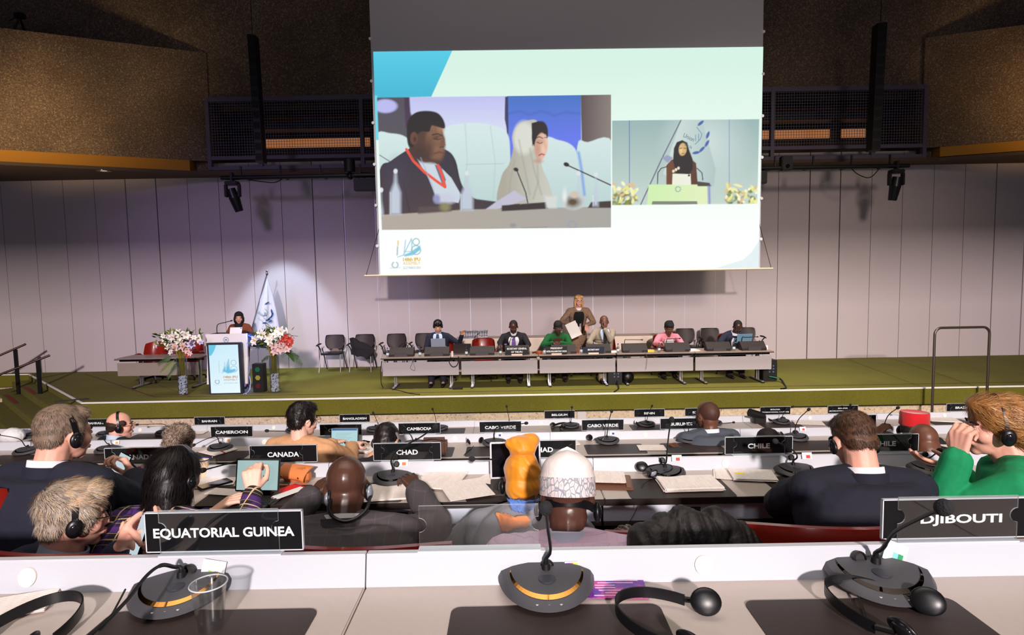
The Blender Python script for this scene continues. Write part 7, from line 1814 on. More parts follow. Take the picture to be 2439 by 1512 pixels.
p.arm(1, at(603, 1170, 2.52), pole=(.5, -.4, -1), d=(-.15, .30, 1), n=(-.2, .9, .0), curl=1.0); p.rest_arm(-1, .34, .10, .82)
p.body(.0055); p.jacket(plaid(), voxel=.009, off=.022, sleeve=.056, cuff=.90)
o = p.hair([((0, -.02, .036), (.090, .104, .088)), ((0, -.058, -.03), (.088, .060, .09)), ((-.066, -.015, -.055), (.034, .055, .085)), ((.066, -.02, -.055), (.034, .05, .085)), ((0, -.062, -.10), (.085, .045, .05))], black_hairs[0], .006, .003, 30)
p.strands(o, black_hairs, 11000, .085, .0007, down_flow((0, -.01, .13), .05), lift=.0, droop=1.05, jitter=.12)
p.headset('headset with a grey band worn by the dark-haired woman', 4, band_m=mat('grey_band', rgb(96, 92, 98), .4), r=.106)
def checked():
    m = mat('grey_check', rgb(72, 66, 72), .85); nt = m.node_tree; bs_ = nt.nodes['Principled BSDF']; tc = nt.nodes.new('ShaderNodeTexCoord'); sp = nt.nodes.new('ShaderNodeSeparateXYZ'); nt.links.new(tc.outputs['Object'], sp.inputs[0])
    def M(op, a, v): n = nt.nodes.new('ShaderNodeMath'); n.operation = op; nt.links.new(a, n.inputs[0]); (nt.links.new(v, n.inputs[1]) if hasattr(v, 'links') else setattr(n.inputs[1], 'default_value', v)); return n.outputs[0]
    a = M('LESS_THAN', M('PINGPONG', M('ADD', sp.outputs['X'], 3.0), .024), .0016); c = M('LESS_THAN', M('PINGPONG', M('ADD', sp.outputs['Z'], 3.0), .03), .0016)
    s_ = M('MAXIMUM', a, c); n = nt.nodes.new('ShaderNodeMix'); n.data_type = 'RGBA'; nt.links.new(s_, n.inputs[0]); n.inputs[6].default_value = rgb(70, 64, 68); n.inputs[7].default_value = rgb(78, 73, 82); nt.links.new(n.outputs[2], bs_.inputs['Base Color']); return m
p = Person('bald man in a dark grey checked suit with a headset round his neck', at(826, 1158, 2.14), R(4), .80, hs=.97, hyaw=4, hpitch=18, skin='dark', build=1.32, neck=(0, -.075, -0.098), hipz=.42)
p.arm(1, at(990, 1165, 2.55), pole=(1, -.4, -.8)); p.arm(-1, at(745, 1180, 2.5), pole=(-1, -.5, -.8))
p.body(.0055, jaw=1.15); checked_m = checked(); p.jacket(checked_m, voxel=.008, off=.03, sleeve=.064, shoulder=.074, wr=.007, seed=8); p.collar(shirt_w, r=.068, h=.030, up=.006); p.collar(checked_m, 'coat_collar', r=.084, h=.055, up=-.020, ry=.088)
SK['dark'].node_tree.nodes['Principled BSDF'].inputs['Roughness'].default_value = .30
t = thing('headset', 'black headset hanging round the neck of the bald man in the checked suit', 'headset', p.neck_w, 0, 'headsets')
b = MB(); nk = Vector(p.neck_w)
pts = [at(788, 1188, 2.06), at(783, 1212, 2.00), at(795, 1232, 1.95), at(822, 1242, 1.93), at(850, 1233, 1.95), at(873, 1212, 1.99), at(882, 1180, 2.06)]
b.tube([q - nk for q in cr_curve(pts, 6)], .0065, 8); b.build('headband', hs_m, t, True)
for px, py, Y_ in ((788, 1186, 2.08), (877, 1170, 2.08)):
    b = MB(); b.ell(at(px, py, Y_) - nk, (.014, .03, .034), None, 18, 12); b.build('ear_cup', hs_m, t, True)
    b = MB(); b.ell(at(px, py, Y_) - nk + Vector((.008 if px > 800 else -.008, -.01, 0)), (.012, .022, .026), None, 18, 12); b.build('cup_shell', pear, t, True)
p = Person('woman in a bright orange head wrap and grey dress', at(1245, 1138, 2.50), R(2), .84, hs=.96, hyaw=0, hpitch=16, skin='brown', build=1.0, neck=(0, -.085, -0.108), hipz=.42)
p.arm(-1, at(1180, 1240, 2.5), pole=(-1, -.6, -.3)); p.arm(1, at(1300, 1235, 2.55), pole=(1, -.5, -.4))
p.body(.007); p.jacket(mat('grey_linen', rgb(128, 126, 136), .9, bump=.3, bump_scale=20), 'dress', off=.02, voxel=.009, wr=.008, sleeve=.06)
orange = mat('orange_silk', rgb(224, 142, 22), .5, noise_amt=.12, noise_scale=12, sheen=.3)
o = p.hair([((0, -.018, .030), (.0855, .102, .098)), ((0, -.045, -.03), (.078, .07, .07)), ((0, -.03, .135), (.066, .07, .05)), ((-.03, -.05, .15), (.05, .035, .03)), ((.035, -.02, .16), (.042, .045, .035)), ((0, -.07, .125), (.06, .03, .022))], orange, .006, .0, 40, 'head_wrap')
me = o.data; wrinkle(me, .008, 15, 2, (1.5, 1, .8))
p.headset('black slotted headset band behind the orange head wrap', -78, drop=-.03, r=.10, wide=.012, bz=-.010)
blue_m = mat('blue_print_cloth', rgb(80, 120, 196), .8, noise_amt=.3, noise_scale=60); or2 = mat('orange_print_cloth', rgb(214, 124, 56), .8, noise_amt=.15, noise_scale=30)
for nm, m_, pts_ in (('bow_scarf', blue_m, [(-.075, .035), (-.03, .02), (.0, .015), (.04, .02), (.075, .03), (.05, -.015), (.0, -.03), (-.05, -.015)]), ('bow_scarf', or2, [(-.085, .02), (-.04, .01), (0, -.01), (.05, .0), (.07, -.02), (.05, -.055), (.01, -.045), (-.03, -.06), (-.06, -.055)])):
    b = MB(); b.add([(x * .9, -.006 + .012 * math.sin(40 * x), z * .9) for x, z in pts_] + [(x * .9, .012, z * .9) for x, z in pts_], [tuple(range(len(pts_))), tuple(range(2 * len(pts_) - 1, len(pts_) - 1, -1))] + [(k, (k + 1) % len(pts_), len(pts_) + (k + 1) % len(pts_), len(pts_) + k) for k in range(len(pts_))])
    bmx = MB(); bmx.v = b.v; bmx.f = b.f; bmx.mi = b.mi; me = remesh(bmx, .004, 2); wrinkle(me, .006, 30, 1)
    o = mesh_obj(nm, me, m_, p.root); c_ = p.L(at(1246 if m_ is blue_m else 1226, 1204 if m_ is blue_m else 1230, 2.25 if m_ is blue_m else 2.19)); o.location = c_
p = Person('man in a white embroidered cap and pale pink printed shirt', at(1352, 1186, 1.93), R(-6), .80, hs=1.04, hyaw=0, hpitch=16, skin='dark', build=1.25, neck=(0, -.065, -0.108), hipz=.45)
p.rest_arm(1, .3, .26, .78); p.rest_arm(-1, .3, .26, .78)
def pink_pr():
    m = mat('pink_print', rgb(226, 196, 222), .85); nt = m.node_tree; bs_ = nt.nodes['Principled BSDF']; tc = nt.nodes.new('ShaderNodeTexCoord'); br = nt.nodes.new('ShaderNodeTexBrick'); mp = nt.nodes.new('ShaderNodeMapping'); mp.inputs['Rotation'].default_value = (R(90), 0, 0)
    nt.links.new(tc.outputs['Object'], mp.inputs[0]); nt.links.new(mp.outputs[0], br.inputs['Vector']); br.inputs['Scale'].default_value = 16; br.inputs['Mortar Size'].default_value = .008
    br.inputs['Color1'].default_value = rgb(228, 198, 224); br.inputs['Color2'].default_value = rgb(222, 190, 220); br.inputs['Mortar'].default_value = rgb(206, 172, 210); nt.links.new(br.outputs[0], bs_.inputs['Base Color']); return m
p.body(.0055, jaw=1.05); p.jacket(pink_pr(), 'shirt', off=.024, voxel=.008, sleeve=.062, wr=.006, shoulder=.070); p.collar(mat('blue_white_collar', rgb(212, 222, 240), .7), r=.072, h=.036, up=.004)
capm = mat('white_cap_cotton', rgb(236, 226, 224), .85, bump=.15, bump_scale=80)
def capband():
    m = mat('embroidered_band', rgb(226, 220, 220), .85); nt = m.node_tree; bs_ = nt.nodes['Principled BSDF']; tc = nt.nodes.new('ShaderNodeTexCoord'); v = nt.nodes.new('ShaderNodeTexVoronoi'); v.feature = 'DISTANCE_TO_EDGE'; v.inputs['Scale'].default_value = 74; mp = nt.nodes.new('ShaderNodeMapping'); mp.inputs['Scale'].default_value = (1, 1, .55)
    nt.links.new(tc.outputs['Object'], mp.inputs[0]); nt.links.new(mp.outputs[0], v.inputs['Vector']); cr = nt.nodes.new('ShaderNodeValToRGB'); el = cr.color_ramp.elements; el.new(.5)
    for e, (q, c) in zip(el, ((.04, rgb(150, 150, 160)), (.14, rgb(226, 220, 222)), (.42, rgb(216, 180, 180)))): e.position = q; e.color = c
    nt.links.new(v.outputs['Distance'], cr.inputs[0]); nt.links.new(cr.outputs[0], bs_.inputs['Base Color']); return m
b = MB(); vs = []; n = 48; prof = [(.0, 1.05, 0), (.060, 1.03, 1), (.063, 1.01, 1), (.100, .90, 2), (.122, .66, 2), (.132, .34, 2), (.134, .02, 2)]
pc_ = cr_curve([(z, k_, 0) for z, k_, _ in prof[2:]], 4); prof = prof[:2] + [(q_.x, q_.y, 2) for q_ in pc_]
for (z, k_, _) in prof:
    for q in range(n):
        a = 2 * PI * q / n; x = .0865 * k_ * math.sin(a); y = .104 * k_ * math.cos(a); pk = .02 * max(0, 1 - abs(x) / .05) * (z > .1)
        vs.append(p.hm @ Vector((x, y - .012 - .10 * (z - .0) * .35, .012 + z * .98 + pk * (.5 + .5 * (y > 0)))))
fs = [];
for j in range(len(prof) - 1):
    for q in range(n): fs.append((j * n + q, j * n + (q + 1) % n, (j + 1) * n + (q + 1) % n, (j + 1) * n + q))
b.add(vs, fs[:n], 1); b.mi = [1] * n; b.f = list(b.f); b.f += fs[n:]; b.mi += [0] * (len(fs) - n); b.f.append(tuple((len(prof) - 1) * n + q for q in range(n))); b.mi.append(0)
b.build('embroidered_cap', [capm, capband()], p.root, 60)
p.headset('black slotted headset band behind the white cap', -72, drop=-.035, r=.108, wide=.013, bz=-.006)
p = Person('brown-haired man with a headset in a navy suit hunched over the desk', at(2031, 1048, 2.28), R(0), .84, hs=.91, hyaw=2, hpitch=28, skin='pink', build=1.22, neck=(0, -.075, -0.108), hipz=.44)
p.arm(-1, at(1925, 1165, 2.62), pole=(-1, -.5, -.15)); p.arm(1, at(2125, 1165, 2.62), pole=(1, -.5, -.15))
p.body(.0055, jaw=1.08); p.jacket(suit('navy_suit_right', rgb(22, 24, 40)), voxel=.008, off=.032, sleeve=.064, shoulder=.076, wr=.005, seed=11); p.trousers(navy, .014); p.collar(shirt_w, r=.069, h=.038, up=.008); p.collar(suit('navy_suit_right', rgb(22, 24, 40)), 'coat_collar', r=.083, h=.055, up=-.022, ry=.088)
o = p.hair([((0, -.022, .040), (.0825, .098, .086)), ((0, -.056, -.014), (.072, .052, .052)), ((0, .035, .084), (.058, .048, .034))], dbrown_hair[1], .005, .003)
p.strands(o, dbrown_hair, 13000, .030, .00055, down_flow((0, -.03, .13), .3), lift=.07, droop=1.1, jitter=.4, seed=6)
p.headset('headset with its band over the head of the man in navy at the right', 62, drop=-.02)
p = Person('blonde woman with a headset in a bright green jacket, hand at her mouth', at(2372, 1016, 2.30), R(52), .84, hs=1.03, hyaw=22, hpitch=2, skin='pink', build=1.12, neck=(0, -.06, -0.118), hipz=.48)
p.arm(-1, at(2283, 1085, 2.22), pole=(-.1, -.5, -1), d=(.16, .16, 1), n=(.9, .4, .1), curl=.85); p.arm(1, at(2262, 1108, 2.62), pole=(.5, .5, -1), d=(-1, .15, .15), n=(0, .3, 1), curl=.25)
p.body(.0052); p.jacket(suit('bright_green', rgb(8, 134, 84)), voxel=.008, off=.024, sleeve=.060, wr=.006, seed=2, cuff=.93)
o = p.hair([((0, -.022, .040), (.088, .108, .090)), ((0, -.058, -.02), (.080, .060, .07)), ((0, .045, .085), (.066, .052, .038)), ((-.05, -.085, -.02), (.05, .04, .05)), ((.0, -.09, .02), (.06, .045, .05)), ((0, -.12, -.07), (.035, .035, .03)), ((0, -.135, -.11), (.026, .028, .05))], blonde_hairs[0], .006, .007, 24)
def flowH(hp):
    d = Vector((0, -.13, -.06)) - hp
    return d + Vector((0, 0, .05)) if hp.y > -.09 else Vector((.1 * math.sin(hp.z * 60), -.3, -1))
p.strands(o, blonde_hairs, 15000, .062, .0006, flowH, lift=.05, droop=1.0, jitter=.25, seed=8, curl=.5)
p.headset('headset with a thin curved band worn by the blonde woman', 4, r=.110, wide=.006)
for k, c_ in enumerate((mat('red_beads', rgb(190, 40, 40), .4), mat('silver_charms', rgb(190, 184, 170), .25, .8))):
    b = MB(); w_ = p.wr[-1]; d_ = p.hd[-1][0]; e1 = d_.orthogonal().normalized(); e2 = d_.cross(e1)
    b.tube([w_ - d_ * (.012 + .016 * k) + (e1 * math.cos(a) + e2 * math.sin(a)) * .034 for a in [2 * PI * q / 20 for q in range(20)]], .0055, 6, closed=True); b.build('bracelet', c_, p.root, True)
p = Person('man with black hair and sunglasses in a beige jacket typing on a laptop', at(722, 1000, 3.88), R(-14), .486, hs=.96, hyaw=-26, hpitch=6, skin='pale', build=1.12, neck=(0, -.05, -0.118), hipz=.48)
p.arm(1, at(838, 1064, 4.28), pole=(.9, -.2, -.9), d=(.3, .9, .1), n=(0, 0, -1), curl=.35); p.arm(-1, at(795, 1056, 4.3), pole=(-.6, -.3, -1), d=(.3, .9, 0), n=(0, 0, -1), curl=.35)
p.body(.007); p.jacket(suit('tan_jacket', rgb(202, 152, 112)), voxel=.010, off=.026, sleeve=.058, shoulder=.07, seed=4)
o = p.hair([((0, -.020, .046), (.086, .100, .090)), ((0, -.056, -.01), (.074, .052, .060)), ((0, .045, .085), (.06, .045, .04)), ((.072, .01, .02), (.014, .03, .035))], black_hairs[1], .007, .005, 50)
p.strands(o, black_hairs[:3], 3000, .035, .0014, down_flow((0, -.02, .14), .2), lift=.08, droop=1.1, jitter=.3)
p.glasses(mat('dark_frame', rgb(30, 24, 24), .3), r=.024)
p = Person('person with curly grey hair and a headset behind the dark-haired woman', at(428, 1053, 3.62), R(-10), .486, hs=.84, hyaw=-12, hpitch=16, skin='pale', neck=(0, -.06, -0.108), hipz=.42)
p.rest_arm(1, .3, .2, .78); p.rest_arm(-1, .3, .2, .78); p.body(.009, face=False); p.jacket(suit('charcoal_knit', rgb(50, 46, 54)), voxel=.012)
o = p.hair([((0, -.02, .042), (.096, .106, .094)), ((0, -.055, -.02), (.086, .062, .07))], curl_hairs[0], .007, .012, 30)
p.strands(o, curl_hairs, 4500, .035, .0018, lambda hp: Vector((math.sin(hp.x * 300), math.cos(hp.z * 260), math.sin(hp.y * 280))), lift=.3, droop=1.6, jitter=1.2, curl=1.5)
p.headset('black headset over the curly grey hair', -30, drop=-.03)
p = Person('balding man with glasses and a headset in a dark suit, farthest row', at(287, 1012, 5.42), R(-24), .11, hs=1.06, hyaw=-42, hpitch=4, skin='pink', build=1.1, neck=(0, -.05, -0.118), hipz=.46)
p.rest_arm(1, .3, .2, .78); p.rest_arm(-1, .3, .2, .78); p.body(.009); p.jacket(suit('black_suit_2', rgb(24, 22, 28)), voxel=.012, off=.022, shoulder=.07); p.collar(shirt_b, r=.072, h=.045, up=.012)
p.hair([((0, -.040, .008), (.0815, .076, .052)), ((0, -.056, -.02), (.070, .05, .05)), ((.065, .02, .025), (.016, .035, .03)), ((-.065, .02, .025), (.016, .035, .03))], mat('dark_brown_hair', rgb(46, 28, 22), .7), .009, .003)
p.glasses(mat('gold_frame', rgb(180, 140, 80), .3, .8)); p.headset('black headset worn by the balding man in the farthest row', -10)
p = Person('person with black hair and a pale headset band behind the left CHAD sign', at(921, 1050, 3.98), R(0), .486, hs=1.0, hyaw=-10, hpitch=24, skin='east', neck=(0, -.07, -0.1), hipz=.40)
p.rest_arm(1, .3, .2, .78); p.rest_arm(-1, .3, .2, .78); p.body(.009, face=False); p.jacket(suit('black_suit_3', rgb(30, 26, 30)), voxel=.012)
o = p.hair([((0, -.02, .040), (.085, .099, .088)), ((0, -.055, -.02), (.074, .055, .07))], black_hairs[1], .008, .004)
p.headset('headset with a pale grey band behind the left CHAD sign', -35, band_m=mat('pale_band', rgb(150, 146, 146), .4), wide=.012)
p = Person('bald man with glasses in a slate grey suit, third row', at(1684, 990, 4.75), R(10), .3, hs=1.06, hyaw=14, hpitch=4, skin='brown', build=1.2, neck=(0, -.05, -0.118), hipz=.46)
p.arm(-1, at(1622, 1072, 4.5), pole=(-1, -.3, -1), d=(-.5, .6, .3), curl=.9); p.rest_arm(1, .35, .22, .9)
p.body(.008); p.jacket(suit('slate_suit', rgb(72, 78, 90)), voxel=.010, off=.026, shoulder=.072, seed=7); p.collar(shirt_w, r=.07, h=.03, up=.006)
p.hair([((0, -.018, .030), (.0765, .0940, .0835))], mat('stubble_brown', rgb(74, 46, 36), .6), .008, 0, name='cropped_hair'); p.glasses(mat('dark_frame', rgb(30, 24, 24), .3))
p = Person('person with cropped black hair mostly hidden behind the left CHILE sign', at(1829, 1060, 4.05), R(0), .486, hs=1.02, hpitch=22, skin='dark', neck=(0, -.07, -0.1), hipz=.38)
p.rest_arm(1, .3, .2, .78); p.rest_arm(-1, .3, .2, .78); p.body(.009, face=False); p.jacket(suit('dark_suit_n', rgb(40, 34, 38)), voxel=.012); p.hair(CROP, hair_kk, .008, .003)
p = Person('bearded man in a round red hat, third row', at(2178, 1022, 4.35), R(-20), .42, hs=1.08, hyaw=-30, hpitch=4, skin='brown', build=1.1, neck=(0, -.05, -0.118), hipz=.44)
p.rest_arm(1, .3, .2, .85); p.rest_arm(-1, .3, .2, .85); p.body(.008); p.jacket(suit('black_suit_4', rgb(24, 22, 26)), voxel=.011, shoulder=.07)
redhat = mat('red_felt', rgb(196, 18, 28), .9, sheen=.3)
b = MB(); vs = []; n = 32
for (z, k_) in ((.030, 1.02), (.035, 1.06), (.118, 1.02), (.124, .97), (.120, .9), (.118, .0)):
    for q in range(n): a = 2 * PI * q / n; vs.append(p.hm @ Vector((.086 * k_ * math.sin(a), .103 * k_ * math.cos(a) - .012, z)))
b.add(vs, [(j * n + q, j * n + (q + 1) % n, (j + 1) * n + (q + 1) % n, (j + 1) * n + q) for j in range(5) for q in range(n)]); b.build('red_hat', redhat, p.root, 40)
p.hair([((0, .062, -.075), (.044, .03, .04)), ((0, .075, -.10), (.026, .02, .025))], mat('grey_beard', rgb(150, 140, 132), .9), .007, .003, name='beard'); p.hair([((0, -.03, .0), (.0795, .085, .05))], hair_kk, .008, .002)
p.headset('black headset worn by the man in the red hat', 60, drop=-.02)
p = Person('bald brown-skinned person leaning low beside the right CHILE sign', at(2200, 1056, 3.92), R(-10), .486, hs=1.12, hpitch=34, skin='brown', neck=(0, -.09, -0.085), hipz=.36)
p.rest_arm(1, .3, .2, .78); p.rest_arm(-1, .3, .2, .78); p.body(.008, face=False, jaw=1.1); p.jacket(suit('black_suit_5', rgb(28, 24, 28)), voxel=.012)
# -- red chairs of the second row
def row_chair(lab, c, rz, k=1.0, top=None):
    t = thing('conference_chair', lab, 'chair', c, rz, 'red chairs in the rows'); sub = bpy.data.objects.new('tmp', None)
    b = MB(); nx = 16; vs = []; fs = []; prof = [(.0, 0), (.2, -.012), (.40, -.03), (.475, -.035), (.50, -.02), (.495, .012), (.40, .03), (.2, .035), (0, .035)]
    w = .27
    for (z, yo) in prof:
        for q in range(nx + 1):
            u = -1 + 2 * q / nx; vs.append((u * w, -.22 + yo + .15 * abs(u) ** 2.6, .44 + z * (1 - .10 * abs(u) ** 3)))
    n = nx + 1
    for j in range(len(prof) - 1):
        for q in range(nx): a = j * n + q; fs.append((a, a + n, a + n + 1, a + 1))
    for j_ in (0, nx): fs.append(tuple(j * n + j_ for j in range(len(prof))))
    b.add(vs, fs); b.build('backrest', red, t, True)
    b = MB(); b.box((-.25, -.22, .36), (.25, .26, .44), bev=.03); b.build('seat', red, t, True)
    for sx in (-1, 1):
        b = MB(); b.tube(cr_curve([(sx * .27, -.12, .60), (sx * .29, -.02, .66), (sx * .285, .14, .66), (sx * .27, .2, .64)], 5), [.028] * 15 + [.022], 10); b.build('armrest', red, t, True)
        b = MB(); b.tube([(sx * .285, .05, .44), (sx * .285, .05, .64)], .012, 8); b.build('arm_post', alu, t, True)
    star_base(t); t.scale = (k, k, k * (1.0))
    return t
def rc_at(px, ytop, Y, lab, rz=0.0, k=1.0):
    top = at(px, ytop, Y); z = top.z - .94 * k; t = row_chair(lab, (top.x, Y + .22 * k, max(z, .60)), rz, k)
    t.scale.z = (top.z - .84) / .94 if True else k; t.location.z = .84
    return t
rc_at(848, 1302, 1.62, 'red leather chair of the bald man in the checked suit', 0, .95)
rc_at(2010, 1254, 1.74, 'red leather chair of the man in navy at the right', R(-6), 1.0)
rc_at(60, 1316, 1.62, 'red leather chair of the grey-blond man at the lower left', R(-10), .9)
rc_at(-190, 1142, 2.0, 'red chair cut off by the left edge beside the man in navy', R(-20), 1.0)
rc_at(1640, 1262, 1.85, 'red leather chair draped with a black puffer coat', R(4), .95)
rc_at(2440, 1278, 1.75, 'red leather chair at the right edge behind the DJIBOUTI sign', R(10), 1.0)
b = MB(); rn = random.Random(3)
cA = at(1535, 1290, 1.78); cB = at(1815, 1300, 1.86)
for q in range(13):
    u = q / 12; c_ = cA.lerp(cB, u); hgt_ = .055 + .045 * math.sin(PI * min(1, u * 1.1)) + rn.uniform(-.006, .006)
    b.ell(c_ + Vector((0, rn.uniform(-.01, .02), -.03 + hgt_ * .45)), (.052 + .012 * rn.random(), .08, hgt_ * 1.02), Quaternion((0, 1, 0), rn.uniform(-.9, .2)), 14, 10)
me = remesh(b, .005, 2); wrinkle(me, .005, 22, 5, (1.4, .5, .5)); o = mesh_obj('puffer_coat', me, mat('black_puffer_nylon', rgb(32, 28, 30), .55, bump=.4, bump_scale=30), None); tag(o, 'black quilted puffer coat heaped over the empty red chair', 'coat')
# -- clock, loudspeakers, lamps and rails
t = thing('wall_clock', 'round white station clock on the left concrete bulkhead, cut by the frame edge', 'clock', (0, 0, 0))
cp = at(-14, 226, 14.15); k_ = (16.5 - 14.5) / (12.6 - 8.2)
cy = 16.5 + (cp.x + 8.2) * k_; cp = at(-14, 226, cy - .12); t.location = cp; t.rotation_euler = (0, 0, math.atan(k_) + .28)
b = MB(); b.cyl((0, .0, 0), (0, .12, 0), .46, n=48); b.build('case', mat('clock_case', rgb(190, 196, 186), .4), t, 40)
b = MB(); b.cyl((0, -.008, 0), (0, .0, 0), .435, n=48); b.build('dial', mat('clock_dial', rgb(236, 232, 222), .5, emit=rgb(236, 232, 222), emit_str=.35), t, 40)
b = MB()
for q in range(60):
    a = 2 * math.pi * q / 60; l = .10 if q % 5 == 0 else .04; w = .02 if q % 5 == 0 else .008; sA, cA_ = math.sin(a), math.cos(a)
    pts = [(r_ * sA + w * .5 * s_ * cA_, -.011, r_ * cA_ - w * .5 * s_ * sA) for r_, s_ in ((.41, -1), (.41, 1), (.41 - l, 1), (.41 - l, -1))]; b.add(pts, [(0, 1, 2, 3)])
b.build('hour_marks', black, t)
b = MB(); b.box((-.014, -.014, -.05), (.014, -.012, .26)); o = b.build('hour_hand', black, t); o.rotation_euler = (0, R(-75), 0)
b = MB(); b.box((-.010, -.016, -.06), (.010, -.014, .38)); o = b.build('minute_hand', black, t); o.rotation_euler = (0, R(-150), 0)
b = MB(); b.box((-.004, -.018, -.1), (.004, -.016, .30)); b.cyl((0, -.018, .30), (0, -.016, .30), .03, n=16); o = b.build('second_hand', mat('clock_red', rgb(190, 40, 30), .4), t); o.rotation_euler = (0, R(62), 0)
def line_array(lab, top0, top1, bot0, bot1, Y):
    a, b_ = at(*top0, Y), at(*top1, Y); c, d = at(*bot1, Y), at(*bot0, Y)
    t = thing('column_loudspeaker', lab, 'loudspeaker', (a + b_) / 2); o0 = Vector(t.location)
    b = MB(); vs = [q - o0 for q in (a, b_, c, d)]; vs += [q + Vector((0, .25, 0)) for q in vs]
    b.add(vs, [(0, 1, 2, 3), (7, 6, 5, 4), (0, 4, 5, 1), (1, 5, 6, 2), (2, 6, 7, 3), (3, 7, 4, 0)]); b.build('cabinet', black, t)
    b = MB(); b.box((-.006, .08, 0), (.006, .092, 3.0)); b.build('hanging_bracket', black, t)
    b = MB()
    for q in range(12):
        f0, f1 = (q + .1) / 12, (q + .9) / 12; w = [vs[0].lerp(vs[3], f0), vs[1].lerp(vs[2], f0), vs[1].lerp(vs[2], f1), vs[0].lerp(vs[3], f1)]; m_ = sum(w, Vector()) / 4
        b.add([m_ + (q2 - m_) * .86 + Vector((0, -.004, 0)) for q2 in w], [(0, 1, 2, 3)])
    b.build('grille', mat('speaker_grille', rgb(10, 10, 12), .8), t)
line_array('tall slim black column loudspeaker hanging left of the big screen', (588, 81), (606, 82), (609, 386), (626, 386), 14.6)
line_array('tall slim black column loudspeaker hanging right of the big screen', (2092, 54), (2114, 52), (2077, 357), (2097, 358), 14.6)
TRY = 15.4
def bar(lab, p0, p1):
    a = at(*p0, TRY); c = at(*p1, TRY); c.z = a.z = (a.z + c.z) / 2; t = thing('lighting_bar', lab, 'lighting bar', a); b = MB(); b.cyl((0, 0, 0), c - a, .055, n=12); b.build('pipe', black, t, True)
    for q in range(4):
        x = (c.x - a.x) * (q + .5) / 4; b = MB(); b.box((x - .03, -.02, 0), (x + .03, .5, .05)); b.box((x - .02, -.02, 0), (x + .02, .02, 5.51 - a.z)); b.build('hanger', black, t)
    b = MB(); b.tube(cr_curve([(.6, 0, -.03), (1.1, .0, -.12), (1.4, 0, -.13), (1.6, 0, -.03)] if a.x < 0 else [((c - a).x - 1.5, 0, -.03), ((c - a).x - 1.3, 0, -.2), ((c - a).x - 1.0, 0, -.28), ((c - a).x - .75, 0, -.05)], 6), .012, 6); b.build('loose_cable', black, t, True)
    return a
bz = bar('black lighting bar below the gallery left of the screen', (527, 424), (905, 417)).z
bar('black lighting bar below the gallery right of the screen', (1800, 402), (2165, 394))
def moving_head(lab, px, py0, py1, tilt, Y=TRY):
    a = at(px, py0, Y); t = thing('moving_head_lamp', lab, 'stage light', a); sC = 1.0
    b = MB(); b.box((-.16, -.12, -.12), (.16, .12, -.02), bev=.02); b.build('base', black, t)
    b = MB(); b.box((-.03, -.07, -.04), (.03, .07, .20)); b.build('clamp', black, t)
    for s_ in (-1, 1): b = MB(); b.box((s_ * .17 - .03, -.06, -.42), (s_ * .17 + .03, .06, -.10), bev=.012); b.build('yoke_arm', black, t)
    b = MB(); b.cyl((0, 0, .14), (0, 0, -.10), .10, .135, 20); b.cyl((0, 0, -.10), (0, 0, -.46), .135, .10, 20); o = b.build('lamp_head', mat('lamp_dark', rgb(24, 24, 30), .35), t, 35); o.location = (0, 0, -.34); o.rotation_euler = (R(10), R(tilt), 0)
    b = MB(); b.cyl((0, 0, -.462), (0, 0, -.466), .09, n=20); b.build('lens', mat('lens_dark', rgb(30, 34, 46), .05), o)
moving_head('black moving stage lamp below the gallery left of the screen', 553, 430, 495, -14)
moving_head('black moving stage lamp below the gallery right of the screen', 2135, 402, 466, 4)
t = thing('dome_camera', 'black dome camera under the gallery just left of the screen', 'camera', at(833, 408, TRY)); b = MB(); b.cyl((0, 0, -.02), (0, 0, .3), .14, n=16); b.build('mount', black, t, 30); b = MB(); b.ell((0, 0, -.12), (.085, .085, .10), None, 16, 10); b.build('dome', mat('dome_gloss', rgb(20, 20, 24), .05), t, True)
t = thing('box_camera', 'black camera box under the gallery right of the screen', 'camera', at(1872, 378, TRY)); b = MB(); b.box((-.14, -.1, -.30), (.14, .1, .06), bev=.02); b.build('housing', black, t); b = MB(); b.cyl((0, -.12, -.2), (0, -.08, -.2), .05, n=16); b.build('lens', mat('dome_gloss', rgb(20, 20, 24), .05), t)
t = thing('flood_light', 'black flat floodlight hanging at the left edge of the screen', 'stage light', at(872, 440, TRY)); b = MB(); b.box((-.30, -.1, -.16), (.30, .1, .16), bev=.015); b.build('housing', black, t); b = MB(); b.tube([(-.2, 0, .14), (-.1, 0, .32), (.1, 0, .32), (.2, 0, .14)], .02, 6); b.build('bracket', black, t)
t = thing('flood_light', 'small black floodlight peeking out at the right edge of the screen', 'stage light', at(1812, 423, TRY)); b = MB(); b.box((-.16, -.1, -.16), (.13, .1, .16), bev=.015); b.build('housing', black, t); b = MB(); b.tube([(0, 0, .16), (0, 0, .32)], .02, 6); b.build('bracket', black, t)
tp_ = at(50, 74, 15.3); t = thing('camera_tripod', 'black camera tripod standing on top of the left bulkhead', 'tripod', (tp_.x, tp_.y, 8.76))
for a in (-.6, 1.6, 3.4): b = MB(); b.tube([(0, 0, .5), (.25 * math.cos(a), .25 * math.sin(a), .0)], .022, 8); b.build('leg', black, t)
b = MB(); b.box((-.10, -.08, .48), (.10, .08, .60), bev=.01); b.tube([(.05, 0, .56), (-.25, -.05, .40)], .014, 6); b.build('pan_head', black, t)
a = at(2220, 975, SY - .35); lo = at(2222, 790, SY - .35); c = at(2355, 935, SY - .35)
t = thing('guard_rail', 'tall bent metal guard rail standing before the stage at the right', 'railing', (a.x, SY - .35, -.75))
w_ = at(2357, 790, SY - .35).x - a.x; zt = at(2220, 781, SY - .35).z + .75; zr = at(2355, 770, SY - .35).z + .75
rail_m = mat('brown_grey_rail', rgb(110, 100, 92), .35, .8)
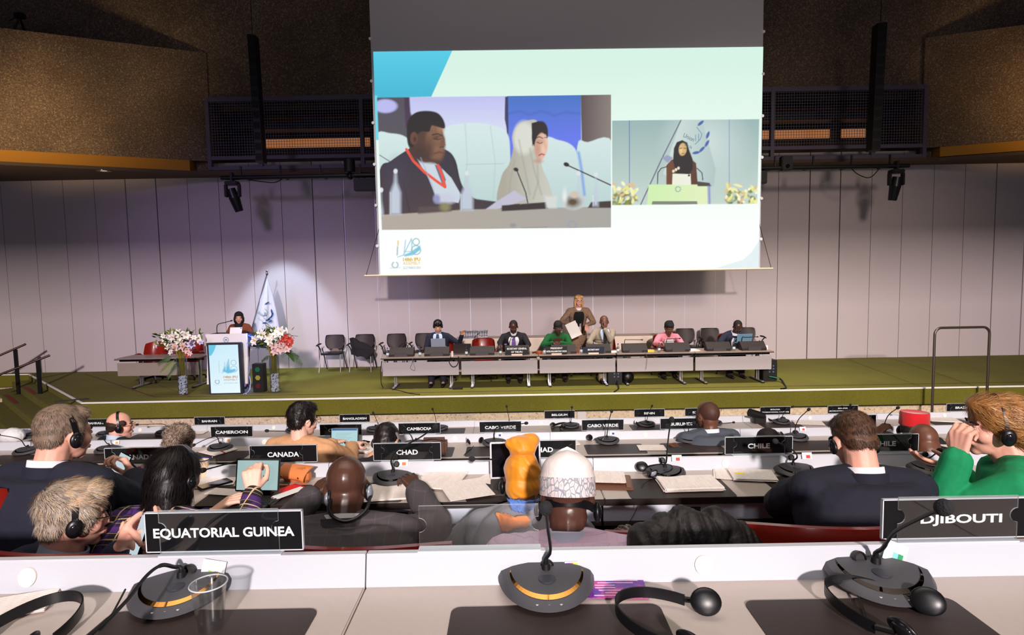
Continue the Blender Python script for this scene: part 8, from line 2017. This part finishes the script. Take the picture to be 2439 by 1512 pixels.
b = MB(); b.tube([(0, 0, 0), (0, 0, zt - .14)] + [(.14 - .14 * math.cos(q), 0, zt - .14 + .14 * math.sin(q)) for q in [PI / 12 * i for i in range(1, 6)]] + [(.14, 0, zt), (w_ - .14, 0, zt)] + [(w_ - .14 + .14 * math.sin(q), 0, zt - .14 + .14 * math.cos(q)) for q in [PI / 12 * i for i in range(1, 6)]] + [(w_, 0, zt - .14), (w_, 0, 0)], .026, 10); b.build('rail', rail_m, t, True)
b = MB(); b.tube([(0, 0, .28), (.0, -.35, .05)], .02, 8); b.build('brace', rail_m, t, True)
# -- flowers
leafm = [mat('leaf_green', rgb(52, 86, 26), .5), mat('leaf_yellow_green', rgb(104, 122, 34), .5), mat('leaf_dark', rgb(30, 52, 20), .5)]
petal = mat('lily_white', rgb(248, 244, 232), .5); petal_p = mat('lily_pink', rgb(240, 206, 200), .5); petal_r = mat('red_petal', rgb(190, 62, 52), .5); petal_l = mat('lilac_petal', rgb(206, 204, 240), .5); stamen = mat('stamen', rgb(196, 150, 60), .6); purple_d = mat('dusty_purple', rgb(110, 88, 96), .7)
def lily(c, d, r, m, parent, rn, name='lily'):
    """six pointed petals opening along d"""
    d = Vector(d).normalized(); u = d.orthogonal().normalized(); v = d.cross(u); b = MB(); ph = rn.random() * 2
    for q in range(6):
        a = ph + q * PI / 3; rd = u * math.cos(a) + v * math.sin(a); sd_ = d.cross(rd); L = []
        for j, (l, w, h) in enumerate(((.0, .10, -.55), (.30, .26, -.15), (.62, .30, .10), (.9, .16, .12), (1.08, .01, .0))):
            p_ = Vector(c) + (rd * l + d * h) * r; L += [p_ - sd_ * w * r + d * .04 * r, p_ - d * .02 * r, p_ + sd_ * w * r + d * .04 * r]
        b.add(L, [f for j in range(4) for f in ((3 * j, 3 * j + 1, 3 * j + 4, 3 * j + 3), (3 * j + 1, 3 * j + 2, 3 * j + 5, 3 * j + 4))])
    o = b.build(name, m, parent, True)
    b = MB()
    for q in range(4): a = q * 1.6; b.tube([Vector(c) - d * .3 * r, Vector(c) + (d * .45 + (u * math.cos(a) + v * math.sin(a)) * .22) * r], .03 * r, 4)
    b.build('stamens', stamen, o); return o
def bud(c, d, r, m, parent):
    d = Vector(d).normalized(); b = MB(); b.ell(c, (r * .28, r * .28, r * .9), d.to_track_quat('Z', 'Y'), 8, 6); return b.build('bud', m, parent, True)
def frond(root_, tip, sag, parent, rn, n=20, L=.2, m=None):
    root_ = Vector(root_); tip = Vector(tip); mid = (root_ + tip) / 2 + Vector((0, 0, sag)); b = MB(); cu = cr_curve([root_, root_.lerp(mid, .5) + Vector((0, 0, sag * .25)), mid, mid.lerp(tip, .5) + Vector((0, 0, sag * .1)), tip], 6); b.tube(cu, .004, 5)
    for q in range(n):
        i = 6 + int(q / n * (len(cu) - 8)); p_ = cu[i]; tn = (cu[i + 1] - cu[i - 1]).normalized(); sd_ = tn.cross(Vector((0, -1, .2))).normalized()
        for s_ in (-1, 1):
            l = L * (1 - .55 * q / n) * rn.uniform(.8, 1.1); e = p_ + (tn * .75 + sd_ * s_ * .7 + Vector((0, 0, -.35 - .3 * rn.random()))).normalized() * l; w = tn * .006; m_ = (p_ + e) / 2 + Vector((0, 0, .015))
            b.add([p_ - w, p_ + w, m_ + w * 1.4, e, m_ - w * 1.4], [(0, 1, 2, 4), (4, 2, 3)])
    return b.build('palm_frond', m or leafm[0], parent)
def bouquet(lab, px, Yv, pxs, top_py, seed, right):
    rn = random.Random(seed); base = Vector((at(px, 930, Yv).x, Yv, 0))
    t = thing('flower_vase', lab, 'flowers', base)
    b = MB(); h = .86; b.lathe([(0, .004), (.098, .004), (.104, .02), (.112, h), (.106, h), (.098, .03), (0, .025)], 28); b.build('vase', glass_mat('vase_glass', (.9, .93, .95), .10, .05), t, True)
    b = MB()
    for q in range(150):
        a, r_, z = rn.random() * 6.28, .085 * math.sqrt(rn.random()), rn.uniform(.04, .44); b.ell((r_ * math.cos(a), r_ * math.sin(a), z), (.022, .022, .018), None, 6, 4)
    o = b.build('glass_pebbles', mat('clear_pebbles', rgb(240, 240, 250), .25, spec=.8), t, True); o['kind'] = 'stuff'
    b = MB()
    for q in range(26):
        a = q * 2.4; r0 = .07 * math.sqrt(rn.random()); b.tube([(r0 * math.cos(a), r0 * math.sin(a), .45), (.05 * math.cos(a), .05 * math.sin(a), .8), (.14 * math.cos(a), .12 * math.sin(a), 1.1)], .007, 5)
    o = b.build('stems', mat('stem_olive', rgb(140, 124, 40), .5), t); o['kind'] = 'stuff'
    def P_(x, y, dy=0.0): return at(x, y, Yv + dy) - base
    b = MB(); cc = P_((pxs[0] + pxs[1]) / 2, top_py + 55); wx = (at(pxs[1], 800, Yv).x - at(pxs[0], 800, Yv).x) / 2
    for q in range(170):
        c_ = Vector((max(-.8, min(.8, rn.gauss(0, .40))) * wx, rn.uniform(-.2, .2), 1.02 + rn.random() * .42)); c_.x += cc.x; d_ = Vector((rn.uniform(-1, 1), rn.uniform(-1, .4), rn.uniform(-.4, 1))).normalized(); s_ = d_.orthogonal().normalized(); l = rn.uniform(.10, .2)
        b.add([c_, c_ + d_ * l * .5 + s_ * .022, c_ + d_ * l, c_ + d_ * l * .5 - s_ * .022], [(0, 1, 2, 3)], rn.randrange(3))
    o = b.build('foliage', leafm, t); o['kind'] = 'stuff'
    return t, P_, rn
t, P_, rn = bouquet('tall glass vase of white lilies and palm leaves left of the lectern', 437, 13.25, (375, 480), 790, 3, False)
for x, y, r_, m_ in ((432, 800, .12, petal), (411, 803, .12, petal), (395, 812, .11, petal), (407, 797, .09, petal), (424, 793, .10, petal), (443, 798, .10, petal), (375, 820, .10, petal), (472, 806, .10, petal), (478, 815, .07, petal_l), (415, 826, .12, petal_p), (435, 824, .12, petal_p), (444, 832, .10, petal_p), (407, 838, .08, petal), (455, 820, .10, petal_l), (448, 845, .07, petal_r), (425, 812, .09, petal), (452, 842, .06, petal_p), (400, 826, .08, petal), (462, 804, .07, petal), (389, 800, .07, petal)):
    lily(P_(x, y, rn.uniform(-.25, -.12)), (rn.uniform(-.6, .6) + (x - 430) * .012, -1, rn.uniform(0, .8)), r_, m_, t, rn)
for x, y in ((405, 790), (438, 792), (480, 802), (372, 815)): bud(P_(x, y, -.15), (rn.uniform(-.4, .4), 0, 1), .07, leafm[1], t)
b = MB()
for q in range(50): b.ell(P_(455 + rn.gauss(0, 5), 818 + rn.gauss(0, 5), -.15), (.018, .018, .018), None, 6, 4)
b.build('thistle_head', purple_d, t, True)
frond(P_(425, 850), P_(381, 888, -.2), .02, t, rn, 22, .20, leafm[1]); frond(P_(428, 850), P_(398, 900, -.2), -.02, t, rn, 18, .16, leafm[0]); frond(P_(420, 848), P_(375, 868, -.1), .05, t, rn, 18, .18, leafm[0])
t, P_, rn = bouquet('tall glass vase of white, pink and red lilies right of the lectern', 656, 13.35, (602, 700), 785, 5, True)
for x, y, r_, m_ in ((623, 797, .12, petal), (637, 799, .12, petal), (661, 795, .13, petal), (668, 789, .12, petal), (606, 811, .13, petal), (642, 812, .11, petal), (618, 803, .09, petal), (652, 803, .09, petal), (651, 822, .10, petal_p), (668, 830, .13, petal_p), (655, 836, .11, petal_p), (679, 822, .10, petal_p), (672, 811, .09, petal_p), (683, 812, .08, petal_r), (690, 808, .08, petal_r), (677, 807, .07, petal_r), (689, 820, .08, petal_r), (668, 815, .07, petal_r), (681, 800, .06, petal_r), (694, 814, .07, petal_r), (683, 832, .09, petal_p)):
    lily(P_(x, y, rn.uniform(-.25, -.12)), (rn.uniform(-.6, .6) + (x - 655) * .012, -1, rn.uniform(0, .8)), r_, m_, t, rn)
for x, y in ((637, 788), (652, 786), (683, 787), (613, 800)): bud(P_(x, y, -.15), (rn.uniform(-.4, .4), 0, 1), .09, leafm[1] if x != 683 else petal, t)
for s_ in ([(640, 800), (636, 780), (631, 770)], [(655, 800), (648, 782), (638, 772), (634, 770)], [(680, 800), (690, 798), (698, 799), (710, 801)], [(676, 800), (684, 795), (692, 797), (702, 806)]):
    b = MB(); b.tube(cr_curve([P_(x, y, -.1) for x, y in s_], 5), .005, 5); b.build('twig', mat('twig', rgb(70, 60, 56), .7), t)
frond(P_(672, 852), P_(722, 870, -.1), .16, t, rn, 26, .24, leafm[0]); frond(P_(670, 848), P_(712, 852, .1), .10, t, rn, 20, .2, leafm[2]); frond(P_(645, 845), P_(622, 862, .1), .02, t, rn, 12, .12, leafm[0])
# -- flag
fb = at(590, 900, 15.6); ft_ = at(636, 652, 15.6); fb.z = 0
fb = Vector((at(592, 800, 15.6).x, 15.6, 0))
t = thing('flag', 'white flag with a blue laurel emblem on a slanting pole beside the lectern', 'flag', fb)
tl = Vector(ft_) - fb; lo = at(598, 790, 15.6) - fb; dr = (tl - lo).normalized(); bb = tl - dr * (tl.z / dr.z)
b = MB(); b.tube([bb, tl], .018, 10); b.build('pole', mat('silver_pole', rgb(170, 176, 190), .3, .8), t, True)
b = MB(); b.lathe([(0, .12), (.03, .08), (.02, .04), (.035, 0), (.02, -.04)], 12, center=tl); b.build('finial', mat('chrome', rgb(210, 205, 195), .2, 1.0), t, True)
b = MB(); b.lathe([(0, 0), (.22, 0), (.22, .03), (.04, .06), (.03, .3), (0, .3)], 20, center=(bb.x, bb.y, 0)); b.build('flag_stand', alu, t, True)
flag_m = mat('flag_cloth', rgb(226, 232, 242), .8)
G = []; nu, nv_ = 26, 30
def FP(u, v):
    """u across (0 pole side), v down"""
    L0 = (636, 664); Lp = [(636, 664), (624, 700), (612, 735), (598, 790), (590, 830)]; Rp = [(637, 664), (649, 700), (657, 735), (664, 775), (672, 830)]
    def pl(P, v): f = v * (len(P) - 1); i = min(int(f), len(P) - 2); return (P[i][0] + (P[i + 1][0] - P[i][0]) * (f - i), P[i][1] + (P[i + 1][1] - P[i][1]) * (f - i))
    a, c = pl(Lp, v), pl(Rp, v); x, y = a[0] + (c[0] - a[0]) * u, a[1] + (c[1] - a[1]) * u
    return x, y, .10 * v * math.sin(u * 9 + 1.0) + .04 * v * math.sin(u * 21)
b = MB(); vs = []
for j in range(nv_ + 1):
    for i in range(nu + 1):
        x, y, dy = FP(i / nu, j / nv_); vs.append(at(x, y, 15.55 + dy) - fb)
N = len(vs); vs += [p_ + Vector((0, .006, 0)) for p_ in vs]
fs = [(j * (nu + 1) + i, j * (nu + 1) + i + 1, (j + 1) * (nu + 1) + i + 1, (j + 1) * (nu + 1) + i) for j in range(nv_) for i in range(nu)]; fs += [tuple(q + N for q in reversed(f)) for f in fs]
b.add(vs, fs); fo = b.build('flag_cloth', flag_m, t, True)
bl = mat('flag_blue', rgb(40, 84, 140), .7); gb = mat('flag_teal', rgb(90, 130, 150), .7)
def fl_pt(x, y, e=.06):
    return at(x, y, 15.55 - .10) - fb
b = MB()
for x, y, L_, a in ((636, 722, 7, 30), (647, 742, 7, 100), (648, 750, 7, 70), (643, 757, 8, 40), (638, 762, 7, 20), (630, 769, 6, 5), (644, 765, 6, 30)):
    ca, sa = math.cos(R(a)), math.sin(R(a)); pts = [(L_, 0), (L_ * .4, 2), (-L_ * .5, 1.6), (-L_, 0), (-L_ * .5, -1.6), (L_ * .4, -2)]
    b.add([fl_pt(x + px * ca + py * sa, y - px * sa + py * ca) for px, py in pts], [(0, 1, 2, 3, 4, 5)])
b.build('laurel_emblem', bl, fo)
b = MB()
for p0, p1 in (((631, 735), (637, 743)), ((637, 743), (634, 752)), ((634, 752), (627, 751)), ((630, 743), (630, 751)), ((633, 744), (632, 752)), ((628, 758), (636, 762))):
    a, c = fl_pt(*p0), fl_pt(*p1); d_ = (c - a).normalized(); n_ = Vector((-d_.z, 0, d_.x)) * .006; b.add([a - n_, c - n_, c + n_, a + n_], [(0, 1, 2, 3)])
b.build('building_emblem', gb, fo)
text_obj('Union', .2, .22, gb, fo, fl_pt(620.5, 747), 'flag_lettering', rot=(0, R(35), 0), height=.075)
text_obj('Pour la', .2, .17, mat('flag_grey', rgb(180, 190, 200), .7), fo, fl_pt(620, 761), 'flag_lettering', rot=(0, R(35), 0), height=.05)
